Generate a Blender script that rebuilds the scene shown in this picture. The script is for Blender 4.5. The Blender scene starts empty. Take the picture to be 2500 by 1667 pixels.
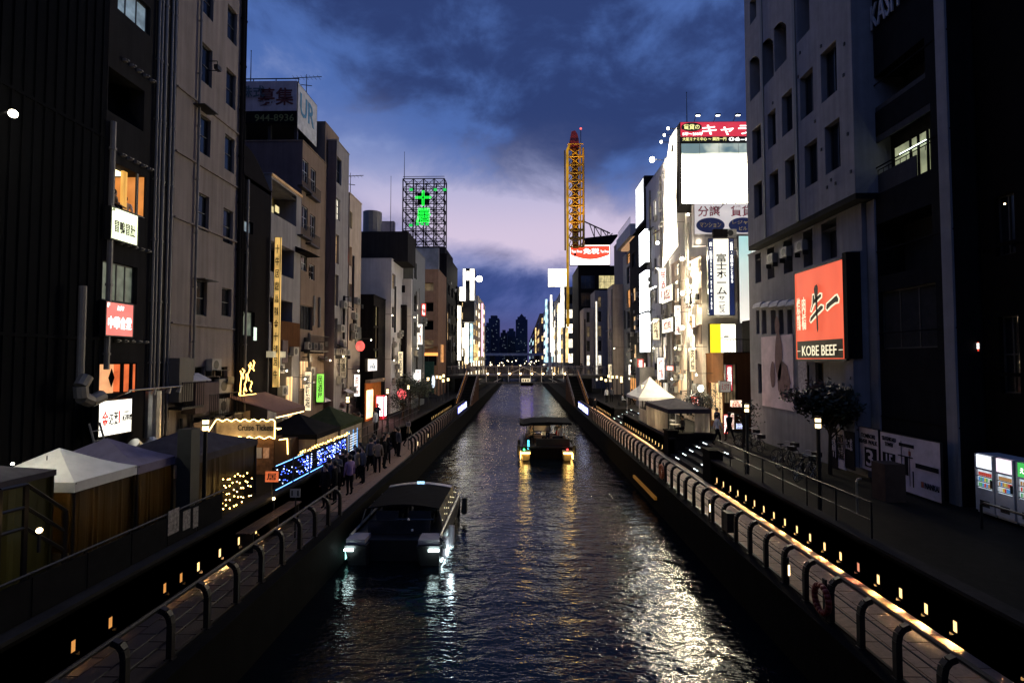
import bpy, bmesh, math, random
from mathutils import Vector, Matrix
random.seed(7)
S = bpy.context.scene
COL = S.collection
V = Vector
# ------------------------------------------------------------------ camera
F = 1250.0                      # focal length in photo pixels (photo 2500 wide)
YAW = math.atan(25 / F); PITCH = math.atan(47 / F)
EYE = V((0, 0, 7.5))
cam_d = bpy.data.cameras.new('camera'); cam = bpy.data.objects.new('camera', cam_d); COL.objects.link(cam)
cam_d.sensor_width = 36; cam_d.lens = 36 * F / 2500; cam_d.clip_start = 0.1; cam_d.clip_end = 3000
cam.location = EYE
RM = Matrix.Rotation(YAW, 3, 'Z') @ Matrix.Rotation(PITCH, 3, 'X') @ Matrix.Rotation(math.pi / 2, 3, 'X')
cam.rotation_euler = RM.to_euler()
S.camera = cam
# survey helpers: where the line of sight through a photo point meets a real plane
def ray(px, py): return RM @ V((px - 1250, 833.5 - py, -F))
def onX(px, py, X):
    d = ray(px, py); t = X / d.x; return (d.y * t, 7.5 + d.z * t)          # (Y, Z)
def onY(px, py, Y):
    d = ray(px, py); t = Y / d.y; return (d.x * t, 7.5 + d.z * t)          # (X, Z)
def onZ(px, py, Z):
    d = ray(px, py); t = (Z - 7.5) / d.z; return (d.x * t, d.y * t)        # (X, Y)
# ------------------------------------------------------------------ render look
S.view_settings.view_transform = 'Standard'; S.view_settings.look = 'None'
S.view_settings.gamma = 1; S.view_settings.use_curve_mapping = False
S.view_settings.exposure = 0.0
S.render.engine = 'CYCLES'
S.cycles.use_denoising = True
S.cycles.max_bounces = 4; S.cycles.diffuse_bounces = 2; S.cycles.glossy_bounces = 3
S.cycles.transmission_bounces = 3; S.cycles.transparent_max_bounces = 8
S.cycles.sample_clamp_indirect = 3.0
S.cycles.caustics_reflective = False; S.cycles.caustics_refractive = False
S.cycles.use_light_tree = True
# ------------------------------------------------------------------ world: dusk clouds
W = bpy.data.worlds.new('World'); S.world = W; W.use_nodes = True
nt = W.node_tree; N = nt.nodes; L = nt.links
for n in list(N): N.remove(n)
out = N.new('ShaderNodeOutputWorld'); bg = N.new('ShaderNodeBackground'); L.new(bg.outputs[0], out.inputs[0])
tc = N.new('ShaderNodeTexCoord')
def wmath(op, a, b=None, c=None):
    m = N.new('ShaderNodeMath'); m.operation = op
    for i, v in enumerate((a, b, c)):
        if v is None: continue
        if isinstance(v, (int, float)): m.inputs[i].default_value = v
        else: L.new(v, m.inputs[i])
    return m.outputs[0]
def wmix(f, a, b):
    m = N.new('ShaderNodeMix'); m.data_type = 'RGBA'
    for i, v in ((0, f), (6, a), (7, b)):
        if isinstance(v, (int, float)): m.inputs[i].default_value = v
        elif isinstance(v, tuple): m.inputs[i].default_value = (*v, 1)
        else: L.new(v, m.inputs[i])
    return m.outputs[2]
def wnoise(rot, scale, sc, detail, rough=.5, dist=0., loc=(0, 0, 0)):
    mp = N.new('ShaderNodeMapping'); L.new(tc.outputs['Generated'], mp.inputs[0])
    mp.inputs['Rotation'].default_value = rot; mp.inputs['Scale'].default_value = scale; mp.inputs['Location'].default_value = loc
    n = N.new('ShaderNodeTexNoise'); L.new(mp.outputs[0], n.inputs[0])
    n.inputs['Scale'].default_value = sc; n.inputs['Detail'].default_value = detail
    n.inputs['Roughness'].default_value = rough; n.inputs['Distortion'].default_value = dist
    return n.outputs[0]
def wramp(v, lo, hi):
    m = N.new('ShaderNodeMapRange'); m.interpolation_type = 'SMOOTHSTEP'
    L.new(v, m.inputs[0]); m.inputs[1].default_value = lo; m.inputs[2].default_value = hi
    return m.outputs[0]
sx = N.new('ShaderNodeSeparateXYZ'); L.new(tc.outputs['Generated'], sx.inputs[0])
X_, Y_, Z_ = sx.outputs
big = wnoise((0, math.radians(24), 0), (1.1, 1.0, 2.3), 1.9, 6, .5, .3, (.35, 0, .1))
fine = wnoise((0, math.radians(20), 0), (1.0, 1.0, 1.6), 4.8, 10, .62, .35, (2.1, 0, .7))
cl = wmath('ADD', wmath('MULTIPLY', big, .60), wmath('MULTIPLY', fine, .40))
col = wmix(wramp(cl, .37, .50), (.027, .050, .165), (.074, .148, .420))
col = wmix(wmath('MULTIPLY', wramp(cl, .49, .62), .80), col, (.28, .35, .63))
# western afterglow seen through a break in the cloud
az = wmath('ADD', X_, .03)
el = wmath('ADD', Z_, wmath('MULTIPLY', wmath('SUBTRACT', fine, .5), .16))
el = wmath('ADD', el, wmath('MULTIPLY', az, .16))
g1 = wmath('SUBTRACT', el, .270)
g1 = wmath('MULTIPLY', g1, g1); g1 = wmath('MULTIPLY', g1, -1 / (.072 ** 2))
g2 = wmath('MULTIPLY', az, az); g2 = wmath('MULTIPLY', g2, -1 / (.44 ** 2))
fwd = wramp(Y_, .0, .35)
gl = wmath('MULTIPLY', wmath('EXPONENT', wmath('ADD', g1, g2)), fwd)
gl = wmath('MINIMUM', wmath('MULTIPLY', gl, 1.35), 1.0)
gcol = wmix(wramp(Z_, .22, .38), (.68, .57, .74), (.38, .41, .66))
col = wmix(gl, col, gcol)
# darker bank low down and purple haze on the horizon
bank = wmath('MULTIPLY', wramp(wmath('ADD', Z_, wmath('MULTIPLY', wmath('SUBTRACT', fine, .5), .12)), .195, .145), .88)
bcol = wmix(wramp(fine, .35, .65), (.032, .055, .20), (.075, .105, .34))
col = wmix(bank, col, bcol)
col = wmix(wmath('MULTIPLY', wramp(Z_, .12, .03), .8), col, (.085, .070, .19))
col = wmix(wramp(Z_, .0, -.05), col, (.004, .005, .010))
L.new(col, bg.inputs[0]); bg.inputs[1].default_value = 1.0
# ------------------------------------------------------------------ materials
MATS = {}
def _new(name):
    m = bpy.data.materials.new(name); m.use_nodes = True; MATS[name] = m
    return m, m.node_tree, m.node_tree.nodes['Principled BSDF']
def mat(name, col, rough=.7, metal=0., var=.25, sc=3., streak=0., bump=.0, spec=.4, bsc=30.):
    if name in MATS: return MATS[name]
    m, t, b = _new(name); n = t.nodes; l = t.links
    geo = n.new('ShaderNodeNewGeometry')
    ns = n.new('ShaderNodeTexNoise'); ns.inputs['Scale'].default_value = sc; ns.inputs['Detail'].default_value = 6
    ns.inputs['Roughness'].default_value = .6
    l.new(geo.outputs['Position'], ns.inputs[0])
    f = ns.outputs[0]
    if streak:
        mp = n.new('ShaderNodeMapping'); mp.inputs['Scale'].default_value = (3.2, 3.2, .16)
        l.new(geo.outputs['Position'], mp.inputs[0])
        n2 = n.new('ShaderNodeTexNoise'); n2.inputs['Scale'].default_value = 1.3; n2.inputs['Detail'].default_value = 5
        l.new(mp.outputs[0], n2.inputs[0])
        mx = n.new('ShaderNodeMix'); mx.inputs[0].default_value = streak
        l.new(f, mx.inputs[2]); l.new(n2.outputs[0], mx.inputs[3]); f = mx.outputs[0]
    mr = n.new('ShaderNodeMapRange'); mr.inputs[1].default_value = .3; mr.inputs[2].default_value = .7
    mr.inputs[3].default_value = 1 - var; mr.inputs[4].default_value = 1 + var * .5
    l.new(f, mr.inputs[0])
    vm = n.new('ShaderNodeVectorMath'); vm.operation = 'SCALE'; vm.inputs[0].default_value = col[:3]
    l.new(mr.outputs[0], vm.inputs[3]); l.new(vm.outputs[0], b.inputs['Base Color'])
    b.inputs['Roughness'].default_value = rough; b.inputs['Metallic'].default_value = metal
    b.inputs['Specular IOR Level'].default_value = spec if rough < .7 else spec * .08
    if bump:
        nb = n.new('ShaderNodeTexNoise'); nb.inputs['Scale'].default_value = bsc; nb.inputs['Detail'].default_value = 3
        l.new(geo.outputs['Position'], nb.inputs[0])
        bp = n.new('ShaderNodeBump'); bp.inputs['Strength'].default_value = bump; bp.inputs['Distance'].default_value = .02
        l.new(nb.outputs[0], bp.inputs['Height']); l.new(bp.outputs[0], b.inputs['Normal'])
    return m
def emit(name, col, st=1., var=.0, sc=2., stretch=(1, 1, 1)):
    if name in MATS: return MATS[name]
    m, t, b = _new(name); n = t.nodes; l = t.links
    b.inputs['Base Color'].default_value = (*[min(.8, c) * .3 for c in col], 1); b.inputs['Roughness'].default_value = .5
    b.inputs['Emission Color'].default_value = (*col, 1); b.inputs['Emission Strength'].default_value = st
    geo = n.new('ShaderNodeNewGeometry')
    mp = n.new('ShaderNodeMapping'); mp.inputs['Scale'].default_value = stretch; l.new(geo.outputs['Position'], mp.inputs[0])
    ns = n.new('ShaderNodeTexNoise'); ns.inputs['Scale'].default_value = sc; ns.inputs['Detail'].default_value = 3
    l.new(mp.outputs[0], ns.inputs[0])
    mr = n.new('ShaderNodeMapRange'); mr.inputs[1].default_value = .35; mr.inputs[2].default_value = .65
    mr.inputs[3].default_value = st * (1 - var); mr.inputs[4].default_value = st * (1 + var * .3)
    l.new(ns.outputs[0], mr.inputs[0]); l.new(mr.outputs[0], b.inputs['Emission Strength'])
    return m
def glass(name, col=(.006, .008, .012), rough=.12, spec=.6):
    return mat(name, col, rough, 0, .3, 2., spec=spec)
# ------------------------------------------------------------------ mesh builder
def tag(o, label=None, cat=None, group=None, kind=None):
    if label: o['label'] = label
    if cat: o['category'] = cat
    if group: o['group'] = group
    if kind: o['kind'] = kind
    return o
def thing(name, label, cat, loc=(0, 0, 0), group=None):
    o = bpy.data.objects.new(name, None); COL.objects.link(o); o.empty_display_size = .2
    o.location = loc
    return tag(o, label, cat, group)
class MB:
    def __init__(s): s.v = []; s.f = []; s.m = []
    def quad(s, pts, mi=0):
        i = len(s.v); s.v += [tuple(p) for p in pts]; s.f.append(tuple(range(i, i + len(pts)))); s.m.append(mi); return s
    def hexa(s, c, mi=0):
        i = len(s.v); s.v += [tuple(p) for p in c]
        for q in ((0, 3, 2, 1), (4, 5, 6, 7), (0, 1, 5, 4), (1, 2, 6, 5), (2, 3, 7, 6), (3, 0, 4, 7)):
            s.f.append(tuple(i + k for k in q)); s.m.append(mi)
        return s
    def box(s, x0, x1, y0, y1, z0, z1, mi=0):
        if x0 > x1: x0, x1 = x1, x0
        if y0 > y1: y0, y1 = y1, y0
        if z0 > z1: z0, z1 = z1, z0
        return s.hexa([(x0, y0, z0), (x1, y0, z0), (x1, y1, z0), (x0, y1, z0), (x0, y0, z1), (x1, y0, z1), (x1, y1, z1), (x0, y1, z1)], mi)
    def obox(s, P, U, Vv, w, h, t, mi=0):
        """box whose face lower-left is P, spans U*w, V*h, and goes t back from the face"""
        P = V(P); U = V(U); Vv = V(Vv); Nn = U.cross(Vv); b = -Nn * t
        a = [P, P + U * w, P + U * w + b, P + b]
        return s.hexa(a + [q + Vv * h for q in a], mi)
    def bar(s, p, q, r, n=6, mi=0, r2=None):
        p = V(p); q = V(q); d = q - p
        if d.length < 1e-6: return s
        d.normalize(); a = d.orthogonal().normalized(); b = d.cross(a); r2 = r if r2 is None else r2
        i = len(s.v)
        for c, rr in ((p, r), (q, r2)):
            for k in range(n):
                t = 2 * math.pi * (k + .5) / n; s.v.append(tuple(c + (a * math.cos(t) + b * math.sin(t)) * rr))
        for k in range(n): s.f.append((i + k, i + (k + 1) % n, i + n + (k + 1) % n, i + n + k)); s.m.append(mi)
        s.f.append(tuple(i + n - 1 - k for k in range(n))); s.f.append(tuple(i + n + k for k in range(n))); s.m += [mi, mi]
        return s
    def tube(s, pts, r, n=6, mi=0):
        for a, b in zip(pts[:-1], pts[1:]): s.bar(a, b, r, n, mi)
        return s
    def ball(s, c, r, n=8, mi=0, sz=1.):
        i0 = len(s.v); m = max(4, n // 2 + 1); c = V(c)
        for j in range(m + 1):
            ph = math.pi * j / m
            for k in range(n):
                t = 2 * math.pi * k / n
                s.v.append((c.x + r * math.sin(ph) * math.cos(t), c.y + r * math.sin(ph) * math.sin(t), c.z + r * sz * math.cos(ph)))
        for j in range(m):
            for k in range(n):
                a = i0 + j * n + k; b = i0 + j * n + (k + 1) % n
                s.f.append((a, a + n, b + n, b)); s.m.append(mi)
        return s
    def prism(s, poly, a, b, axis='Y', mi=0):
        """poly of 2D points extruded between a and b along axis (poly coords are the other two, in order)"""
        def P(u, v, w):
            return {'Y': (u, w, v), 'X': (w, u, v), 'Z': (u, v, w)}[axis]
        n = len(poly); i = len(s.v)
        s.v += [P(u, v, a) for u, v in poly] + [P(u, v, b) for u, v in poly]
        s.f.append(tuple(i + k for k in range(n))); s.f.append(tuple(i + n + n - 1 - k for k in range(n))); s.m += [mi, mi]
        for k in range(n): s.f.append((i + k, i + n + k, i + n + (k + 1) % n, i + (k + 1) % n)); s.m.append(mi)
        return s
    def build(s, name, mats, parent=None, label=None, cat=None, group=None, kind=None, smooth=False, world=True):
        me = bpy.data.meshes.new(name)
        off = V((0, 0, 0))
        if parent is None and world and s.v and kind != 'structure':
            xs = [p[0] for p in s.v]; ys = [p[1] for p in s.v]; zs = [p[2] for p in s.v]
            off = V(((min(xs) + max(xs)) / 2, (min(ys) + max(ys)) / 2, min(zs)))
        me.from_pydata([(p[0] - off.x, p[1] - off.y, p[2] - off.z) for p in s.v], [], s.f)
        if not isinstance(mats, (list, tuple)): mats = [mats]
        for m_ in mats: me.materials.append(m_)
        me.polygons.foreach_set('material_index', s.m)
        if smooth: me.polygons.foreach_set('use_smooth', [True] * len(s.f))
        me.update()
        o = bpy.data.objects.new(name, me); COL.objects.link(o)
        if parent is None: o.location = off
        else:
            o.parent = parent
            if parent.type == 'EMPTY': o.location = -parent.location
        return tag(o, label, cat, group, kind)
def struct(name, mb, m): return mb.build(name, m, kind='structure')
def children(o): return list(o.children)
def dup(o, loc=None, rz=0., label=None, group=None, parent=None, sc=None):
    c = o.copy(); COL.objects.link(c)
    if parent is not None: c.parent = parent
    if loc is not None: c.location = loc; c.rotation_euler = (0, 0, rz)
    if sc is not None: c.scale = (sc, sc, sc) if not isinstance(sc, tuple) else sc
    if label: c['label'] = label
    if group: c['group'] = group
    for ch in o.children: dup(ch, parent=c)
    return c
def share(name, me, parent, loc=(0, 0, 0)):
    o = bpy.data.objects.new(name, me); COL.objects.link(o); o.parent = parent
    o.location = V(loc) - (parent.location if parent.type == 'EMPTY' else V((0, 0, 0)))
    return o
# ------------------------------------------------------------------ lettering and figures, evaluated in one batch
TX = {}
STR = ['3F', '冒鴨冒肚', '中華食堂', 'F', '金', '达莱', '延辺料理', '募集', '944-8936', '十', '居', 'Cruise Tickets', '11', '38', '免税', 'Tax Free',
       '賃貸の', 'キャラ', '5坪〜200坪', '大阪ミナミ中心 〜 関西一円', '06-62', '分譲', '賃貸', 'マンション', 'レジャー', 'ビル', '0120.518.105',
       '富\n士\nホ\nー\nム', 'サ\nー\nビ\nス', '貸\n・\n賃\n貸\n0\n1\n2\n0\n・\n5\n1\n8\n・\n1\n0\n5', '賃\n貸\n・\n分\n譲\nの\nこ\nと\nな\nら', '焼\n鶴', '肉\n橋', '牛', '一', 'KOBE BEEF',
       'KASHOEN', 'FU', 'TOMBORI\nRIVER WALK', 'TSUTENKAKU\nTOWER', 'NANKAI', '3', '15', '道\n頓\n堀', 'たこ焼', '居\n酒\n屋', '株式', 'UR', 'L', '酒\n処\n堀\n川', 'FUJI', '産', '1', 'とんぼり', '焼肉', '元気\n道頓堀', 'えびす', 'FREE\nWIFI']
def make_batch(persons):
    tmp = []
    for s in STR:
        c = bpy.data.curves.new('t', 'FONT'); c.body = s; c.size = 1; c.extrude = .02; c.resolution_u = 2
        c.offset = .012 if s not in ('KOBE BEEF', '944-8936') else .006
        c.align_x = 'CENTER'; c.space_line = .95
        o = bpy.data.objects.new('t', c); COL.objects.link(o); tmp.append((('t', s), o))
    for k, (vs, es, rs) in persons.items():
        me = bpy.data.meshes.new('p'); me.from_pydata(vs, es, [])
        o = bpy.data.objects.new('p', me); COL.objects.link(o)
        o.modifiers.new('sk', 'SKIN'); sk = me.skin_vertices[0].data if me.skin_vertices else None
        if sk is None:
            me.attributes  # skin layer is created with the modifier in some builds
        tmp.append((('p', k), o))
        if sk is None:
            bm = bmesh.new(); bm.from_mesh(me); lay = bm.verts.layers.skin.verify()
            for i, v in enumerate(bm.verts): v[lay].radius = rs[i]; v[lay].use_root = (i == 0)
            bm.to_mesh(me); bm.free()
        else:
            for i, v in enumerate(sk): v.radius = rs[i]; v.use_root = (i == 0)
        ss = o.modifiers.new('ss', 'SUBSURF'); ss.levels = 1; ss.render_levels = 1
    dg = bpy.context.evaluated_depsgraph_get()
    res = {}
    for key, o in tmp:
        me = bpy.data.meshes.new_from_object(o.evaluated_get(dg))
        res[key] = ([tuple(v.co) for v in me.vertices], [tuple(p.vertices) for p in me.polygons])
        bpy.data.meshes.remove(me)
    for key, o in tmp:
        d = o.data; bpy.data.objects.remove(o)
        (bpy.data.curves if key[0] == 't' else bpy.data.meshes).remove(d)
    return res
def human(kind):
    # joints: pelvis, belly, chest, neck, head, crown ; arms ; legs
    s = {'stand': 0, 'walk': 1, 'sit': 2, 'phone': 3}[kind]
    vs = [(0, 0, .95), (0, 0, 1.12), (0, 0, 1.36), (0, -.01, 1.50), (0, -.03, 1.62), (0, -.02, 1.72)]
    rs = [(.15, .11), (.135, .10), (.17, .11), (.055, .055), (.085, .10), (.07, .08)]
    es = [(0, 1), (1, 2), (2, 3), (3, 4), (4, 5)]
    for sd in (-1, 1):
        b = len(vs)
        sw = .18 * sd if s == 1 else 0
        if s == 3 and sd == 1: arm = [(.19, 0, 1.42), (.24, -.05, 1.15), (.12, -.28, 1.30), (.08, -.34, 1.36)]
        elif s == 2: arm = [(.19 * sd, 0, 1.42), (.25 * sd, -.03, 1.17), (.20 * sd, -.27, 1.08), (.18 * sd, -.36, 1.06)]
        else: arm = [(.19 * sd, 0, 1.42), (.25 * sd, sw * .5, 1.15), (.26 * sd, -.04 + sw, .92), (.26 * sd, -.06 + sw, .82)]
        vs += arm; rs += [(.065, .065), (.048, .048), (.036, .036), (.04, .025)]
        es += [(2, b), (b, b + 1), (b + 1, b + 2), (b + 2, b + 3)]
        b = len(vs)
        if s == 2: leg = [(.09 * sd, -.02, .92), (.12 * sd, -.45, .93), (.12 * sd, -.48, .52), (.12 * sd, -.62, .48)]
        elif s == 1: leg = [(.09 * sd, 0, .88), (.10 * sd, -.16 * sd - .03, .50), (.10 * sd, -.26 * sd + .08, .08), (.10 * sd, -.26 * sd - .07, .03)]
        else: leg = [(.09 * sd, 0, .88), (.10 * sd, -.01, .50), (.10 * sd, .02, .08), (.10 * sd, -.12, .03)]
        vs += leg; rs += [(.095, .095), (.065, .065), (.045, .045), (.045, .03)]
        es += [(0, b), (b, b + 1), (b + 1, b + 2), (b + 2, b + 3)]
    return vs, es, rs
BATCH = make_batch({k: human(k) for k in ('stand', 'walk', 'sit', 'phone')})
def letter(parent, key, P, U, Vv, w, h, m, out_=.012, name='lettering', thick=.02):
    """stretch the lettering into the rectangle at P (lower left of it) on a face with axes U, V"""
    vs, fs = BATCH[('t', key)]
    xs = [v[0] for v in vs]; ys = [v[1] for v in vs]
    x0, x1, y0, y1 = min(xs), max(xs), min(ys), max(ys)
    P = V(P); U = V(U); Vv = V(Vv); Nn = U.cross(Vv); mb = MB()
    mb.v = [tuple(P + U * ((v[0] - x0) / (x1 - x0) * w) + Vv * ((v[1] - y0) / (y1 - y0) * h) + Nn * (out_ + (v[2] / .02) * thick * .5)) for v in vs]
    mb.f = list(fs); mb.m = [0] * len(fs)
    return mb.build(name, m, parent)
def sign(name, label, P, U, w, h, t, face, body, texts=(), cat='sign', group=None, stripes=(), rim=.04, lean=None):
    """board: body box with a face sheet set into its rim; texts = (key,u0,v0,u1,v1,material) in 0..1"""
    P = V(P); U = V(U).normalized(); Z = V((0, 0, 1)) if lean is None else V(lean); Nn = U.cross(Z)
    root = thing(name, label, cat, P + U * w / 2 - Nn * t / 2, group)
    b = MB(); b.obox(P - Nn * .02, U, Z, w, h, t - .02)
    for a in ((0, 0, w, rim), (0, h - rim, w, rim), (0, rim, rim, h - 2 * rim), (w - rim, rim, rim, h - 2 * rim)):
        b.obox(P + U * a[0] + Z * a[1], U, Z, a[2], a[3], .0195)
    b.build('casing', body, root)
    f = MB(); f.obox(P - Nn * .008 + U * rim + Z * rim, U, Z, w - 2 * rim, h - 2 * rim, .01); f.build('face', face, root)
    for (u0, v0, u1, v1, m) in stripes:
        q = MB(); q.obox(P + Nn * .002 + U * (rim + (w - 2 * rim) * u0) + Z * (rim + (h - 2 * rim) * v0), U, Z, (w - 2 * rim) * (u1 - u0), (h - 2 * rim) * (v1 - v0), .009); q.build('band', m, root)
    for tx in texts:
        key, u0, v0, u1, v1, m = tx[:6]
        letter(root, key, P + U * w * u0 + Z * h * v0, U, Z, w * (u1 - u0), h * (v1 - v0), m, .010 if len(tx) < 7 else tx[6], thick=.012)
    return root
UY = (0, 1, 0); UYn = (0, -1, 0); UX = (1, 0, 0)
# people
HAIR = mat('hair_black', (.012, .010, .009), .6)
SKIN = mat('skin', (.45, .28, .20), .55)
def cloth(n, c): return mat('cloth_' + n, c, .9, var=.3, sc=6)
TOPS = {'black': cloth('black', (.012, .012, .014)), 'white': cloth('white', (.65, .65, .66)), 'grey': cloth('grey', (.10, .10, .11)), 'purple': cloth('purple', (.30, .20, .38)), 'tan': cloth('tan', (.34, .26, .17)), 'navy': cloth('navy', (.015, .022, .06)), 'red': cloth('red', (.28, .03, .03))}
PMESH = {}
def person_mesh(kind, top, leg):
    key = (kind, top, leg)
    if key in PMESH: return PMESH[key]
    vs, fs = BATCH[('p', kind)]
    me = bpy.data.meshes.new('person'); me.from_pydata(vs, [], fs)
    for m_ in (TOPS[top], TOPS[leg], SKIN): me.materials.append(m_)
    for p in me.polygons:
        c = p.center
        mi = 0
        if c.z > 1.49: mi = 2
        elif kind != 'sit' and c.z < .90 and abs(c.x) < .20: mi = 1
        elif kind != 'sit' and c.z < .88: mi = 2
        elif kind == 'sit' and (c.z < 1.02 ): mi = 1
        elif kind == 'sit' and c.y < -.32: mi = 2
        elif kind == 'phone' and c.y < -.30: mi = 2
        p.material_index = mi; p.use_smooth = True
    hm = MB(); hm.ball((0, .012, 1.665), .112, 8, 0, 1.12)
    hm.v = [(x, y if z > 1.66 else max(y, -.045), z) for x, y, z in hm.v]
    hme = bpy.data.meshes.new('hair'); hme.from_pydata(hm.v, [], hm.f); hme.materials.append(HAIR)
    PMESH[key] = (me, hme); return PMESH[key]
def person(kind, top, leg, loc, rz, label, group=None, sc=1.):
    me, hme = person_mesh(kind, top, leg)
    o = bpy.data.objects.new('person', me); COL.objects.link(o)
    o.location = loc; o.rotation_euler = (0, 0, rz); o.scale = (sc,) * 3
    tag(o, label, 'person', group)
    h = bpy.data.objects.new('hair', hme); COL.objects.link(h); h.parent = o
    return o
# ------------------------------------------------------------------ shared materials
M_conc = mat('concrete', (.032, .030, .029), .85, var=.35, sc=1.2, streak=.5, bump=.3)
M_conc_d = mat('concrete_dark', (.008, .0075, .007), .85, var=.4, sc=1.5, streak=.5, bump=.4)
M_pave = mat('paving', (.014, .013, .012), .7, var=.3, sc=4, bump=.3)
M_pave_shaded = mat('paving_slab_shaded', (.045, .03, .022), .65, var=.3, sc=9, bump=.5, bsc=60)  # same slabs as the right bank, darkened in colour for the left bank's shade
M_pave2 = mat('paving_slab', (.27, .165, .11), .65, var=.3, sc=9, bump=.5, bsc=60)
M_joint = mat('joint', (.035, .03, .028), .9)
M_asph = mat('asphalt', (.04, .04, .042), .9, var=.3, sc=2, bump=.5)
M_steel = mat('steel_dark', (.03, .03, .033), .4, .6, .2)
M_rail = mat('railing_bronze', (.018, .014, .012), .5, .0, .2, 5, spec=.25)
M_galv = mat('galvanised', (.42, .42, .40), .38, .85, .25, 4)
M_black = mat('black_paint', (.012, .012, .013), .5, var=.3)
M_white = mat('white_paint', (.72, .72, .70), .5, var=.12)
M_wood = mat('wood_brown', (.10, .05, .025), .6, var=.4, sc=5, streak=.6)
M_glass = glass('window_glass')
M_frame = mat('window_frame', (.06, .06, .062), .5, .4)
M_frame_l = mat('window_frame_pale', (.35, .35, .34), .5, .2)
E_warm = emit('lamp_warm', (1., .70, .36), 9)
E_pool = emit('hidden_pool_warm', (1., .56, .22), 3000)
E_white = emit('lamp_white', (1., .93, .78), 14)
E_cool = emit('lamp_cool', (.75, .92, 1.), 12)
# ------------------------------------------------------------------ water
mw = bpy.data.materials.new('canal_water'); mw.use_nodes = True; t = mw.node_tree; b = t.nodes['Principled BSDF']; n = t.nodes; l = t.links
b.inputs['Base Color'].default_value = (.0015, .003, .005, 1); b.inputs['Roughness'].default_value = .05
b.inputs['IOR'].default_value = 1.34
geo = n.new('ShaderNodeNewGeometry')
def wv(scale, stretch, det, rot=0., dist=.0):
    mp = n.new('ShaderNodeMapping'); mp.inputs['Scale'].default_value = stretch; mp.inputs['Rotation'].default_value = (0, 0, rot)
    l.new(geo.outputs['Position'], mp.inputs[0])
    q = n.new('ShaderNodeTexNoise'); q.inputs['Scale'].default_value = scale; q.inputs['Detail'].default_value = det; q.inputs['Distortion'].default_value = dist
    l.new(mp.outputs[0], q.inputs[0]); return q.outputs[0]
def mad(a, k, c=None):
    m_ = n.new('ShaderNodeMath'); m_.operation = 'MULTIPLY'; l.new(a, m_.inputs[0]); m_.inputs[1].default_value = k
    if c is None: return m_.outputs[0]
    s_ = n.new('ShaderNodeMath'); s_.operation = 'ADD'; l.new(m_.outputs[0], s_.inputs[0]); l.new(c, s_.inputs[1]); return s_.outputs[0]
amp = n.new('ShaderNodeMapRange'); l.new(wv(.16, (1, .6, 1), 2), amp.inputs[0]); amp.inputs[1].default_value = .35; amp.inputs[2].default_value = .65; amp.inputs[3].default_value = .75; amp.inputs[4].default_value = 1.45
h = mad(wv(.55, (.7, 1.0, 1), 2, .3), .11)
h = mad(wv(2.1, (.55, 1.2, 1), 3, .12, .4), .056, h)
h = mad(wv(7.5, (.6, 1.25, 1), 3, -.15, .3), .019, h)
bp = n.new('ShaderNodeBump'); bp.inputs['Strength'].default_value = 1.0; bp.inputs['Distance'].default_value = 1.0
l.new(h, bp.inputs['Height']); l.new(amp.outputs[0], bp.inputs['Strength']); l.new(bp.outputs[0], b.inputs['Normal'])
mb = MB(); mb.quad([(-9, -40, 0), (9, -40, 0), (9, 230, 0), (-9, 230, 0)]); struct('water', mb, mw)
# wake ripples are part of the surface: low crests behind the cruising boat
# ------------------------------------------------------------------ ground
YE = 230
mb = MB(); mb.quad([(-600, -200, -1.2), (600, -200, -1.2), (600, 1500, -1.2), (-600, 1500, -1.2)]); struct('ground', mb, M_asph)
mb = MB(); mb.box(-90, -8.76, -40, YE, -1.15, 2.6); struct('upper_street', mb, M_pave)
mb = MB(); mb.box(9.06, 90, -40, 26.0, -1.15, 2.6); mb.box(9.06, 90, 31.9, 46.5, -1.15, 2.6); mb.box(9.06, 90, 52.5, YE, -1.15, 2.6)
mb.box(11.3, 90, 26.0, 31.9, -1.15, 2.6); mb.box(11.3, 90, 46.5, 52.5, -1.15, 2.6)
struct('upper_terrace', mb, M_pave)
mb = MB(); mb.box(-600, 600, YE, 1500, -1.15, 2.5); struct('far_ground', mb, M_asph)
# the road bridge the photograph is taken from, and the blocks that carry on behind it
r = thing('road_bridge', 'road bridge the view is taken from, just below the frame', 'bridge', (0, -6, 4.6))
mb = MB(); mb.box(-40, 40, -14, .2, 4.9, 5.7); mb.build('deck', M_conc_d, r)
for x_ in (-26.5, 15.7):
    r = thing('rear_block', 'dark building block behind the road bridge on the %s bank' % ('left' if x_ < 0 else 'right'), 'building', (x_ + 6, -50, 2.6)); mb = MB(); mb.box(x_, x_ + 12, -95, -15, 2.6, 32); mb.build('wall', M_conc_d, r)
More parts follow.
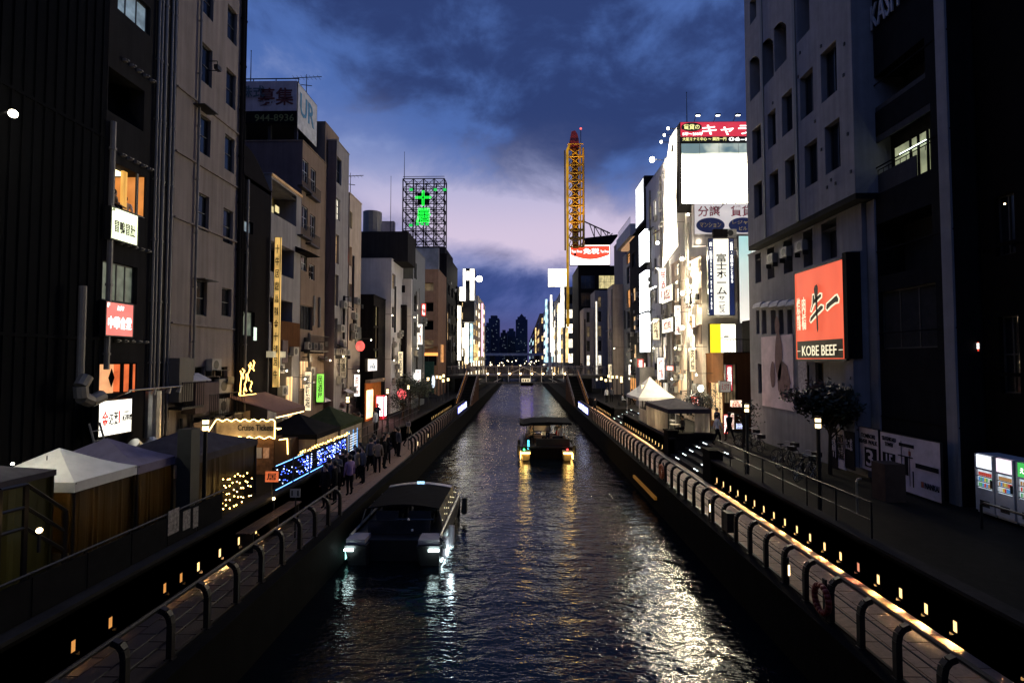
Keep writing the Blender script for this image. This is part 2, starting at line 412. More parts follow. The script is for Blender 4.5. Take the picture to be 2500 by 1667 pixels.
# quay walls with promenade decks; slabs are laid on the lit near stretches
for sx_, xi, xo in ((1, 6.72, 9.06), (-1, 6.66, 8.76)):
    mb = MB(); mb.box(sx_ * xi, sx_ * xo, -40, 180, -1.1, 1.52); q = struct('promenade', mb, M_conc_d)
    mb = MB(); mb.box(sx_ * (xi - .06), sx_ * (xi + .28), -40, 66, 1.52, 1.60); mb.build('kerb', M_conc_d, q)
    mb = MB(); mb.box(sx_ * (xi + .30), sx_ * (xi + .36), 4, 66, 1.52, 1.625); mb.build('edge_strip', M_steel, q)
    x0 = xi + .38; wd = (xo - .02 - x0) / 4
    me = MB(); g = .012
    me.box(-wd / 2 + g, wd / 2 - g, -.30 + g, .30 - g, 0, .08)
    sl = bpy.data.meshes.new('paving_slab'); sl.from_pydata(me.v, [], me.f); sl.materials.append(M_pave2 if sx_ > 0 else M_pave_shaded)
    y = 8.6; far = MB(); cnt = 0
    while y < 66:
        for k in range(4):
            xx = sx_ * (x0 + wd * (k + .5)); yy = y + (.15 if k % 2 else -.15)
            if 8 < yy < 30 and cnt < 150 and (sx_ > 0 or yy < 20):
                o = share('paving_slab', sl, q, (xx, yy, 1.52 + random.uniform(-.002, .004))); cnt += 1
            else:
                far.box(xx - wd / 2 + g, xx + wd / 2 - g, yy - .3 + g, yy + .3 - g, 1.5, 1.6)
        y += .6
    far.build('paving', M_pave2, q, kind='stuff')
# retaining walls (steps cut through the right one)
def retaining(xf, sgn, y0, y1, label, lights):
    r = thing('retaining_wall', label, 'wall', (xf, y0, 1.6))
    mb = MB(); mb.box(xf, xf + sgn * .30, y0, y1, 1.4, 2.70); mb.build('wall', M_conc_d, r)
    mb = MB(); mb.box(xf - sgn * .05, xf + sgn * .36, y0, y1, 2.70, 2.78); mb.build('coping', M_conc, r)
    return r
wall_lamp_meshes = {}
def wall_lamp(x, y, sgn, group, label, dim=False):
    """recessed step light: dark hood with a small bright lens, x is the wall face, sgn points to the wall"""
    key = (sgn, dim)
    if key not in wall_lamp_meshes:
        hb = MB(); hb.box(-.03 * sgn, 0, -.065, .065, .125, .14); hb.box(-.085 * sgn, 0, -.075, .075, -.108, -.10); hb.box(-.026 * sgn, 0, -.065, -.05, -.10, .125); hb.box(-.026 * sgn, 0, .05, .065, -.10, .125); hb.box(-.085 * sgn, -.078 * sgn, -.075, .075, -.125, -.108); hb.box(-.085 * sgn, 0, -.079, -.073, -.195, -.108); hb.box(-.085 * sgn, 0, .073, .079, -.195, -.108)  # lower fins added to cut the hidden strip's light into scallops
        hm = bpy.data.meshes.new('housing'); hm.from_pydata(hb.v, [], hb.f); hm.materials.append(mat('fixture_black', (.003, .003, .003), .9))
        lb = MB(); lb.box(-.02 * sgn, -.002 * sgn, -.048, .048, -.10, .124)
        lm = bpy.data.meshes.new('lens'); lm.from_pydata(lb.v, [], lb.f); lm.materials.append([emit('step_lens', (1., .62, .24), 2.6, .25, 30), emit('step_lens_red', (1., .36, .2), .9), emit('step_lens_orange', (1., .42, .1), .7)][int(dim)])
        db = MB(); db.box(-.074 * sgn, -.03 * sgn, -.03, .03, -.1135, -.1085)  # hidden emitter strip added below the lens to throw the floor pool
        dm = bpy.data.meshes.new('hidden_pool_strip'); dm.from_pydata(db.v, [], db.f); dm.materials.append([E_pool, emit('hidden_pool_red', (1., .4, .25), 500), emit('hidden_pool_dim', (1., .50, .16), 160)][int(dim)])
        wall_lamp_meshes[key] = (hm, lm, dm)
    hm, lm, dm = wall_lamp_meshes[key]
    r = thing('step_light', label, 'wall light', (x, y, 1.95), group)
    for nm, me in (('housing', hm), ('lens', lm), ('hidden_pool_strip', dm)):
        o = bpy.data.objects.new(nm, me); COL.objects.link(o); o.parent = r
retaining(9.06, 1, -30, 26, 'low dark concrete wall with step lights beside the right promenade, near end to the stairs', 0)
retaining(9.06, 1, 31.9, 46.5, 'low dark concrete wall with step lights beside the right promenade, below the white tents', 0)
retaining(9.06, 1, 52.5, 66, 'far low wall with step lights beside the right promenade, past the second stairs', 0)
retaining(-8.76, -1, -30, 66, 'long low dark concrete wall with step lights beside the left promenade', 0)
y = 9.55; k = 0
while y < 25:
    if abs(y - 10.35) > .2:
        wall_lamp(9.055, y, 1, 'step lights on the near right wall', 'small warm step light glowing on the near right promenade wall' if k != 6 else 'dim reddish step light among the bright ones on the near right wall', k == 6)
    y += .77; k += 1
y = 32.6
while y < 46.2: wall_lamp(9.055, y, 1, 'step lights below the tents', 'small warm step light on the right promenade wall below the white tents'); y += .85
y = 53
while y < 65: wall_lamp(9.055, y, 1, 'far right step lights', 'tiny warm step light on the far right wall past the second stairs'); y += .95
for y in (10.0, 10.9, 12.55, 13.15): wall_lamp(-8.755, y, -1, 'dim near left step lights', 'dim orange step light among the darkest part of the near left promenade wall', 2)
for y in (13.85, 14.83, 15.82, 16.84, 18.1, 19.2): wall_lamp(-8.755, y, -1, 'near left step lights', 'small warm step light low on the near left promenade wall')
y = 49.6
while y < 63: wall_lamp(-8.755, y, -1, 'far left step lights', 'tiny warm step light on the far left promenade wall'); y += .95
# stairs on the right with white light marks set in the risers
def side_stairs(y0, y1, label, seed):
    rr = random.Random(seed)
    r = thing('stairs', label, 'stairs', (10.2, (y0 + y1) / 2, 1.6))
    for k in range(5):
        x = 9.1 + k * .44; mb = MB(); mb.box(x, x + .50 if k < 4 else 11.32, y0 + .01, y1 - .01, 1.3, 1.6 + .2 * (k + 1) - .003 * (k == 4))
        st = mb.build('step', M_conc, r)
        for yy in [y0 + 1.1 + .12 * k, y0 + 1.5 + .12 * k, y1 - 1.6 + .1 * k, y1 - 1.2 + .1 * k]:
            lb = MB(); lb.box(x - .008, x + .03, yy - .13, yy + .13, 1.6 + .2 * (k + 1) - .035, 1.6 + .2 * (k + 1) + .006)
            lb.build('light_mark', E_step, st)
    return r
E_step = emit('step_mark', (.85, .95, 1.), 3)
side_stairs(26.0, 31.9, 'wide concrete stairs with white light marks, nearer of the two on the right', 1)
side_stairs(46.5, 52.5, 'concrete stairs with white light marks on the right, just beyond the tents', 2)
for (y0, y1, lab) in ((24.9, 25.9, 'dark block-shaped pillar at the near end of the right stairs'), (31.95, 32.9, 'dark block-shaped pillar at the far end of the near right stairs')):
    mb = MB(); mb.box(8.98, 9.6, y0, y1, 1.6, 3.1); mb.box(8.93, 9.65, y0 - .04, y1 + .04, 3.1, 3.2)
    mb.build('pillar', M_conc_d, label=lab, cat='pillar')
# ------------------------------------------------------------------ canal railings
def rail_run(sgn, ys, label, midrails, skip=()):
    x0 = sgn * 6.98; r = thing('railing', label, 'railing', (x0, ys[0], 1.6))
    prof = [(0, 1.56), (0, 2.28), (.03, 2.42), (.10, 2.51), (.22, 2.56)]
    me = MB()
    for (a, b) in zip(prof[:-1], prof[1:]):
        t_ = .055
        da = (b[0] - a[0], b[1] - a[1]); L_ = math.hypot(*da); nx, nz = -da[1] / L_ * t_, da[0] / L_ * t_
        P = [(a[0] - nx, a[1] - nz), (a[0] + nx, a[1] + nz), (b[0] + nx, b[1] + nz), (b[0] - nx, b[1] - nz)]
        me.prism([(sgn * u, v - 1.6) for u, v in P], -.055, .055, 'Y')
    me.box(-.09, .09, -.07, .07, -.03, .02)
    pm = bpy.data.meshes.new('post'); pm.from_pydata(me.v, [], me.f); pm.materials.append(M_rail)
    for y in ys: share('post', pm, r, (x0, y, 1.6))
    h = MB(); xr = x0 + sgn * .27; h.bar((xr, ys[0] - .4, 2.57), (xr, ys[-1] + .4, 2.57), .05, 8); h.build('handrail', M_rail, r, smooth=False)
    for z in (1.95, 2.22):
        m2 = MB(); m2.bar((x0 + sgn * .09, ys[0] - .4, z), (x0 + sgn * .09, midrails, z), .016, 5); m2.build('mid_rail', M_rail, r)
    return r
def steps(a, b, d):
    r = []
    while a < b: r.append(a); a += d
    return r
rail_run(1, steps(6.8, 64, 1.03), 'long bronze railing with curved posts along the right canal edge', 64)
rail_run(-1, steps(6.7, 20.5, 1.18), 'bronze railing with curved posts along the near left canal edge', 20)
rail_run(-1, steps(32.5, 64, 1.03), 'bronze railing with curved posts along the far left canal edge', 64)
# luminous bollards beside the rail, life ring box
def bollard(x, y, lab):
    r = thing('bollard_light', lab, 'bollard light', (x, y, 1.6)); m1 = MB(); m1.bar((x, y, 1.58), (x, y, 2.30), .035, 8); m1.build('post', M_steel, r)
    m2 = MB(); m2.box(x - .012, x + .03 * (1 if x > 0 else -1), y - .045, y - .036, 1.85, 2.12); m2.build('lens', emit('bollard_lens', (1., .72, .38), 5), r)
bollard(7.02, 13.9, 'slim dark bollard with a thin lit slot, nearest by the right railing')
bollard(7.02, 19.6, 'slim dark bollard with a thin lit slot beside the right railing before the stairs')
bollard(7.02, 22.6, 'slim dark bollard with a lit slot on the right railing level with the stairs')
bollard(-6.95, 34.3, 'slim bollard with a lit slot at the near end of the far left railing')
bollard(-6.95, 38.0, 'slim bollard with a lit slot among the posts of the far left railing')
def ring_box(x, y, lab, c, sx_=1):
    r = thing('life_ring', lab, 'life ring', (x, y, 1.7))
    mb = MB(); n_ = 18
    for k in range(n_):
        a0, a1 = 2 * math.pi * k / n_, 2 * math.pi * (k + 1) / n_
        mb.bar((x, y + .28 * math.cos(a0), 2.05 + .30 * math.sin(a0)), (x, y + .28 * math.cos(a1), 2.05 + .30 * math.sin(a1)), .07, 6, 0)
    mb.build('ring', [c, M_white], r, smooth=True)
    m2 = MB(); m2.box(x + .06, x + .10, y - .06, y + .06, 1.62, 2.5); m2.build('bracket', M_steel, r)
M_red = mat('red_plastic', (.16, .012, .01), .5)
ring_box(6.86, 12.1, 'red life ring hung on the near right railing', M_red)
ring_box(6.86, 25.6, 'orange life ring hung on the right railing in front of the stairs', mat('orange_plastic', (.5, .13, .04), .4))
mb = MB(); mb.box(6.86, 7.1, 17.5, 17.85, 1.75, 2.35); mb.box(6.84, 7.12, 17.48, 17.87, 2.35, 2.40); mb.build('rescue_box', M_black, label='small black rescue box fixed to a post of the right railing', cat='box')
# blue lit letter panels at the far ends of both railings
E_ledb = emit('led_blue_board', (.10, .12, 1.), 1.6, .4, 6)
E_ledw = emit('led_white', (.80, .85, 1.), 5)
sign('lit_letter_board', 'blue and white lit letter panel at the far end of the right railing', (6.93, 63.8, 1.72), UYn, 9.5, .82, .05, E_ledb, M_black, [('とんぼり', .05, .12, .48, .88, E_ledw), ('道\n頓\n堀', .53, .1, .60, .9, E_ledw), ('とんぼり', .64, .12, .97, .88, E_ledw)], 'lit sign')
sign('lit_letter_board', 'blue and white lit letter panel at the far end of the left railing', (-6.91, 55.0, 1.72), UY, 8.8, .82, .05, E_ledb, M_black, [('とんぼり', .05, .12, .48, .88, E_ledw), ('とんぼり', .55, .12, .97, .88, E_ledw)], 'lit sign')
# board under the right quay edge; its lit look is its own faint emission
mb = MB(); mb.box(6.60, 6.72, 26, 31, .55, .70); mb.build('fender_board', emit('fender_glow', (.9, .38, .05), .12), label='faintly self-glowing orange fender board on the right quay wall under the railing', cat='fender')
# ------------------------------------------------------------------ footbridge
BY = 80.0
E_brl = emit('bridge_lamp', (1., .66, .32), 60)
r = thing('footbridge', 'steel footbridge crossing the canal with lit railing and crowd', 'bridge', (0, BY, 4.4))
mb = MB(); mb.box(-22, 24, BY, BY + 7, 4.75, 5.25); mb.build('deck', M_steel, r)
mb = MB(); mb.box(-22, 24, BY - .12, BY - .002, 5.05, 5.3); mb.build('edge_beam', mat('beam_paint', (.08, .07, .065), .6), r)
mb = MB(); mb.box(-7.2, 7.2, BY - .1, BY + .1, 4.02, 4.2); mb.build('lower_chord', mat('beam_paint', ()), r)
M_bal = mat('baluster_paint', (.34, .29, .26), .6, 0)
mb = MB()
x = -22
while x < 24: mb.box(x - .012, x + .012, BY - .06, BY - .03, 5.3, 6.55); x += .16
mb.build('balusters', M_bal, r, kind='stuff')
mb = MB(); mb.bar((-22, BY - .05, 6.58), (24, BY - .05, 6.58), .04); mb.build('handrail', M_bal, r)
mb = MB(); x = -22
while x < 24: mb.box(x - .012, x + .012, BY + 6.9, BY + 6.93, 5.3, 6.55); x += .16
mb.bar((-22, BY + 6.9, 6.58), (24, BY + 6.9, 6.58), .04); mb.build('far_balusters', M_bal, r, kind='stuff')
k = 0; x = -5.6
while x < 7.4:
    mb = MB(); mb.box(x - .045, x + .045, BY - .14, BY - .125, 4.2, 6.5); mb.build('post', mat('bridge_post', (.75, .68, .58), .5, 0), r)
    q = MB(); q.box(x + .12, x + .32, BY - .20, BY - .13, 5.42, 5.54); q.build('lamp', E_brl, r)
    x += 1.72
mb = MB(); pts = [(x_, BY + .9, 4.1 + 2.3 * (1 - (x_ / 6.2) ** 2) ** .5 * 1.0) for x_ in [i * .62 - 6.2 for i in range(21)]]
mb.bar((-4.6, BY + .3, 4.1), (0.2, BY + .3, 6.5), .05); mb.bar((0.2, BY + .3, 6.5), (5.6, BY + .3, 4.1), .05); mb.build('brace', mat('bridge_post', ()), r)
for x in (-9.6, 9.9):
    mb = MB(); mb.box(x - .9, x + .9, BY - .3, BY + 7.3, 1.2, 4.75); mb.build('pier', M_conc_d, r)
# bridge approach stairs beside the canal, with a string of warm dots
M_brick = mat('brick_brown', (.10, .055, .035), .85, var=.4, sc=12)
for sg, lab in ((1, 'dark brown stair block rising from the right promenade to the footbridge'), (-1, 'dark brown stair block rising from the left promenade to the footbridge')):
    xa, xb = sg * 6.75, sg * 8.6; r = thing('bridge_stairs', lab, 'stairs', ((xa + xb) / 2, 72, 1.6))
    n_ = 20; y0, y1 = 67.0, 79.6
    mb = MB(); mb.prism([(y0, .2), (y1, .2), (y1, 5.2), (y1 - .5, 5.2), (y0, 1.7)], xa, xa + sg * .2, 'X'); mb.prism([(y0, .2), (y1, .2), (y1, 5.2), (y1 - .5, 5.2), (y0, 1.7)], xb - sg * .2, xb, 'X'); mb.build('side_wall', M_brick, r)
    mb = MB()
    for k in range(n_): mb.box(xa + sg * .2, xb - sg * .2, y0 + (y1 - y0) * k / n_, y0 + (y1 - y0) * (k + 1) / n_ - .003 * (k < n_ - 1), 1.4, 1.6 + 3.5 * (k + 1) / n_)
    mb.build('steps', M_conc_d, r)
    mb = MB()
    for k in range(30):
        f_ = k / 29; mb.ball((xb, y0 + (y1 - y0) * f_, 2.0 + 3.9 * f_), .03, 5)
    mb.build('light_string', emit('string_dot', (1., .42, .12), 1.6), r, kind='stuff')
    mb = MB(); mb.bar((xa, y0, 2.6), (xa, y1, 6.2), .04); mb.bar((xb, y0, 2.6), (xb, y1, 6.2), .04)
    for k in range(8):
        f_ = k / 7; mb.bar((xa, y0 + (y1 - y0) * f_, 1.7 + 3.5 * f_), (xa, y0 + (y1 - y0) * f_, 2.6 + 3.6 * f_), .03)
    mb.build('handrail', M_bal, r)
# ------------------------------------------------------------------ building kit
def wallgrid(mb, plane, fixed, inward, u0, u1, v0, v1, ops, depth=.22, mi=0, side_u=None):
    """flat wall with real recessed openings; plane 'X' (u=y) or 'Y' (u=x); v=z"""
    us = sorted(set([u0, u1] + [o[0] for o in ops] + [o[1] for o in ops])); us = [u for u in us if u0 <= u <= u1]
    vs = sorted(set([v0, v1] + [o[2] for o in ops] + [o[3] for o in ops])); vs = [v for v in vs if v0 <= v <= v1]
    def P(u, v, d=0.):
        return (fixed + inward * d, u, v) if plane == 'X' else (u, fixed + inward * d, v)
    for a, b in zip(us[:-1], us[1:]):
        cm = (a + b) / 2
        for c, d in zip(vs[:-1], vs[1:]):
            vm = (c + d) / 2
            if any(o[0] < cm < o[1] and o[2] < vm < o[3] for o in ops): continue
            mb.quad([P(a, c), P(b, c), P(b, d), P(a, d)], mi)
    for o in ops:
        dp = o[4] if len(o) > 4 and o[4] else depth
        a, b, c, d = o[:4]
        mb.quad([P(a, c), P(a, d), P(a, d, dp), P(a, c, dp)], mi); mb.quad([P(b, c), P(b, d), P(b, d, dp), P(b, c, dp)], mi)
        mb.quad([P(a, c), P(b, c), P(b, c, dp), P(a, c, dp)], mi); mb.quad([P(a, d), P(b, d), P(b, d, dp), P(a, d, dp)], mi)
def window(parent, plane, fixed, inward, o, pane, frame=None, nx=2, nz=1, depth=.22, fr=.05):
    frame = frame or M_frame
    a, b, c, d = o[:4]; f0 = fixed + inward * (depth - .07); f1 = fixed + inward * (depth - .01)
    g = fixed + inward * (depth - .035); g2 = fixed + inward * (depth - .025)
    def bx(mb, ua, ub, va, vb, p, q):
        if plane == 'X': mb.box(p, q, ua, ub, va, vb)
        else: mb.box(ua, ub, p, q, va, vb)
    mb = MB(); e = .003
    bx(mb, a + e, a + fr, c + e, d - e, f0, f1); bx(mb, b - fr, b - e, c + e, d - e, f0, f1)
    bx(mb, a + fr, b - fr, c + e, c + fr, f0, f1); bx(mb, a + fr, b - fr, d - fr, d - e, f0, f1)
    for k in range(1, nx):
        u = a + (b - a) * k / nx; bx(mb, u - fr * .4, u + fr * .4, c + fr, d - fr, f0 + inward * .003, f1 - inward * .003)
    for k in range(1, nz):
        v = c + (d - c) * k / nz; bx(mb, a + fr, b - fr, v - fr * .4, v + fr * .4, f0 + inward * .006, f1 - inward * .006)
    w = mb.build('window', frame, parent)
    mb = MB(); bx(mb, a + e, b - e, c + e, d - e, g, g2); mb.build('pane', pane, w)
    return w
class Bld:
    def __init__(s, name, label, side, X, y0, y1, z1, m, z0=2.6, depth=10., cat='building'):
        s.side = side; s.X = X * side; s.y0, s.y1, s.z0, s.z1 = y0, y1, z0, z1; s.m = m; s.d = depth
        s.fr = []; s.nr = []; s.root = thing(name, label, cat, (s.X + side * depth / 2, (y0 + y1) / 2, z0))
    def W(s, px0, px1, pt, pb, pane=None, nx=2, nz=1, depth=.22, frame=None):
        """opening on the canal front from photo measurements (columns px0..px1, top/bottom row at its middle)"""
        a = onX(px0, 880, s.X)[0]; b = onX(px1, 880, s.X)[0]; pm = (px0 + px1) / 2
        zt = onX(pm, pt, s.X)[1]; zb = onX(pm, pb, s.X)[1]
        s.F(min(a, b), max(a, b), zb, zt, pane, nx, nz, depth, frame)
    def F(s, a, b, zb, zt, pane=None, nx=2, nz=1, depth=.22, frame=None):
        a = max(a, s.y0 + .04); b = min(b, s.y1 - .04); zb = max(zb, s.z0 + .02); zt = min(zt, s.z1 - .05)
        if b - a > .1 and zt - zb > .1: s.fr.append((a, b, zb, zt, depth, pane, nx, nz, frame))
    def NW(s, px0, px1, pt, pb, pane=None, nx=2, nz=1, depth=.22, frame=None):
        a, zt = onY(px0, pt, s.y0); b, zb = onY(px1, pb, s.y0)
        s.NF(min(a, b), max(a, b), zb, zt, pane, nx, nz, depth, frame)
    def NF(s, a, b, zb, zt, pane=None, nx=2, nz=1, depth=.22, frame=None):
        lo, hi = sorted((s.X, s.X + s.side * s.d))
        a = max(a, lo + .05); b = min(b, hi - .05); zb = max(zb, s.z0 + .02); zt = min(zt, s.z1 - .05)
        if b - a > .1 and zt - zb > .1: s.nr.append((a, b, zb, zt, depth, pane, nx, nz, frame))
    def done(s, parapet=.5, near_m=None):
        mb = MB(); lo, hi = sorted((s.X, s.X + s.side * s.d))
        wallgrid(mb, 'X', s.X, s.side, s.y0, s.y1, s.z0, s.z1, s.fr)
        wallgrid(mb, 'Y', s.y0, 1, lo, hi, s.z0, s.z1, s.nr, mi=1)
        Xb = s.X + s.side * s.d
        mb.quad([(s.X, s.y1, s.z0), (Xb, s.y1, s.z0), (Xb, s.y1, s.z1), (s.X, s.y1, s.z1)])
        mb.quad([(Xb, s.y0, s.z0), (Xb, s.y1, s.z0), (Xb, s.y1, s.z1), (Xb, s.y0, s.z1)])
        zr = s.z1 - parapet; k = .2
        mb.quad([(s.X, s.y0, zr), (Xb, s.y0, zr), (Xb, s.y1, zr), (s.X, s.y1, zr)])
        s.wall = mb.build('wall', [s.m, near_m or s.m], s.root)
        cp = MB()
        cp.box(lo - .04, lo + k, s.y0 - .04, s.y1 + .02, s.z1 - .002, s.z1 + .08); cp.box(hi - k, hi + .04, s.y0 - .04, s.y1 + .02, s.z1 - .002, s.z1 + .08)
        cp.box(lo + k, hi - k, s.y0 - .04, s.y0 + k, s.z1 - .002, s.z1 + .08); cp.build('parapet', s.m, s.root)
        for (a, b, c, d, dp, pane, nx, nz, frm) in s.fr: s._fill('X', s.X, s.side, (a, b, c, d), dp, pane, nx, nz, frm)
        for (a, b, c, d, dp, pane, nx, nz, frm) in s.nr: s._fill('Y', s.y0, 1, (a, b, c, d), dp, pane, nx, nz, frm)
        return s.root
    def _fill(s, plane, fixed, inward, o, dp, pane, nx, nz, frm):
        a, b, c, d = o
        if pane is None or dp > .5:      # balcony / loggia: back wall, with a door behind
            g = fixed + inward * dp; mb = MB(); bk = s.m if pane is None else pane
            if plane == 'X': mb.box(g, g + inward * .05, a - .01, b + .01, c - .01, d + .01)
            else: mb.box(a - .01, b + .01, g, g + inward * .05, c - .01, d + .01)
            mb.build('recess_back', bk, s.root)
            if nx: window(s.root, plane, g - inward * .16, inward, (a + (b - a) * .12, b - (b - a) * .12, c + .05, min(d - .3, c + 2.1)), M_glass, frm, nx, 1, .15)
        else: window(s.root, plane, fixed, inward, o, pane, frm, nx, nz, dp)
    def part(s, name, m, fn): mb = MB(); fn(mb); return mb.build(name, m, s.root)
    def band(s, z, h=.12, t=.06, m=None):
        mb = MB(); mb.box(s.X, s.X - s.side * t, s.y0, s.y1, z, z + h); return mb.build('string_course', m or s.m, s.root)
    def pipe(s, y, z0, z1, r=.06, m=None, off=.12):
        mb = MB(); x = s.X - s.side * off; mb.bar((x, y, z0), (x, y, z1), r, 8)
        z = z0 + .5
        while z < z1: mb.bar((x, y, z), (x, y, z + .08), r * 1.35, 8); mb.box(s.X, x, y - .02, y + .02, z, z + .04); z += 2.4
        return mb.build('drain_pipe', m or M_galvd, s.root)
    def ac(s, y, z, sc=1., off=0):
        x = s.X - s.side * (.05 + off); w = .8 * sc; h = .6 * sc; d = .32 * sc; x2 = x - s.side * d
        mb = MB(); mb.box(x, x2, y, y + w, z, z + h); u = mb.build('air_conditioner', M_ac, s.root)
        f = MB(); xx = x2 - s.side * .006
        for k in range(12):
            a0, a1 = 2 * math.pi * k / 12, 2 * math.pi * (k + 1) / 12
            f.quad([(xx, y + w * .42, z + h / 2), (xx, y + w * .42 + h * .38 * math.cos(a0), z + h / 2 + h * .38 * math.sin(a0)), (xx, y + w * .42 + h * .38 * math.cos(a1), z + h / 2 + h * .38 * math.sin(a1))])
        f.build('fan_grille', M_black, u)
        
        for ya in (y - .03, y + w + .003): q = MB(); q.box(x, x2, ya, ya + .027, z - .25, z); q.build('bracket', M_steel, u)
    def near_ac(s, x, z, sc=1.):
        w = .8 * sc; h = .6 * sc; mb = MB(); mb.box(x, x + w, s.y0 - .35, s.y0 - .03, z, z + h); u = mb.build('air_conditioner', M_ac, s.root)
        f = MB(); 
        for k in range(12):
            a0, a1 = 2 * math.pi * k / 12, 2 * math.pi * (k + 1) / 12; yy = s.y0 - .356
            f.quad([(x + w * .42, yy, z + h / 2), (x + w * .42 + h * .38 * math.cos(a0), yy, z + h / 2 + h * .38 * math.sin(a0)), (x + w * .42 + h * .38 * math.cos(a1), yy, z + h / 2 + h * .38 * math.sin(a1))])
        f.build('fan_grille', M_black, u)
    def railing(s, y0, y1, z, h=.9, off=.35, m=None):
        mb = MB(); x = s.X - s.side * off
        mb.box(s.X, x, y0, y1, z - .1, z); mb.bar((x, y0, z + h), (x, y1, z + h), .025)
        y = y0
        while y <= y1 + .01: mb.bar((x, y, z), (x, y, z + h), .014, 4); y += max(.14, (y1 - y0) / 30)
        mb.build('balcony_rail', m or M_steel, s.root)
M_galvd = mat('pipe_paint', (.17, .16, .15), .55, .3, .3, 3, streak=.5)
M_ac = mat('ac_casing', (.26, .25, .23), .55, 0, .25, 5, streak=.4)
M_cream = mat('stucco_cream', (.235, .200, .185), .9, var=.32, sc=1.3, streak=.7, bump=.6, bsc=14)
M_dark1 = mat('cladding_dark', (.004, .0045, .006), .75, var=.4, sc=1, streak=.6)
M_char = mat('wall_charcoal', (0.022, 0.021, 0.022), .85, var=.35, sc=1.5, streak=.6, bump=.3)
M_blk = mat('wall_black', (0.009, 0.008, 0.009), .75, var=.4, streak=.6)
M_gray = mat('wall_grey', (0.260, 0.242, 0.242), .85, var=.3, sc=1.2, streak=.6, bump=.4, bsc=18)
M_brown = mat('wall_brown', (0.210, 0.154, 0.119), .85, var=.3, sc=1.2, streak=.6, bump=.3)
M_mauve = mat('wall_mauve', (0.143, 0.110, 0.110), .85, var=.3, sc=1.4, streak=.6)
M_tile = mat('wall_tile_grey', (0.119, 0.126, 0.126), .6, var=.3, sc=2, streak=.5)
M_beige = mat('wall_beige', (0.442, 0.357, 0.289), .8, var=.3, sc=1.3, streak=.6, bump=.3)
M_whitew = mat('wall_white', (0.450, 0.435, 0.450), .8, var=.25, sc=1.3, streak=.6, bump=.3)
M_rust = mat('wall_rust', (0.096, 0.042, 0.018), .8, var=.35, sc=1.5, streak=.6)
M_brn2 = mat('wall_orange_brown', (.34, .19, .11), .8, var=.3, sc=2, streak=.5)
P_warm = emit('pane_warm', (1., .62, .30), 1.0, .5, 1.1)
P_yel = emit('pane_yellow', (1., .82, .38), .75, .5, 3, (1, 1, .4))
P_white = emit('pane_white', (1., .90, .72), 1.6, .35, 2)
P_red = emit('pane_red', (1., .16, .08), .9, .2, 1)
P_grn = emit('pane_greenish', (.34, .40, .30), .28, .6, 3)
P_cool = emit('pane_cool', (.45, .62, .75), .35, .6, 3)
P_or = emit('pane_orange', (1., .42, .12), .9, .5, 2)
P_dim = emit('pane_dim', (.6, .42, .22), .22, .7, 2)
def antenna(x, y, z, h, label, yagi=False, rd=.04):
    r = thing('antenna', label, 'antenna', (x, y, z)); m_ = MB(); m_.bar((x, y, z), (x, y, z + h), rd, 5, 0, rd * .5); m_.build('mast', M_steel, r)
    if yagi:
        q = MB(); q.bar((x - 1.0, y, z + h * .86), (x + 1.1, y, z + h * .9), .03, 4)
        for k in range(7): q.bar((x - .9 + k * .3, y - .3, z + h * .87), (x - .9 + k * .3, y + .3, z + h * .87), .015, 4)
        q.bar((x - .4, y, z + h * .6), (x + .4, y, z + h * .55), .03, 4); q.build('boom', M_steel, r)
    else:
        q = MB(); q.ball((x, y, z + h), rd * 1.1, 5); q.build('tip', M_steel, r)
    return r
# ================================================================== LEFT BANK
# L0: black ribbed flank nearest on the left
b = Bld('corrugated_building', 'nearest left building, almost black ribbed cladding, no windows', -1, 14.5, -14.0, 17.25, 34, M_dark1)
b.done()
def ribs(mb):
    y = 4.1
    while y < 17.2: mb.box(-14.5, -14.46, y, y + .06, 2.6, 34); y += .34
b.part('ribs', M_dark1, ribs)['kind'] = 'stuff'
b.band(15.2, .1, .05); b.band(8.2, .1, .05)
# L1: pencil building with the stacked restaurant signs
b = Bld('pencil_building', 'narrow dark restaurant building on the left with three stacked lit signs', -1, 14.5, 17.27, 20.75, 34, M_char)
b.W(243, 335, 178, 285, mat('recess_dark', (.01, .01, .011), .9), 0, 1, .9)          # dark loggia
b.W(262, 345, -40, 35, P_cool, 3, 1)
b.W(262, 344, 408, 515, None, 0, 1, 1.4)
b.W(228, 330, 640, 735, P_grn, 4, 1)
b.W(224, 335, 885, 960, None, 0, 1, 1.4)
b.done()
Y_ = lambda px: onX(px, 880, -14.5)[0]
for py_ in (150, 385, 600, 836):
    for k in range(5):
        z = onX(300, py_, -14.5)[1]; q = MB(); yy = 17.9 + k * .34; q.box(-14.5, -14.38, yy, yy + .12, z, z + .10); q.box(-14.38, -14.30, yy + .02, yy + .10, z + .02, z + .07); q.build('vent_cap', M_galvd, b.root)
for yy, rr in ((19.55, .05), (19.72, .05), (19.95, .07), (20.30, .05), (20.5, .06)): b.pipe(yy, 4.5, 33.5, rr)
b.pipe(17.45, 7.2, 15.9, .09, M_galvd)
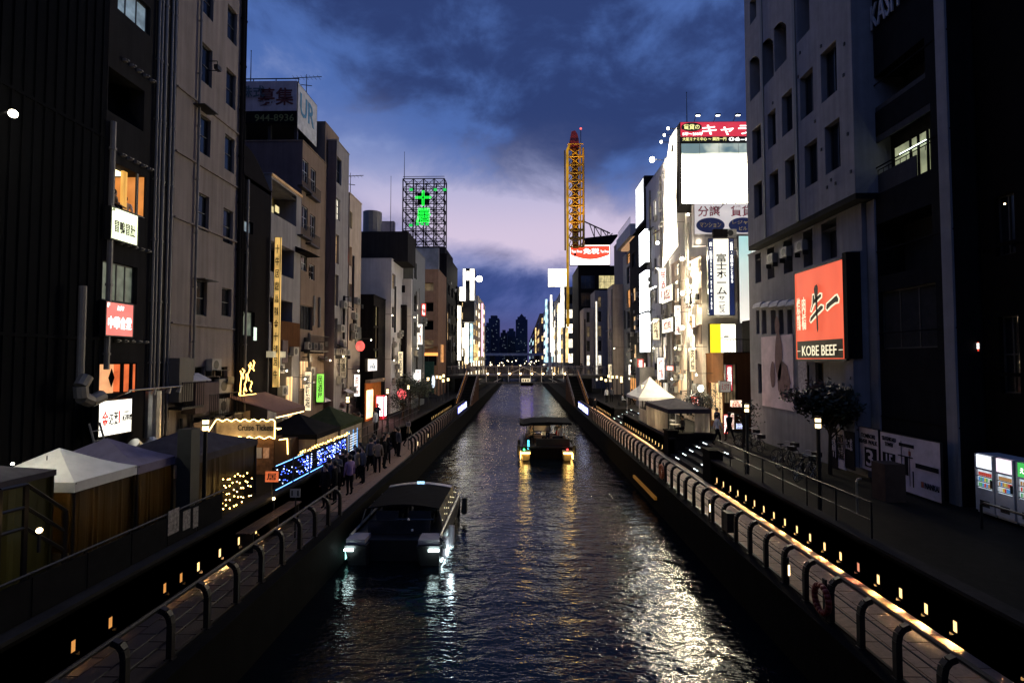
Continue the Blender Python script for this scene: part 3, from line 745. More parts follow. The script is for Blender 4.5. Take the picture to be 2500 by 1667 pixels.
# lit room behind the 3rd floor glass: ceiling light, diners
zt = onX(303, 408, -14.5)[1]; zb = onX(303, 515, -14.5)[1]; ya, yb = Y_(262), Y_(344)
room = MB(); room.box(-15.9, -15.86, ya, yb, zb, zt); room.build('room_wall', emit('room_orange_glow', (.9, .32, .07), .8, .35, 1.2), b.root)  # back wall glows by itself in place of lamplight in the room
q = MB(); q.box(-15.7, -14.9, ya + .1, yb - .5, zt - .12, zt - .05); q.build('ceiling_light', emit('room_light', (1, .78, .45), 3.2), b.root)
q = MB(); q.box(-14.56, -14.50, Y_(322), Y_(322) + .09, zb, zt); q.box(-14.57, -14.51, ya, yb, zb, zb + .06); q.box(-14.58, -14.50, ya, ya + .05, zb, zt); q.build('window_mullion', M_frame, b.root)
q = MB(); q.box(-14.9, -14.8, Y_(308), Y_(318), zb, zt); q.build('curtain', emit('curtain_amber', (1., .50, .10), .9, .3, 4, (1, 3, .2)), b.root)
for k, (yy, hh) in enumerate(((17.95, .55), (18.25, .4), (18.75, .5))):
    person('sit', 'white' if k != 1 else 'tan', 'black', (-14.95, yy, zb - .75 - .1 * k), math.pi / 2 + k, ['diner in pale top behind the orange third floor window, nearest', 'diner in tan top in the middle of the orange third floor window', 'diner in pale top at the far side of the orange third floor window'][k], sc=.95)
# ground restaurant room
q = MB(); q.box(-15.88, -14.56, yb - .03, yb - .008, zb, zt); q.box(-15.88, -14.56, ya + .02, yb - .04, zb + .002, zb + .02); q.build('room_side', emit('room_orange_glow', ()), b.root)  # orange room light put into side wall and floor as emission
zt2 = onX(280, 885, -14.5)[1]; zb2 = onX(280, 960, -14.5)[1]; ya, yb = Y_(224), Y_(335)
room = MB(); room.box(-15.9, -15.86, max(17.3, ya), yb, zb2, zt2 + .4); room.build('room_wall', emit('room_red_glow', (1., .20, .06), .9, .4, 2.2), b.root)
q = MB(); q.box(-15.88, -14.56, yb - .03, yb - .008, zb2, zt2); q.build('room_side', emit('room_red_glow', ()), b.root)  # red room light likewise given by the walls' own emission
q = MB(); q.box(-14.82, -14.80, Y_(240), Y_(298), zb2, zt2); q.build('paper_screen', emit('screen_peach', (1., .46, .20), 1.0, .25, 2.5), b.root)
for px_ in (250, 292):
    yy = Y_(px_); zz = (zt2 + zb2) / 2; q = MB(); q.prism([(yy - .13, zz), (yy, zz - .33), (yy + .13, zz), (yy, zz + .33)], -14.79, -14.77, 'X'); q.build('diamond_ornament', M_blk, b.root)
q = MB()
for px_ in (238, 300, 322): q.box(-14.6, -14.52, Y_(px_), Y_(px_) + .09, zb2, zt2)
q.box(-14.6, -14.52, ya, yb, zt2 - .06, zt2); q.build('window_mullion', M_blk, b.root)
def lsign(name, label, X, px0, px1, pyt, pyb, pmid, **k):
    y0 = onX(px0, 880, X)[0]; y1 = onX(px1, 880, X)[0]; zt_ = onX(pmid, pyt, X)[1]; zb_ = onX(pmid, pyb, X)[1]
    if X < 0: P = (X, min(y0, y1), zb_); U = UY
    else: P = (X, max(y0, y1), zb_); U = UYn
    return sign(name, label, P, U, abs(y1 - y0), zt_ - zb_, k.pop('t', .22), k.pop('face'), k.pop('body', M_steel), **k)
K = mat('ink_black', (.012, .012, .012), .6); RED = mat('ink_red', (.55, .03, .03), .5); WH = mat('ink_white', (.8, .8, .8), .5)
E_inkw = emit('ink_white_lit', (1, 1, .95), 2.4); E_inkc = emit('ink_cream_lit', (1., .88, .6), 1.05); E_inkr = emit('ink_red_lit', (.9, .03, .03), .8)
lsign('shop_sign', 'lime white lit sign with black characters on the third floor', -14.25, 261, 329, 510, 590, 295, face=emit('sign_lime', (.93, 1., .62), 1.9), texts=[('3F', .03, .86, .14, .97, K), ('冒鴨冒肚', .12, .24, .88, .62, K)], cat='lit sign')
lsign('shop_sign', 'pink red lit sign with white characters on the second floor', -14.25, 255, 324, 738, 822, 290, face=emit('sign_pink', (1., .20, .17), 1.15, .15, 2), texts=[('中華食堂', .08, .22, .90, .58, E_inkw), ('F', .05, .82, .12, .95, E_inkw), ('えびす', .38, .76, .62, .90, E_inkw)], cat='lit sign')
lsign('shop_sign', 'large white lit sign with red and black characters above the tents', -14.0, 244, 327, 974, 1061, 285, face=emit('sign_warmwhite', (1., .96, .82), 2.4), texts=[('金', .10, .26, .27, .70, E_inkr), ('达莱', .29, .30, .56, .66, K), ('延辺料理', .68, .36, .96, .54, K), ('TSUTENKAKU\nTOWER', .68, .58, .90, .64, K)], stripes=[(.585, .30, .625, .68, E_inkr)], cat='lit sign')
# spotlights on an arm above the white sign
r = thing('sign_spotlights', 'row of small spotlights on an arm above the white restaurant sign', 'spotlight', (-14.2, 18.6, 6.5))
zs = onX(290, 955, -13.7)[1]; q = MB(); q.bar((-13.7, 17.6, zs), (-13.7, 20.4, zs + .02), .03); q.bar((-14.4, 17.8, zs - .3), (-13.7, 17.8, zs), .02); q.bar((-14.4, 19.6, zs - .3), (-13.7, 19.6, zs), .02); q.build('arm', M_galv, r)
for yy in (18.9, 19.7, 20.3):
    q = MB(); q.bar((-13.7, yy, zs), (-13.75, yy - .05, zs - .22), .05, 8, 0, .09); q.build('lamp_head', M_galv, r)
# big ducts
r = thing('exhaust_duct', 'fat galvanised exhaust duct bending beside the white sign', 'duct', (-14, 20, 4.3))
dy = onX(375, 960, -13.9)[0]; q = MB(); q.bar((-13.9, dy, 4.6), (-13.9, dy, onX(370, 955, -13.9)[1]), .26, 12); q.build('pipe', M_galv, r, smooth=False)
q = MB(); q.tube([(-13.9, dy, 4.7), (-13.8, dy - .15, 4.45), (-13.7, dy - .5, 4.3), (-13.7, dy - .9, 4.35), (-13.7, dy - 1.2, 4.6)], .2, 10); q.build('elbow', M_galv, r)
r = thing('exhaust_duct', 'dark curled exhaust duct left of the white sign', 'duct', (-14, 17, 4.3))
p0 = onX(203, 958, -13.9); q = MB(); q.tube([(-13.9, p0[0] + .1, p0[1] + .5), (-13.9, p0[0] - .1, p0[1] + .2), (-13.9, p0[0] - .05, p0[1] - .15), (-13.9, p0[0] + .3, p0[1] - .3), (-13.85, p0[0] + .7, p0[1] - .15)], .2, 10); q.build('elbow', M_galvd, r)
q = MB(); q.bar((-14.1, p0[0] + .1, p0[1] + .4), (-14.1, p0[0] + .1, 9.9), .11, 10); q.build('pipe', M_galvd, r)
# ladder
r = thing('ladder', 'short ladder leaning on the wall left of the white sign', 'ladder', (-13.7, 16.9, 3)); q = MB(); ly = onX(232, 1050, -13.6)[0]
q.bar((-13.3, ly, 3.9), (-13.8, ly, 5.5), .035); q.bar((-13.3, ly + .4, 3.9), (-13.8, ly + .4, 5.5), .035)
q.build('rail', M_galvd, r)
for k in range(5):
    q = MB(); q.bar((-13.34 - k * .09, ly, 4.05 + k * .3), (-13.34 - k * .09, ly + .4, 4.05 + k * .3), .02); q.build('rung', M_galvd, r)
# floodlight high on the dark flank
px_, py_ = 32, 278; yy, zz = onX(px_, py_, -13.2)
r = thing('floodlight', 'bright round floodlight on an arm high on the dark left wall', 'lamp', (-13.2, yy, zz)); q = MB(); q.ball((-13.2, yy, zz), .10, 10); q.build('bulb', emit('flood_bulb', (1., .90, .66), 30), r)
q = MB(); q.bar((-14.5, yy, zz - .3), (-13.25, yy, zz + .1), .03); q.build('arm', M_steel, r)
pl = bpy.data.lights.new('flood', 'POINT'); pl.energy = 90; pl.color = (1, .82, .5); pl.shadow_soft_size = .12; po = bpy.data.objects.new('flood_light', pl); COL.objects.link(po); po.location = (-13.05, yy, zz); 
# L2: cream building, two window columns
b = Bld('cream_apartment_building', 'tall cream stucco building on the left with two columns of dark windows', -1, 14.5, 20.80, 25.85, 34, M_cream)
for i, (pt, pb) in enumerate(((-60, 20), (95, 192), (275, 370), (470, 560), (683, 770))):
    b.W(474, 502, pt, pb, M_glass, 1, 2, .20)
for i, (pt, pb) in enumerate(((0, 85), (160, 250), (325, 412), (508, 592), (703, 772))):
    b.W(538, 562, pt, pb, M_glass, 1, 2, .20)
b.W(470, 500, 895, 975, M_blk, 1, 1); b.W(528, 556, 895, 985, M_glass, 1, 1)
b.done()
for pt in (242, 395, 550, 795):
    z = onX(470, pt, -14.5)[1]; b.band(z, .07, .09)
q = MB(); ymid = onX(410, 880, -14.5)[0]
b.pipe(onX(466, 880, -14.5)[0], 3, 33, .055); b.pipe(onX(572, 880, -14.5)[0], 3, 33.5, .09, M_blk); b.pipe(onX(578, 880, -14.5)[0], 3, 33.5, .07, M_blk)
for px_, py_ in ((505, 282), (505, 690), (533, 905)):
    y, z = onX(px_, py_, -14.5); q = MB(); q.prism([(y - 1.0, z + .02), (y, z + .02), (y, z + .05), (y - 1.0, z + .05)], -14.5, -13.95, 'X'); q.build('window_hood', M_steel, b.root)
y, z = onX(510, 150, -14.5); q = MB(); q.tube([(-14.5, y, z), (-14.1, y, z), (-14.1, y, z - .45), (-14.5, y, z - .45)], .02); q.box(-14.2, -14.02, y - .1, y + .2, z - .4, z - .2); q.build('bracket', M_steel, b.root)
y, z = onX(530, 960, -14.2); b.ac(y, z, 1.1); b.ac(y, z - .95, 1.1); y, z = onX(516, 905, -14.2); b.ac(y, z, .9)
q = MB(); y, z = onX(440, 1000, -13.9); q.box(-14.5, -13.9, y - .1, y + .8, z + .3, z + 2.1); q.build('boiler_cabinet', mat('cabinet', (.10, .09, .08), .6, streak=.5), b.root)
q = MB(); y, z = onX(480, 1010, -13.9); q.box(-14.5, -13.9, y - .1, y + 1.6, z, z + 1.3); q.build('utility_box', M_mauve, b.root)
b.railing(onX(405, 900, -14.5)[0], onX(460, 900, -14.5)[0], 5.6, 1.0, .7)
b.railing(onX(470, 900, -14.5)[0], onX(560, 900, -14.5)[0], 5.0, 1.0, .8)
for k in range(6):
    y = 21.2 + k * .75; q = MB(); q.box(-13.72, -13.70, y, y + .68, 3.0, 4.9 + .1 * (k % 2)); q.build('sheet_panel', mat('fence_sheet', (.16, .12, .09), .7, streak=.6), b.root)
# L3: black building with arched roof
b = Bld('black_building', 'black left building with a curved dark roof and one lit pale window', -1, 14.5, 26.1, 28.95, 17.2, M_blk)
b.W(592, 620, 760, 820, P_grn, 2, 1); b.W(585, 612, 535, 565, P_cool, 3, 1, frame=M_frame); b.W(592, 600, 610, 700, M_glass, 1, 1)
b.done()
q = MB(); n_ = 8
pts = [(26.1 + 2.85 * k / n_, 17.2 + 1.6 * math.cos(math.pi / 2 * k / n_)) for k in range(n_ + 1)]
q.prism(pts + [(28.95, 17.0), (26.1, 17.0)], -14.5, -22, 'X'); q.build('curved_roof', M_blk, b.root)
b.pipe(26.3, 3, 17, .06)
y, z = onX(612, 757, -14.49); q = MB(); q.box(-14.46, -14.43, y + .28, y + .55, z - 1.6, z - .9); q.build('lit_notice', emit('notice', (.8, .95, .8), 1.2), b.root)
# golden cursive tube ornament at its foot
r = thing('tube_light_ornament', 'golden wavy vertical tube lights on the dark wall above the awning', 'light', (-13.6, 26.5, 4.5)); E_gold = emit('tube_gold', (1., .58, .14), 5)
rr = random.Random(3)
for px_, t_, bt in ((588, 905, 965), (594, 900, 925), (600, 912, 955), (607, 890, 930), (612, 885, 900), (612, 930, 955), (596, 945, 965), (586, 950, 966), (618, 880, 905)):
    pts = []
    for k in range(6):
        y, z = onX(px_ + rr.uniform(-2, 2) + 2 * math.sin(k * 1.3), t_ + (bt - t_) * k / 5, -13.7); pts.append((-13.7, y, z))
    q = MB(); q.tube(pts, .028, 5); q.build('tube', E_gold, r)
q = MB(); y0, z0_ = onX(586, 966, -13.7); y1, z1_ = onX(625, 966, -13.7); q.bar((-13.7, y0, z0_), (-13.7, y1, z0_), .02, 4); q.build('tube', E_gold, r)
# L4: grey building with deep balconies
b = Bld('balcony_building', 'grey left building with four deep balconies and a sloping roof edge', -1, 14.5, 29.0, 33.0, 18.3, M_gray)
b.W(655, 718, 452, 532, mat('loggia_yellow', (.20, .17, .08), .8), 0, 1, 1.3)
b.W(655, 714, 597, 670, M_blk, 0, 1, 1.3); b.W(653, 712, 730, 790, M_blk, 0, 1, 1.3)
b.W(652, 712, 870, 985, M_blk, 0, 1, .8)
b.done()
for pt in (852,):
    z = onX(680, 860, -14.5)[1]; q = MB(); q.box(-14.5, -14.42, 29.3, 32.9, z, z + 1.9); q.build('wood_fascia', M_rust, b.root)
q = MB(); q.box(-14.5, -14.42, 29.0, 33.0, 18.2, 18.34); q.build('roof_edge_light', emit('edge_warm', (.8, .45, .18), .25, .4), b.root)
for px_ in (658, 672):
    y, z = onX(px_, 512, -14.6); q = MB(); q.box(-14.62, -14.58, y, y + .45, z - .1, z + .28); q.build('lit_opening', P_yel, b.root)
y, z = onX(665, 864, -14.3); q = MB(); q.box(-14.4, -14.0, y - .5, y + 1.0, z - .2, z + .15); q.build('fascia_board', emit('fascia', (.85, .72, .45), .45, .3), b.root)
y, z = onX(710, 930, -14.3); q = MB(); q.box(-14.44, -14.36, y - .35, y - .05, 3.5, 6.5); q.box(-14.44, -14.36, y + .15, y + .35, 3.5, 6.5); q.build('lit_column', emit('lit_column', (1., .62, .28), .9, .5, 1, (1, 1, .5)), b.root)
# tall thin gold sign with brush lettering
ytop, ztop = onX(647, 560, -13.9); zb_ = onX(642, 950, -13.9)[1]
E_goldp = emit('gold_panel', (1., .60, .17), .85, .55, 2.2, (1, 1, .55))
r = thing('banner_sign', 'very tall thin gold sign with dark brush strokes on the balcony building corner', 'sign', (-13.9, 28.8, zb_))
q = MB(); q.box(-14.2, -13.84, 28.86, 28.98, zb_, ztop); q.build('casing', M_steel, r)
q = MB(); q.box(-14.17, -13.87, 28.845, 28.857, zb_ + .03, ztop - .03); q.build('face', E_goldp, r)
q = MB(); q.box(-13.838, -13.83, 28.87, 28.97, zb_ + .03, ztop - .03); q.build('face', E_goldp, r)
hh = (ztop - zb_) / 12
for k in range(11):
    key = ['酒\n処\n堀\n川', '道\n頓\n堀', '居\n酒\n屋'][k % 3] if False else ['牛', '居', '分譲', '十', '金', '募集', '元気\n道頓堀', '肉\n橋', '居', '牛', '十'][k]
    letter(r, key, (-14.14, 28.84, zb_ + .15 + hh * (k + .5)), UX, (0, 0, 1), .24, hh * .66, K, .004)
# L5: brown building carrying the recruitment billboard
b = Bld('brown_bay_building', 'brown building on the left with bay windows below a rooftop billboard', -1, 14.5, 33.05, 37.2, 22.0, M_brown, depth=14)
for pt, pb in ((385, 440), (500, 555), (622, 660)): b.W(731, 746, pt, pb, M_glass, 2, 2, .15, M_frame_l); b.W(752, 765, pt + 22, pb + 22, M_glass, 2, 2, .15, M_frame_l)
b.W(750, 757, 650, 674, P_white, 1, 1)
b.W(728, 762, 745, 805, M_glass, 4, 1); b.W(730, 760, 880, 950, P_warm, 4, 2)
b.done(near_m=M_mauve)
for px_, py_ in ((739, 452), (760, 475), (739, 570), (758, 590)):
    y, z = onX(px_, py_, -14.5); b.railing(y - .8, y + .8, z - .25, .7, .35)
b.railing(33.3, 36.5, 8.2, 1., .6)
for k in range(3): b.ac(33.4 + k, 8.25, .8, .1)
y, z = onX(737, 622, -14.5); q = MB(); q.prism([(-14.5, z + .35), (-13.6, z), (-14.5, z - .02)], y - 1.0, y + .9, 'Y'); q.build('awning', M_blk, b.root)
q = MB(); q.box(-16.6, -14.55, 37.0, 39.8, 21.0, onX(765, 262, -14.6)[1]); q.build('penthouse', M_brown, b.root)
zt_ = onY(650, 198, 33.0)[1]; zm = onY(650, 271, 33.0)[1]; zl = onY(650, 300, 33.0)[1]; xr = onY(725, 250, 33.0)[0]; xl = -22.5
r = thing('rooftop_billboard', 'unlit white rooftop billboard with two big dark red characters and phone number', 'billboard', (-17, 33.5, 22.0))
q = MB(); q.box(xl, xr, 33.05, 36.3, zl, zt_ - .02); q.build('casing', M_steel, r)
q = MB(); q.box(xl, xr - .02, 33.02, 33.045, zm, zt_); q.build('face', mat('board_white', (.42, .38, .42), .6, var=.3, sc=1.5, streak=.5), r)
q = MB(); q.box(xl, xr - .02, 33.00, 33.045, zl, zm - .02); q.build('lower_face', M_blk, r)
q = MB(); q.box(xr, xr + .03, 33.1, 36.2, zl - .3, zt_ - .1); q.build('side_face', mat('board_white2', (.50, .50, .50), .6, var=.3), r)
q = MB(); q.prism([(-22.5, zt_), (-19.6, zt_), (-20.9, zm - .6), (-22.5, zm - 1)], 32.95, 32.99, 'Y'); q.build('pennant', mat('board_pale', (.5, .48, .55), .6), r)
DRED = mat('ink_darkred', (.085, .008, .010), .6)
x0, za = onY(628, 258, 33.0); x1, zb_ = onY(717, 214, 33.0); letter(r, '募集', (x0, 33.02, za), UX, (0, 0, 1), x1 - x0, zb_ - za, DRED, .015)
x0, za = onY(622, 297, 33.0); x1, zb_ = onY(718, 279, 33.0); letter(r, '944-8936', (x0, 33.0, za), UX, (0, 0, 1), x1 - x0, zb_ - za, mat('ink_olive', (.16, .17, .05), .6), .015)
x0, za = onY(585, 240, 33.0); letter(r, '株式', (x0 + .1, 32.94, za), UX, (0, 0, 1), 1.6, .8, mat('ink_teal', (.05, .10, .12), .6), .015)
letter(r, 'UR', (xr + .03, 33.4, zl + .75), UY, (0, 0, 1), 2.3, 1.5, mat('ink_blue', (.05, .22, .38), .5), .015)
q = MB(); q.bar((xl, 33.2, zt_ + .25), (xr, 33.2, zt_ + .25), .04)
for k in range(6): q.bar((xl + (xr - xl) * k / 5, 33.2, zt_ - .1), (xl + (xr - xl) * k / 5, 33.2, zt_ + .25), .03)
q.build('top_rail', M_steel, r)
for k in range(4): q = MB(); x = xl + 2 + (xr - xl - 2.3) * k / 3; q.box(x, x + .2, 33.3, 33.5, 21.5, zl); q.build('support', M_steel, r)
x, z = onY(612, 198, 34)
antenna(x, 34, z - .5, 2.6, 'thin lightning rod above the recruitment billboard'); x, z = onY(748, 225, 36); antenna(x, 36, z - .6, 1.9, 'small television antenna at the right end of the recruitment billboard', True)
# L6: grey tower with dark top opening
b = Bld('grey_tower_building', 'grey left building with large dark loggia on top and lit stair windows', -1, 13.8, 37.3, 40.0, 23.9, M_gray)
b.NW(776, 800, 345, 412, M_blk, 0, 1, 1.5)
b.W(808, 828, 375, 440, M_glass, 2, 2); b.W(810, 826, 478, 532, P_white, 3, 3, frame=M_frame); b.W(809, 824, 568, 640, P_warm, 3, 3); b.W(809, 824, 668, 745, P_dim, 3, 3); b.W(808, 823, 775, 850, M_glass, 3, 3)
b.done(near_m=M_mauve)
y, z = onX(816, 625, -13.75); q = MB(); q.box(-14.01, -13.99, 37.9, 39.4, z - .3, z + .3); q.build('red_stripe', P_red, b.root)
for k in range(3): b.ac(37.5 + .9 * k, 7.9, .8)
# L7
b = Bld('tiled_narrow_building', 'narrow pale tiled building with a yellow and a red lit window', -1, 13.8, 40.3, 43.3, 20.9, M_beige)
b.W(842, 856, 510, 552, P_yel, 1, 1); b.W(843, 856, 598, 646, P_warm, 1, 1); b.W(841, 857, 690, 735, P_dim, 2, 1); b.W(838, 845, 785, 832, M_glass, 1, 1); b.W(852, 860, 790, 832, M_glass, 1, 1)
b.done()
y, z = onX(849, 624, -13.7); q = MB(); q.box(-14.01, -13.99, y - .9, y + .9, z - .3, z + .25); q.build('red_stripe', P_red, b.root)
x, z = onY(855, 480, 42); antenna(x, 42, z - .3, 2.3, 'television antenna on the narrow pale tiled building', True)
# L8a low black glass front, lantern
b = Bld('black_glass_shop', 'low black left building with tall yellowish lit windows and a red lantern', -1, 12.7, 43.4, 47.2, 13.1, M_blk)
for a in (892, 901, 909, 917): b.W(a, a + 6, 738 + (a - 892) * .4, 795, P_yel, 1, 2); b.W(a, a + 6, 800, 850, P_dim, 1, 2); b.W(a, a + 6, 856, 873, P_yel, 1, 1)
b.done()
# L8 white
b = Bld('white_block_building', 'plain white walled building on the left behind the black glass shop', -1, 12.2, 47.3, 52.0, 17.0, M_whitew)
for pt, pb in ((660, 705), (740, 800), (830, 880)): b.W(944, 952, pt, pb, M_glass, 1, 2); b.W(956, 964, pt + 8, pb, M_glass if pt > 700 else P_dim, 1, 2)
b.done()
x0, z0_ = onY(868, 596, 48); q = MB(); q.box(x0 + .0, x0 + 5, 48, 51.5, 16.9, z0_ + 1.2); q.build('roof_shed', M_char, b.root)
q = MB(); q.bar((x0 + 1.3, 49, 17.0), (x0 + 1.3, 49, z0_ + 3.3), .9, 14); q.build('water_tank', M_galvd, b.root)
x1, zt_ = onY(962, 540, 53); x0, zb_ = onY(905, 600, 53)
sign('rooftop_billboard', 'small faded rooftop billboard with a dark red disc behind the white building', (x0, 53, zb_), UX, x1 - x0, zt_ - zb_, .6, mat('board_faded', (.36, .30, .30), .7, var=.4, sc=.6), M_steel, [('産', .42, .35, .58, .6, K)], 'billboard', stripes=[(.05, .42, .28, .85, DRED)])
x, z = onY(954, 500, 53); antenna(x, 53, 20, z - 17, 'thin mast beside the small faded billboard')
# red lantern
y, z = onX(886, 845, -12.0)
def lantern(x, y, z, r_, label, m_):
    r = thing('lantern', label, 'lantern', (x, y, z)); q = MB(); q.ball((x, y, z), r_, 12, 0, 1.15); q.build('shade', m_, r, smooth=True)
    q = MB(); q.bar((x, y, z + r_ * 1.1), (x, y, z + r_ * 1.4), r_ * .45, 8); q.bar((x, y, z - r_ * 1.25), (x, y, z - r_ * 1.05), r_ * .45, 8); q.build('cap', K, r)
    return r
lantern(-12.2, y, z, .34, 'round red paper lantern hanging on the black glass building', emit('lantern_red', (1., .10, .08), 1.8, .3))
lsign('shop_sign', 'small white lit picture sign above the orange shop on the left', -12.5, 898, 921, 876, 906, 909, face=emit('sign_white_mid', (1., .9, .85), 1.6, .5, 4), texts=[('元気\n道頓堀', .2, .2, .8, .8, mat('ink_blue', ()))], cat='lit sign')
# L9 grey stepped
b = Bld('grey_stepped_building', 'grey stepped concrete building on the left with lit signs up its front', -1, 11.2, 52.1, 58.5, 19.2, M_tile)
b.NW(953, 975, 632, 650, M_blk, 1, 1)
for pt, pb in ((640, 680), (720, 760), (785, 820)): b.W(1010, 1016, pt, pb, M_glass, 1, 2)
for pt, pb in ((735, 755), (765, 800), (810, 850)): b.W(1018, 1024, pt, pb, P_white, 1, 2)
b.done()
q = MB(); x0, z0_ = onY(968, 682, 51.9); q.box(x0, -11.25, 51.6, 52.09, 3, z0_); q.build('annex', M_whitew, b.root)
y, z = onX(985, 700, -11.6); q = MB(); q.box(-12.4, -11.9, 51.4, 51.6, z - .3, z + .4); q.build('vent', M_blk, b.root)
q = MB(); x0, z0_ = onY(969, 745, 51.4); q.box(x0, x0 + 1.0, 51.0, 51.59, 3, z0_); q.build('dark_annex', M_blk, b.root)
# L10 orange brown with billboard and neon tower behind
b = Bld('orange_brown_building', 'orange brown building on the left with dark balcony openings facing us', -1, 11.7, 71.0, 78.4, 20.2, M_brn2)
for pt, pb, m_ in ((690, 710, P_dim), (738, 760, M_blk), (782, 805, M_blk), (830, 850, P_dim)): b.NW(1030, 1058, pt, pb, m_, 0, 1, 1.0)
b.W(1076, 1086, 840, 885, P_or, 2, 2); b.NW(1026, 1066, 868, 892, M_blk, 2, 1)
b.done()
q = MB(); q.box(-16.4, -11.72, 70.85, 70.95, 8.2, 8.6); q.build('soffit_light', emit('soffit', (1., .42, .10), 1.6), b.root)
q = MB(); q.box(-16.4, -11.6, 70.2, 71.0, 9.5, 9.7); q.build('canopy', M_brn2, b.root)
q = MB(); q.box(-17, -12.2, 69.8, 70.9, 2.7, 7.4); q.build('green_hoarding', mat('hoarding_green', (.03, .07, .05), .7), b.root)
x1, zt_ = onY(1071, 605, 71); x0, zb_ = onY(1012, 662, 71)
sign('rooftop_billboard', 'grey blue faded billboard on top of the orange brown building', (x0, 71, zb_), UX, x1 - x0, zt_ - zb_, .5, mat('board_faded2', (.26, .27, .30), .7, var=.5, sc=.5), M_steel, [('産', .06, .5, .2, .78, K)], 'billboard')
# neon tower: lattice frame with green characters
TY = 80.0; x0, z1_ = onY(984, 437, TY); x1, z0_ = onY(1084, 640, TY); D_ = 2.2
r = thing('neon_tower', 'black steel lattice rooftop tower carrying green neon characters', 'sign tower', ((x0 + x1) / 2, TY + 1, z0_)); q = MB()
nxk, nzk = 4, 8; xs = [x0 + (x1 - x0) * k / nxk for k in range(nxk + 1)]; zs_ = [z0_ + (z1_ - z0_) * k / nzk for k in range(nzk + 1)]
for yy in (TY, TY + D_):
    for x in xs: q.bar((x, yy, z0_), (x, yy, z1_), .10, 4)
    for z in zs_: q.bar((x0, yy, z), (x1, yy, z), .085, 4); q.bar((x0, yy, z + .35), (x1, yy, z + .35), .05, 4)
    for i in range(nxk):
        for j in range(nzk):
            q.bar((xs[i], yy, zs_[j]), (xs[i + 1], yy, zs_[j + 1]), .05, 4); q.bar((xs[i + 1], yy, zs_[j]), (xs[i], yy, zs_[j + 1]), .05, 4)
for x in (x0, x1):
    for z in zs_: q.bar((x, TY, z), (x, TY + D_, z), .085, 4)
q.build('frame', M_blk, r)
q = MB(); q.box(x0 + .2, x1 - .2, TY + .4, TY + 1.8, z0_ - 3.2, z0_ + 2.6); q.build('base_plinth', M_blk, r)
GRN = emit('neon_green', (.015, .95, .06), 2.3)
def outline(parent, key, P, w, h, m_, rad=.055):
    vs, fs = BATCH[('t', key)]
    from collections import Counter
    top = [f for f in fs if all(vs[i][2] > .01 for i in f)]
    cnt = Counter(); 
    for f in top:
        for a, c in zip(f, f[1:] + f[:1]): cnt[tuple(sorted((a, c)))] += 1
    xs_ = [v[0] for v in vs]; ys_ = [v[1] for v in vs]; a0, a1, b0, b1 = min(xs_), max(xs_), min(ys_), max(ys_)
    q = MB(); P = V(P)
    for (a, c), nn in cnt.items():
        if nn == 1:
            pa, pc = [(P.x + (vs[i][0] - a0) / (a1 - a0) * w, P.y, P.z + (vs[i][1] - b0) / (b1 - b0) * h) for i in (a, c)]
            q.bar(pa, pc, rad, 4)
    return q.build('neon_character', m_, parent)
for key, pa, pb in (('十', (1014, 502), (1052, 466)), ('居', (1017, 543), (1050, 509))):
    xa, za = onY(pa[0], pa[1], TY - .5); xb, zb_ = onY(pb[0], pb[1], TY - .5); outline(r, key, (xa, TY - .5, za), xb - xa, zb_ - za, GRN, .045)
    q = MB(); q.box(xa + .3, xb - .3, TY - .3, TY - .1, za + .2, zb_ - .2); q.build('backing', M_blk, r)
for pa in ((1003, 464), (1062, 464), (1002, 551), (1019, 548), (1030, 548), (1042, 548), (1085, 464)):
    xa, za = onY(pa[0], pa[1], TY - .3); q = MB(); q.box(xa - .2, xa + .3, TY - .35, TY - .25, za - .15, za + .25); q.build('neon_patch', emit('neon_green_dim', (.02, .8, .10), .8), r)
x, z = onY(987, 437, TY); antenna(x, TY, z, 4.3, 'thin lightning rod on the neon tower', rd=.06)
# building under the neon tower, dark
b = Bld('dark_slab_building', 'tall almost black building on the left under the neon tower', -1, 11.7, 78.6, 92, 24.0, M_blk)
b.W(1092, 1096, 760, 830, P_warm, 1, 4); b.W(1092, 1094, 700, 708, P_white, 1, 1)
for i in range(3):
    for j in range(4): b.F(80 + 4 * i, 82 + 4 * i, 9 + 3 * j, 10.6 + 3 * j, M_glass, 2, 1)
b.done()
q = MB(); q.box(-22, -12, 78.7, 88, 24, 25.2); q.build('roof_block', M_char, b.root)
# ================================================================== RIGHT BANK
M_grayR = mat('wall_grey_render', (0.2420, 0.2310, 0.2420), .88, var=.28, sc=1.4, streak=.5, bump=.5, bsc=20)
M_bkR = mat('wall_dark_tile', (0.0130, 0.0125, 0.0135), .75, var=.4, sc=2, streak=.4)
M_nr = mat('wall_dark_brown', (0.0080, 0.0060, 0.0050), .8, var=.4, sc=2, streak=.4)
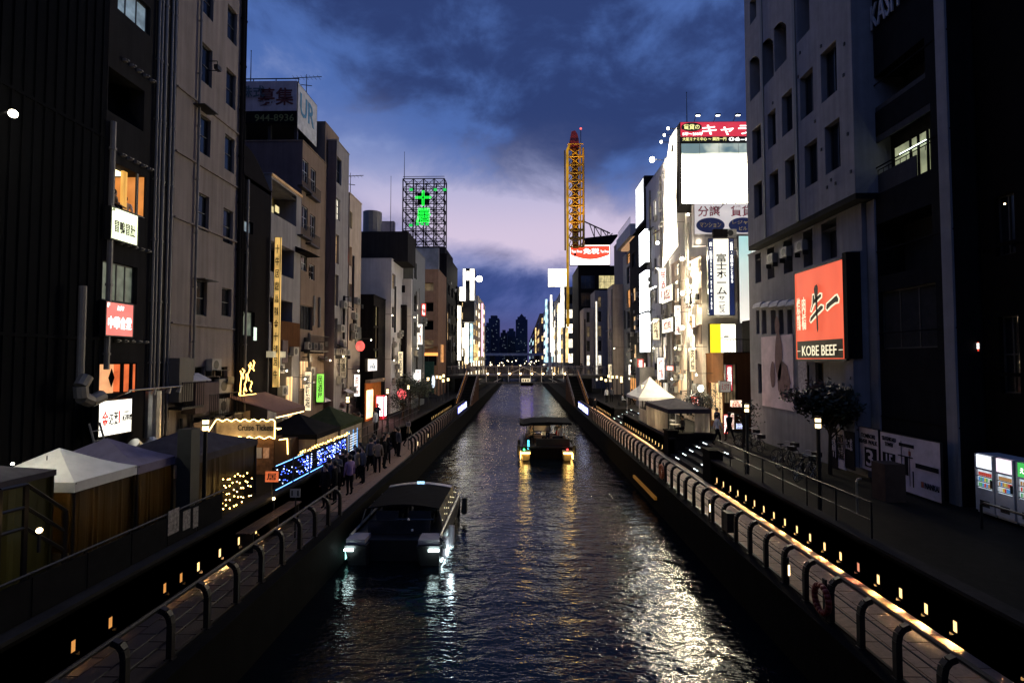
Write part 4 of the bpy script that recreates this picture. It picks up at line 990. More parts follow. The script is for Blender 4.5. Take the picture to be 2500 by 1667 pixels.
# R0 nearest, behind the vending machines
b = Bld('dark_brown_building', 'nearest right building, almost black brown wall behind the vending machines', 1, 15.6, -14, 17.6, 30, M_nr)
b.W(2440, 2490, 770, 960, M_glass, 2, 2); b.W(2440, 2490, 470, 620, M_glass, 2, 1)
b.done(); b.band(7.0, .12, .05); b.band(11.2, .12, .06)
b.pipe(onX(2350, 880, 15.4)[0], 6.6, 15, .05, mat('pipe_brass', (.35, .24, .10), .3, .7))
q = MB(); q.tube([(15.5, 15.9, 5.1), (15.5, 15.9, 5.7), (15.5, 14.6, 5.7), (15.5, 14.6, 5.1)], .03); q.build('conduit', M_steel, b.root)
y, z = onX(2385, 860, 15.5); sign('sign_reflection', 'tiny red and white lit sign reflected in the dark far right window', (15.45, y + .12, z), UYn, .30, .38, .05, emit('sign_red_s', (1., .08, .04), 1.2), M_steel, [('一', .1, .4, .5, .6, E_inkw), ('居', .55, .3, .95, .8, E_inkw)], 'lit sign')  # reflection in the window glass built as a small glowing board
y, z = onX(2449, 498, 15.4); r = thing('wall_lamp', 'single tiny warm lamp point on the black right wall', 'lamp', (15.4, y, z)); q = MB(); q.ball((15.45, y, z), .03, 6); q.build('bulb', E_warm, r); q = MB(); q.bar((15.48, y, z), (15.6, y, z), .012, 4); q.build('arm', M_steel, r)
# R1 dark balconies, raised lettering
b = Bld('dark_balcony_building', 'dark right building with deep balconies, one brightly lit, and raised white lettering', 1, 14.8, 17.7, 22.0, 32, M_bkR)
b.W(2138, 2280, 130, 225, mat('loggia_dark', (.03, .03, .032), .9), 0, 1, 1.2)
b.W(2142, 2290, 285, 440, mat('loggia_dark', (.03, .03, .032), .9), 0, 1, .62); b.W(2145, 2286, 520, 660, mat('loggia_dark', ()), 0, 1, 1.2); b.W(2150, 2290, 700, 850, mat('loggia_dark', ()), 3, 1)
b.done()
q = MB(); q.box(14.72, 14.8, 17.72, 18.15, 2.6, 31.9); q.box(14.72, 14.8, 21.5, 21.98, 2.6, 31.9); q.build('pilaster', M_grayR, b.root)
for z in (5.2, 8.6, 12.0, 15.5, 19.0, 22.3): b.band(z, .05, .03, M_blk)
# lit room
XW = 15.30; ya = onX(2286, 880, XW)[0]; yb = onX(2194, 880, XW)[0]
zt_ = onX(2240, 332, XW)[1]; zb_ = onX(2240, 440, XW)[1]
q = MB(); q.box(XW, XW + .01, ya, yb, zb_, zt_); q.build('lit_window', emit('pane_fluoro', (.66, .70, .42), .50, .5, 1.5), b.root)
q = MB(); q.box(XW - .10, XW - .06, ya + .05, yb - .5, zt_ - .42, zt_ - .37); q.build('strip_light', emit('strip', (.85, 1., .9), 5), b.root)
for f_ in (.0, .24, .45, .93): q = MB(); q.box(XW - .05, XW - .005, ya + (yb - ya) * f_, ya + (yb - ya) * f_ + .09, zb_, zt_); q.build('window_mullion', M_blk, b.root)
zf = onX(2225, 385, 14.87)[1]
q = MB(); q.box(14.85, 14.9, onX(2252, 880, 14.87)[0], 21.4, zf - 1.6, zf); q.build('balcony_front', mat('balcony_front', (.06, .058, .06), .85, streak=.5), b.root)
q = MB(); y0_, y1_ = 17.95, 21.4; q.bar((14.86, y0_, zf + .18), (14.86, y1_, zf + .18), .022, 4)
for k in range(12): yy = y0_ + (y1_ - y0_) * k / 11; q.bar((14.86, yy, zf - (1.0 if yy < 18.5 else 0)), (14.86, yy, zf + .18), .014, 4)
q.build('balcony_rail', M_blk, b.root)
q = MB(); z = onX(2240, 190, 14.8)[1]; q.box(14.82, 14.88, 18.2, 21.4, z - 1.5, z); q.build('balcony_front', mat('balcony_front', ()), b.root)
P0 = onX(2127, 72, 14.7); letter(b.root, 'KASHOEN', (14.72, P0[0], P0[1] - .1), UYn, (0, 0, 1), 3.0, 1.05, mat('letter_pale', (.35, .34, .36), .6), .03, thick=.06)
letter(b.root, 'FU', (14.72, 21.6, P0[1] + 1.35), UYn, (0, 0, 1), .9, .95, mat('letter_pale', ()), .03, thick=.06)
# R2 grey rendered building: projecting upper block, recessed strip, lower wall
XU = 13.9; yn = 21.4; yf = onX(1832, 880, XU)[0]; zlow = onX(1838, 597, XU)[1]
b = Bld('grey_rendered_building', 'grey rendered right building with projecting upper block, arched and square dark windows', 1, XU, yn, yf, 32, M_grayR, z0=zlow)
M_void = mat('window_void', (.02, .022, .03), .4)
for (a, c, pt, pb) in ((1846, 1868, 300, 385), (1885, 1905, 260, 350), (1921, 1947, 212, 315), (1967, 2000, 162, 272), (2020, 2060, 97, 224),
                       (1848, 1868, 440, 525), (1887, 1909, 412, 500), (1926, 1952, 376, 475), (1975, 2007, 338, 445), (2026, 2064, 288, 410)):
    b.W(a, c, pt, pb, M_glass, 2, 1, .35)
b.W(1843, 1868, 118, 222, M_void, 0, 1, .7); b.W(1875, 1903, 72, 185, M_void, 0, 1, .7); b.W(1905, 1936, 30, 145, mat('loggia_tan', (.22, .17, .13), .9), 0, 1, .9)
b.W(1962, 1995, -60, 70, M_void, 0, 1, .7); b.W(1846, 1862, -30, 30, M_void, 0, 1, .7)
b.done()
# arched heads: fill the corners of the three big openings
for (a, c, pt, pb) in ((1843, 1868, 118, 222), (1875, 1903, 72, 185), (1905, 1936, 30, 145)):
    y1 = onX(a, 880, XU)[0]; y0 = onX(c, 880, XU)[0]; zt_ = onX((a + c) / 2, pt, XU)[1]; h_ = (y1 - y0) * .5
    poly = [(y0 - .01, zt_ + .02)] + [(y0 + (y1 - y0) * k / 10, zt_ - h_ * (1 - math.sin(math.pi / 2 * min(1, k / 7)) ** .8)) for k in range(11)] + [(y1 + .01, zt_ + .02)]
    q = MB(); q.prism([(y0 - .01, zt_ + .02)] + poly[1:-1] + [(y1 + .01, zt_ + .02)], XU - .004, XU + .3, 'X'); q.build('arch_head', M_grayR, b.root)
q = MB(); yy = onX(1875, 880, XU)[0]; q.box(XU - .05, XU, yy - .1, yy + .1, zlow, 31.9); yy = onX(1957, 880, XU)[0]; q.box(XU - .07, XU, yy - .12, yy + .12, zlow, 31.9); q.build('joint_pipe', M_tile, b.root)
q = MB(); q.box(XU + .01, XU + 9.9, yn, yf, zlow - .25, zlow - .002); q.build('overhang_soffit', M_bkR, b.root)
rr = random.Random(5)
q = MB()
for k in range(26):
    px_, py_ = rr.uniform(1880, 2080), rr.uniform(60, 470); y, z = onX(px_, py_, XU - .03)
    if any(o[0] - .15 < y < o[1] + .15 and o[2] - .2 < z < o[3] + .2 for o in b.fr) or z < zlow + .2 or not yn < y < yf: continue
    q.box(XU - .05, XU, y - .04, y + .04, z - .1, z + .04)
q.build('anchor_bolts', M_steel, b.root, kind='stuff')
XL = 14.55
zL = zlow - .26
b2 = Bld('grey_base_building', 'lower storeys of the grey right building carrying the red beef restaurant sign', 1, XL, 22.05, 33.0, zL, M_grayR)
for a, c in ((1848, 1862), (1878, 1895), (1918, 1940), (1967, 1990), (2012, 2050)): b2.F(onX(c, 880, XL)[0], onX(a, 880, XL)[0], 12.3, zL - .1, M_void, 0, 1, .5)
for a, c in ((1848, 1856), (1862, 1873), (1884, 1896), (1903, 1915), (1924, 1936)): b2.W(a, c, 757 - (a - 1848) * .03, 815, M_glass, 1, 1, .3)
b2.W(1850, 1859, 888, 960, M_glass, 1, 1, .2)
b2.W(1950, 1975, 890, 990, M_glass, 1, 1, .2); b2.W(1990, 2010, 885, 980, M_glass, 1, 1, .2)
b2.done()
for a in (1848, 1868, 1888, 1910, 1930):
    y, z = onX(a + 2, 750 - (a - 1848) * .07, XL); q = MB()
    pts = [(0, .35), (-.18, .33), (-.32, .22), (-.38, .05), (-.38, 0), (0, 0)]
    q.prism([(XL + u, z + v - .1) for u, v in pts], y - 1.05, y - .1, 'Y'); q.build('window_hood', M_whitew, b2.root)
for k, px_ in enumerate((1900, 1935, 1975)): y, z = onX(px_, 640 - k * 15, XL); b2.ac(y, z, .9)
q = MB(); y, z = onX(1860, 840, XL); y2, z2 = onX(1945, 980, XL); q.box(XL - .04, XL, y2 + .2, y, 4.8, onX(1890, 820, XL)[1]); pm_ = q.build('mural_panel', mat('mural_base', (.66, .52, .54), .8, var=.25, sc=1.2), b2.root)
q = MB(); rr = random.Random(9)
def blob(cx, cz, rx, rz_, n=14, t=.045):
    q.prism([(cx + rx * math.cos(2 * math.pi * k / n) * rr.uniform(.85, 1.1), cz + rz_ * math.sin(2 * math.pi * k / n) * rr.uniform(.9, 1.08)) for k in range(n)], XL - .055, XL - t, 'X')
y, z = onX(1903, 880, XL); blob(y, z + .3, .42, 1.4); y3, z3 = onX(1915, 930, XL); blob(y3, z3, .7, 1.1); blob(y + .1, z + 2.0, .28, .5); blob(y + .7, z - .8, .3, .8)
q.build('mural_figure', mat('mural_dark', (.20, .12, .12), .8), b2.root)
q = MB(); q.box(XL - .07, XL - .04, 26.4, 27.2, 5.0, 7.6); q.build('notice_panel', mat('notice_panel', (.45, .40, .42), .8, var=.5, sc=8), b2.root)
b2.part('ledge', M_grayR, lambda m_: m_.box(XL - .5, XL, 22.05, 22.6, 3, 12.2))
# beef sign, back lit
XS = 13.9
yl = onX(1942, 880, XS)[0]; yr = onX(2066, 880, XS)[0]; zt_ = onX(2004, 645, XS)[1]; zb_ = onX(2004, 881, XS)[1]
INKG = mat('ink_olive_black', (.03, .028, .008), .5)
bs = sign('shop_sign', 'big glowing coral red sign with white edged black characters, KOBE BEEF band', (XS, yl, zb_), UYn, yl - yr, zt_ - zb_, .35, emit('sign_coral', (.95, .125, .055), 1.0, .16, 1.3, (1, 1, .35)), M_steel,
     [('焼\n鶴', .06, .34, .14, .70, E_inkc), ('肉\n橋', .17, .34, .26, .70, E_inkc), ('KOBE BEEF', .16, .055, .84, .165, E_inkc)], 'lit sign', stripes=[(.03, .01, .97, .205, mat('band_dark', (.045, .035, .008), .4))], rim=.09)
P = V((XS, yl, zb_)); U_ = V(UYn); w = yl - yr; h = zt_ - zb_
outline_w = E_inkc
def brush(poly, grow, m_, off, nm):
    cx = sum(p[0] for p in poly) / len(poly); cy = sum(p[1] for p in poly) / len(poly); q = MB(); Nn = U_.cross(V((0, 0, 1)))
    pts = []
    n = len(poly)
    for i in range(n):
        a = V((*poly[i - 1], 0)); c = V((*poly[i], 0)); d = V((*poly[(i + 1) % n], 0)); e1 = (c - a).normalized(); e2 = (d - c).normalized()
        nn = V((e1.y + e2.y, -(e1.x + e2.x), 0)); nn = nn.normalized() if nn.length > .01 else V((e1.y, -e1.x, 0))
        p = c + nn * grow; pts.append(P + U_ * (p.x * w) + V((0, 0, 1)) * (p.y * h) + Nn * off)
    i0 = 0; q.quad(pts); q.quad([p - Nn * .01 for p in pts][::-1])
    return q.build(nm, m_, bs)
strokes = [[(.485, .33), (.47, .60), (.44, .76), (.46, .79), (.50, .80), (.515, .76), (.50, .60), (.505, .33), (.495, .30)],
           [(.40, .60), (.36, .535), (.375, .53), (.43, .60), (.58, .66), (.585, .69), (.555, .695), (.45, .655), (.44, .70), (.41, .70)],
           [(.345, .43), (.36, .415), (.46, .47), (.61, .535), (.615, .565), (.57, .575), (.47, .525), (.36, .465)],
           [(.67, .53), (.69, .515), (.76, .55), (.84, .575), (.89, .575), (.90, .605), (.87, .645), (.84, .64), (.77, .61), (.68, .575)]]
for st in strokes: brush(st[::1], .016, outline_w, .004, 'character_edge')
for st in strokes: brush(st, -.003, INKG, .012, 'character')
for a in (.05, .88):
    q = MB(); q.obox(P + U_ * w * a + V((0, 0, .105 * h)) + U_.cross(V((0, 0, 1))) * .01, U_, (0, 0, 1), w * .07, .03, .01); q.build('rule', E_inkc, bs)
q = MB(); q.box(XS - .1, XS + .5, yr - .32, yr - .04, zb_ + .1, zt_ + .15); q.build('edge_column', M_blk, bs)
# far corner shops between grey building and the white building (facing us)
b = Bld('balcony_shop', 'small brown shop house with a black iron balcony under the yellow sign', 1, 14.2, 36.5, 39.9, 8.0, M_rust, depth=12)
b.NW(1748, 1800, 888, 985, P_dim, 4, 1); b.NF(16.6, 17.8, 3.2, 6.2, P_warm, 2, 1)
b.F(36.8, 39.4, 3.0, 5.9, P_warm, 3, 1)
b.done(.2)
q = MB()
for k in range(16): x = 14.2 + k * .22; q.bar((x, 36.3, 8.0), (x, 36.3, 9.0), .015, 4)
q.bar((14.2, 36.3, 9.0), (17.6, 36.3, 9.0), .03, 4); q.bar((14.2, 36.3, 8.08), (17.6, 36.3, 8.08), .03, 4); q.build('balcony_rail', M_blk, b.root)
q = MB(); q.box(16.2, 17.6, 36.6, 38, 8.0, 10.4); q.build('roof_box', M_blk, b.root)
q = MB(); q.ball((16.9, 36.3, 8.7), .28, 10); q.build('satellite_dish', M_whitew, b.root)
b = Bld('white_sign_building', 'pale building on the right wearing the vertical blue and white sign', 1, 13.95, 40.0, 44.6, 15.6, M_beige, depth=12)
XN = 14.0
for pt, pb, m_ in ((595, 625, P_dim), (640, 668, P_white), (705, 745, M_glass), (770, 800, P_dim), (820, 850, P_white), (880, 930, P_warm), (950, 990, P_white)): b.W(1676, 1692, pt, pb, m_, 2, 1)
for pt, pb, m_ in ((620, 660, P_dim), (700, 750, P_white), (790, 840, P_dim)): b.W(1708, 1722, pt, pb, m_, 1, 2)
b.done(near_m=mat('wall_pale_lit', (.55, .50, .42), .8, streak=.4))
q = MB(); q.box(14.6, 19.4, 39.2, 39.99, onY(1750, 610, 39.9)[1], onY(1750, 590, 39.9)[1]); q.build('cornice', M_grayR, b.root)
b.near_ac(onY(1775, 580, 39.5)[0], onY(1775, 577, 39.5)[1], 1.); b.pipe(42.6, 3, 19, .09); b.pipe(43.2, 3, 20, .06)
q = MB(); x0, z0_ = onY(1742, 578, 39.6); q.box(x0, x0 + 1.1, 39.6, 39.9, z0_, z0_ + .6); q.build('vent_opening', M_blk, b.root)
E_signw = emit('sign_ivory_lit', (1., .95, .82), 1.15, .12, .8); NAVY = mat('band_navy', (.012, .03, .16), .5)  # the ivory sign is floodlit; that wash is put in as face emission
def ysign(name, label, Y, px0, px1, pyt, pyb, **k):
    x0, zt__ = onY(px0, pyt, Y); x1, zb__ = onY(px1, pyb, Y)
    return sign(name, label, (x0, Y, zb__), UX, x1 - x0, zt__ - zb__, k.pop('t', .3), k.pop('face'), k.pop('body', M_steel), **k)
ysign('vertical_sign', 'tall ivory vertical sign with black characters between two navy bands', 39.0, 1728, 1795, 582, 770, face=E_signw,
      stripes=[(0, 0, .19, 1, NAVY), (.80, 0, 1, 1, NAVY)], texts=[('富\n士\nホ\nー\nム', .31, .27, .70, .80, K), ('サ\nー\nビ\nス', .38, .035, .62, .25, K),
      ('貸\n・\n賃\n貸\n0\n1\n2\n0\n・\n5\n1\n8\n・\n1\n0\n5', .05, .08, .16, .95, E_inkw), ('賃\n貸\n・\n分\n譲\nの\nこ\nと\nな\nら', .85, .42, .95, .95, E_inkw)], cat='lit sign')
# teal-to-white board beside it, its floodlight put in as emission
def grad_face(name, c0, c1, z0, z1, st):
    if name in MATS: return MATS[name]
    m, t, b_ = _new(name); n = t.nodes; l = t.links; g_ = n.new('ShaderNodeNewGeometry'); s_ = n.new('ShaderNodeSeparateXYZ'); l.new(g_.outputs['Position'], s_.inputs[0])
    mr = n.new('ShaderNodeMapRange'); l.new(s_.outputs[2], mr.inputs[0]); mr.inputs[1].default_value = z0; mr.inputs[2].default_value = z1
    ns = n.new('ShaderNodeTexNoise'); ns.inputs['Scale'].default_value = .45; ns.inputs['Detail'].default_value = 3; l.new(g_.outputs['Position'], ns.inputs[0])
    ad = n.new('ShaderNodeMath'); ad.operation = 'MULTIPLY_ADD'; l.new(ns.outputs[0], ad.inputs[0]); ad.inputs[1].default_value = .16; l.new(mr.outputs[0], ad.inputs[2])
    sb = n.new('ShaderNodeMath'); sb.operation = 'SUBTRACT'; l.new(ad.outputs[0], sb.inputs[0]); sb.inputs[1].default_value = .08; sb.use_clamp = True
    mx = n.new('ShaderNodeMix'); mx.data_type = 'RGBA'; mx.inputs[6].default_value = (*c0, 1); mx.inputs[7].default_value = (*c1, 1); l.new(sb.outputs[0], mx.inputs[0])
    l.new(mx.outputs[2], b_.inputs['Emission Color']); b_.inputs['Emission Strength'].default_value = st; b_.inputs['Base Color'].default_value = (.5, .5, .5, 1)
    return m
zb_ = onY(1820, 770, 39.0)[1]; zt_ = onY(1820, 582, 39.0)[1]
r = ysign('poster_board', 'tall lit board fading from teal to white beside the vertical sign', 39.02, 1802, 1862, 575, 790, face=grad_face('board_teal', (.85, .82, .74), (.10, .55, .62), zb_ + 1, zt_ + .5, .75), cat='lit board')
x0, z0_ = onY(1836, 638, 38.9); ysign('logo_plate', 'white plate with a blue corner logo on the teal lit board', 38.9, 1834, 1856, 612, 640, face=emit('plate_white', (.9, .95, .9), 1.), t=.06, texts=[('L', .15, .35, .6, .9, mat('ink_blue', ())), ('FUJI', .1, .06, .9, .26, K)], cat='lit sign', rim=.01)
ysign('lit_board', 'bright board half yellow half white above the black iron balcony', 39.4, 1732, 1798, 790, 862, face=emit('board_white_hot', (1., .95, .75), 2.2), stripes=[(0, .0, .42, 1, emit('board_yellow', (1., .72, .02), 1.3))], cat='lit sign')
ysign('vertical_sign', 'narrow red bordered vertical lit sign left of the balcony shop', 39.2, 1734, 1751, 872, 933, face=emit('sign_cream_s', (1., .78, .60), 1.1), body=mat('ink_red', ()), texts=[('道\n頓\n堀', .25, .12, .75, .88, RED)], cat='lit sign', rim=.1)
ysign('vertical_sign', 'dark red vertical sign with white characters on the balcony shop', 36.1, 1772, 1790, 890, 955, face=emit('sign_dkred', (.75, .05, .07), .75), texts=[('居\n酒\n屋', .2, .1, .8, .9, E_inkw)], cat='lit sign')
ysign('shop_sign', 'pale sign with small characters under the dark red vertical sign', 36.0, 1757, 1785, 930, 958, face=emit('sign_pale_s', (.6, .5, .42), .4), texts=[('えびす', .15, .2, .85, .8, RED)], cat='sign')
# billboard 2: purple characters and navy ovals
b = Bld('pale_billboard_building', 'pale right building stepped above, with white signboard of purple characters', 1, 14.1, 44.7, 48.4, 16.5, M_beige, depth=12)
for pt, pb, m_ in ((640, 670, P_white), (700, 735, P_white), (765, 790, P_white), (830, 850, P_dim), (900, 960, P_warm)): b.W(1650, 1662, pt, pb, m_, 1, 1)
b.done()
r = ysign('billboard', 'wide white billboard with purple red characters over two navy ovals', 40.6, 1694, 1855, 497, 572, face=emit('board_lilac_glow', (.85, .78, .80), .62), cat='billboard', t=.6, body=M_grayR, texts=[('分譲', .06, .58, .40, .92, mat('ink_plum', (.30, .02, .06), .5)), ('賃貸', .56, .58, .90, .92, mat('ink_plum', ()))])  # floodlight on this board partly painted in as emission of the face
x0, zc = onY(1694, 572, 40.6); x1, zt_ = onY(1855, 497, 40.6); w = x1 - x0; h = zt_ - zc
for u, key in ((.25, 'マンション'), (.74, 'レジャー')):
    q = MB(); q.prism([(x0 + w * (u + .215 * math.cos(2 * math.pi * k / 28)), zc + h * (.29 + .25 * math.sin(2 * math.pi * k / 28))) for k in range(28)], 40.57, 40.59, 'Y'); q.build('oval', NAVY, r)
    letter(r, key, (x0 + w * (u - .16), 40.565, zc + h * (.22 if u < .5 else .32)), UX, (0, 0, 1), w * .32, h * (.16 if u < .5 else .12), mat('ink_gold', (.55, .42, .20), .5), .005)
letter(r, 'ビル', (x0 + w * .68, 40.565, zc + h * .12), UX, (0, 0, 1), w * .12, h * .12, mat('ink_gold', ()), .005)
q = MB(); q.box(x0, x1, 40.65, 41.1, zc - .9, zc); q.build('base_panel', M_grayR, r)
q = MB(); q.bar((x0, 41, zt_ + .35), (x1, 41, zt_ + .35), .04)
for k in range(7): q.bar((x0 + w * k / 6, 41, zt_), (x0 + w * k / 6, 41, zt_ + .35), .03)
q.build('top_rail', M_galv, r)
# the big white building with the giant board
YB = 45.6
b = Bld('white_billboard_building', 'tall white lit building on the right carrying the giant rooftop board', 1, 14.0, 48.5, 57.5, 27.0, M_whitew, depth=14)
for i in range(7):
    for j in range(4):
        m_ = [P_dim, M_glass, P_white, M_glass, P_yel][(i * 3 + j * 2) % 5]
        b.F(49.2 + j * 2.05, 50.3 + j * 2.05, 4.2 + i * 3.1, 5.9 + i * 3.1, m_, 2, 2)
b.done(); b.pipe(48.9, 3, 27, .16); b.pipe(51.1, 3, 26, .09); b.pipe(55.4, 3, 26, .10)
x0, zt_ = onY(1660, 298, YB); x1, zb_ = onY(1900, 498, YB); zsep = onY(1700, 347, YB)[1]
r = thing('giant_billboard', 'giant lit billboard: red band of white characters above a white panel given a floodlit glow', 'billboard', (x0 + 4, YB + 1, zb_))
q = MB(); q.box(x0, x1, YB + .02, YB + 2.6, zb_, zt_); q.build('casing', M_char, r)
q = MB(); q.box(x0 + .1, x1, YB - .01, YB + .018, zb_ + .1, onY(1700, 351, YB)[1]); q.build('face', grad_face('board_giant_glow', (1., .92, .66), (.0004, .005, .0055), zb_ + 2.6, zb_ + 4.7, 20.), r)  # floodlighting of the board stands in the face's own strong emission
zr = onY(1700, 334, YB)[1]
q = MB(); q.box(x0 + .05, x1, YB - .02, YB + .018, zr, zt_ - .05); q.build('red_band', emit('band_red', (.70, .035, .07), .95), r)
q = MB(); q.box(x0 + .05, x1, YB - .02, YB + .018, zsep, zr - .03); q.build('black_band', K, r)
W_ = x1 - x0
for k in range(1, 5): q = MB(); q.box(x0 + W_ * k / 5 - .012, x0 + W_ * k / 5 + .012, YB - .016, YB - .0105, zb_ + .1, zsep); q.build('panel_seam', M_galvd, r)
for k in range(1, 3): q = MB(); q.box(x0 + .1, x1, YB - .017, YB - .0115, zb_ + (zsep - zb_) * k / 3 - .01, zb_ + (zsep - zb_) * k / 3 + .01); q.build('panel_seam', M_galvd, r)
xa, za = onY(1714, 331, YB); xb, zc = onY(1835, 305, YB); letter(r, 'キャラ', (xa, YB - .02, za), UX, (0, 0, 1), xb - xa, zc - za, emit('ink_white_hot', (1, .97, .92), 2.2), .02)
q = MB(); xa, za = onY(1688, 311, YB); q.prism([(xa + .92 * math.cos(2 * math.pi * k / 24), za + .40 * math.sin(2 * math.pi * k / 24)) for k in range(24)], YB - .05, YB - .03, 'Y'); q.build('badge', K, r)
letter(r, '賃貸の', (xa - .72, YB - .055, za - .24), UX, (0, 0, 1), 1.44, .48, emit('ink_lemon', (1., .95, .35), 1.2), .01)
xa, za = onY(1666, 332, YB); letter(r, '5坪〜200坪', (xa, YB - .02, za), UX, (0, 0, 1), 1.8, .3, E_inkw, .02)
xa, za = onY(1666, 345, YB); letter(r, '大阪ミナミ中心 〜 関西一円', (xa, YB - .02, za), UX, (0, 0, 1), 3.9, .32, emit('ink_lemon', ()), .02)
xa, za = onY(1779, 345, YB); letter(r, '06-62', (xa, YB - .02, za), UX, (0, 0, 1), 2.4, .34, E_inkw, .02)
for k in range(4):
    xx = x0 + 1.3 + 1.75 * k; q = MB(); q.tube([(xx, YB + .2, zt_), (xx, YB - .4, zt_ + .35), (xx, YB - .9, zt_ + .25)], .03, 5); q.box(xx - .22, xx + .22, YB - 1.0, YB - .8, zt_ + .12, zt_ + .26); q.build('lamp_arm', M_steel, r)
    q = MB(); q.box(xx - .16, xx + .16, YB - .97, YB - .83, zt_ + .10, zt_ + .118); q.build('lamp_glow', E_white, r)
x, z = onY(1677, 290, YB + 2); antenna(x, YB + 2, z - .5, 3.0, 'thin rod antenna above the giant lit billboard', rd=.05)
# curved white banner on the corner
r = thing('banner_sign', 'long curved white lit banner sign on the corner below the giant board', 'lit sign', (13.4, 47, 14))
pts = [(1640, 330), (1630, 400), (1625, 480), (1626, 560), (1622, 650)]; q = MB()
L_ = [onY(a, c, 47.0) for a, c in pts]; R_ = [onY(a, c, 46.0) for a, c in ((1652, 312), (1652, 400), (1650, 480), (1653, 560), (1655, 600))]
for k in range(4): q.quad([(L_[k][0], 47.6, L_[k][1]), (R_[k][0], 46.0, R_[k][1]), (R_[k + 1][0], 46.0, R_[k + 1][1]), (L_[k + 1][0], 47.6, L_[k + 1][1])])
n0 = len(q.v); fr_ = [(x + .12, y + .15, z) for x, y, z in q.v]; q.build('face', emit('banner_face', (1., .88, .70), 6, .5, .9), r)
q = MB()
for k in range(0, len(fr_), 4): q.quad(fr_[k:k + 4][::-1])
q.build('casing', M_steel, r)
# lamps on arms sticking out over the canal from the lit facades
def armlamp(px, py, X, Xw, lab, rad=.13, power=0, grp=None):
    y, z = onX(px, py, X); r = thing('floodlight', lab, 'lamp', (X, y, z), grp)
    q = MB(); q.bar((Xw, y, z - .1), (X, y, z), .03, 5); q.build('arm', M_steel, r)
    q = MB(); q.ball((X, y, z), rad, 8); q.build('bulb', emit('flood_hot', (1., .92, .70), 22), r)
    if power:
        ld = bpy.data.lights.new('flood', 'POINT'); ld.energy = power; ld.color = (1, .86, .6); ld.shadow_soft_size = .15
        lo = bpy.data.objects.new('flood_light', ld); COL.objects.link(lo); lo.location = (X + .0, y - .25, z)
for i, (px_, py_, rad, pw, lab) in enumerate(((1592, 390, .26, 260, 'largest floodlight on an arm left of the giant billboard'), (1614, 347, .12, 0, 'small floodlight just above the largest one by the giant billboard'),
      (1622, 330, .11, 0, 'small floodlight, middle of three beside the red band'), (1631, 314, .11, 0, 'small floodlight, topmost beside the red band'),
      (1605, 593, .16, 160, 'floodlight on an arm beside the dark building, below the curved banner'),
      (1665, 632, .16, 160, 'starry bright lamp on the white facade, uppermost of three'), (1666, 716, .17, 200, 'starry bright lamp on the white facade, middle of three'),
      (1666, 800, .17, 200, 'starry bright lamp on the white facade, lowest of three'))):
    X = 12.6 if px_ < 1640 else 13.2; armlamp(px_, py_, X, 14.2, lab, rad, pw * 7)
for i, (px_, py_) in enumerate(((1680, 524), (1702, 592), (1832, 583))):
    armlamp(px_, py_, 14.0 if i < 2 else 16.4, 14.6 if i < 2 else 16.9, ['small warm lamp left of the navy ovals billboard', 'small warm lamp at the top left of the vertical sign', 'bright lamp at the top of the teal lit board'][i], .10, 220 if i else 60)
for i, (px_, py_) in enumerate(((1608, 468), (1610, 513), (1618, 538), (1614, 550), (1617, 420))):
    X = 13.0; y, z = onX(px_, py_, X); r = thing('arm_lamp', 'thin unlit spotlight on an arm from the dark building by the banner', 'lamp', (X, y, z), 'unlit arm lamps by the banner')
    q = MB(); q.bar((X, y, z), (14.0, y, z - .05), .03, 4); q.build('arm', M_whitew, r); q = MB(); q.box(X - .1, X + .12, y - .1, y + .1, z - .16, z - .03); q.build('lamp_head', M_galv, r)
# small lit boxes on the facade below
for i, (px0, px1, pt, pb, lab, tx) in enumerate(((1617, 1644, 697, 738, 'small white lit box sign on the white facade, upper of two', '肉\n橋'), (1617, 1644, 776, 812, 'small white lit box sign on the white facade, lower of two', '焼肉'))):
    lsign('box_sign', lab, 13.2, px0, px1, pt, pb, (px0 + px1) / 2, face=emit('box_face', (1., .95, .75), 1.8, .4, 1.5), texts=[(tx, .2, .2, .8, .8, RED)], cat='lit sign')
lsign('oval_sign', 'small pink red oval lit sign low on the white facade', 13.0, 1626, 1644, 892, 905, 1635, face=emit('oval_pink', (1., .25, .18), 1.4), texts=[('焼肉', .2, .15, .8, .85, E_inkw)], cat='lit sign')
# R5 dark grey building with white panels
b = Bld('dark_grey_building', 'dark grey right building with three tall white light panels and a lit cube', 1, 14.0, 57.7, 66.5, 22.8, M_char)
for pt in (615, 700, 770, 840):
    for a, c in ((1528, 1536), (1545, 1553)): b.W(a, c, pt + (1550 - a) * .2, pt + 34, [M_glass, P_warm, P_dim, P_warm][(pt + a) % 4], 2, 1)
b.F(58.5, 60, 9, 10.8, P_white, 2, 1); b.F(58.5, 60, 12.5, 14.2, M_glass, 2, 1); b.F(58.5, 60, 5.5, 7.3, P_white, 2, 1)
b.done()
x0, zt_ = onY(1590, 430, 58); zb_ = onY(1590, 600, 58)[1]
r = thing('cube_sign', 'black rooftop cube with one white lit side above the dark grey building', 'lit sign', (15.5, 60, 22.8)); q = MB(); q.box(13.9, 17.5, 57.8, 62.5, 22.88, zt_); q.build('casing', M_blk, r)
q = MB(); q.box(13.86, 13.89, 58.2, 62.2, 23.6, zt_ - .15); q.build('face', emit('cube_face', (.95, .95, 1.), 1.6, .3, 1), r)
q = MB(); q.box(13.6, 18, 57.5, 62.9, 22.882, 22.98); q.build('cornice', M_blk, r)
EP = emit('panel_white', (.92, .97, 1.), 5)
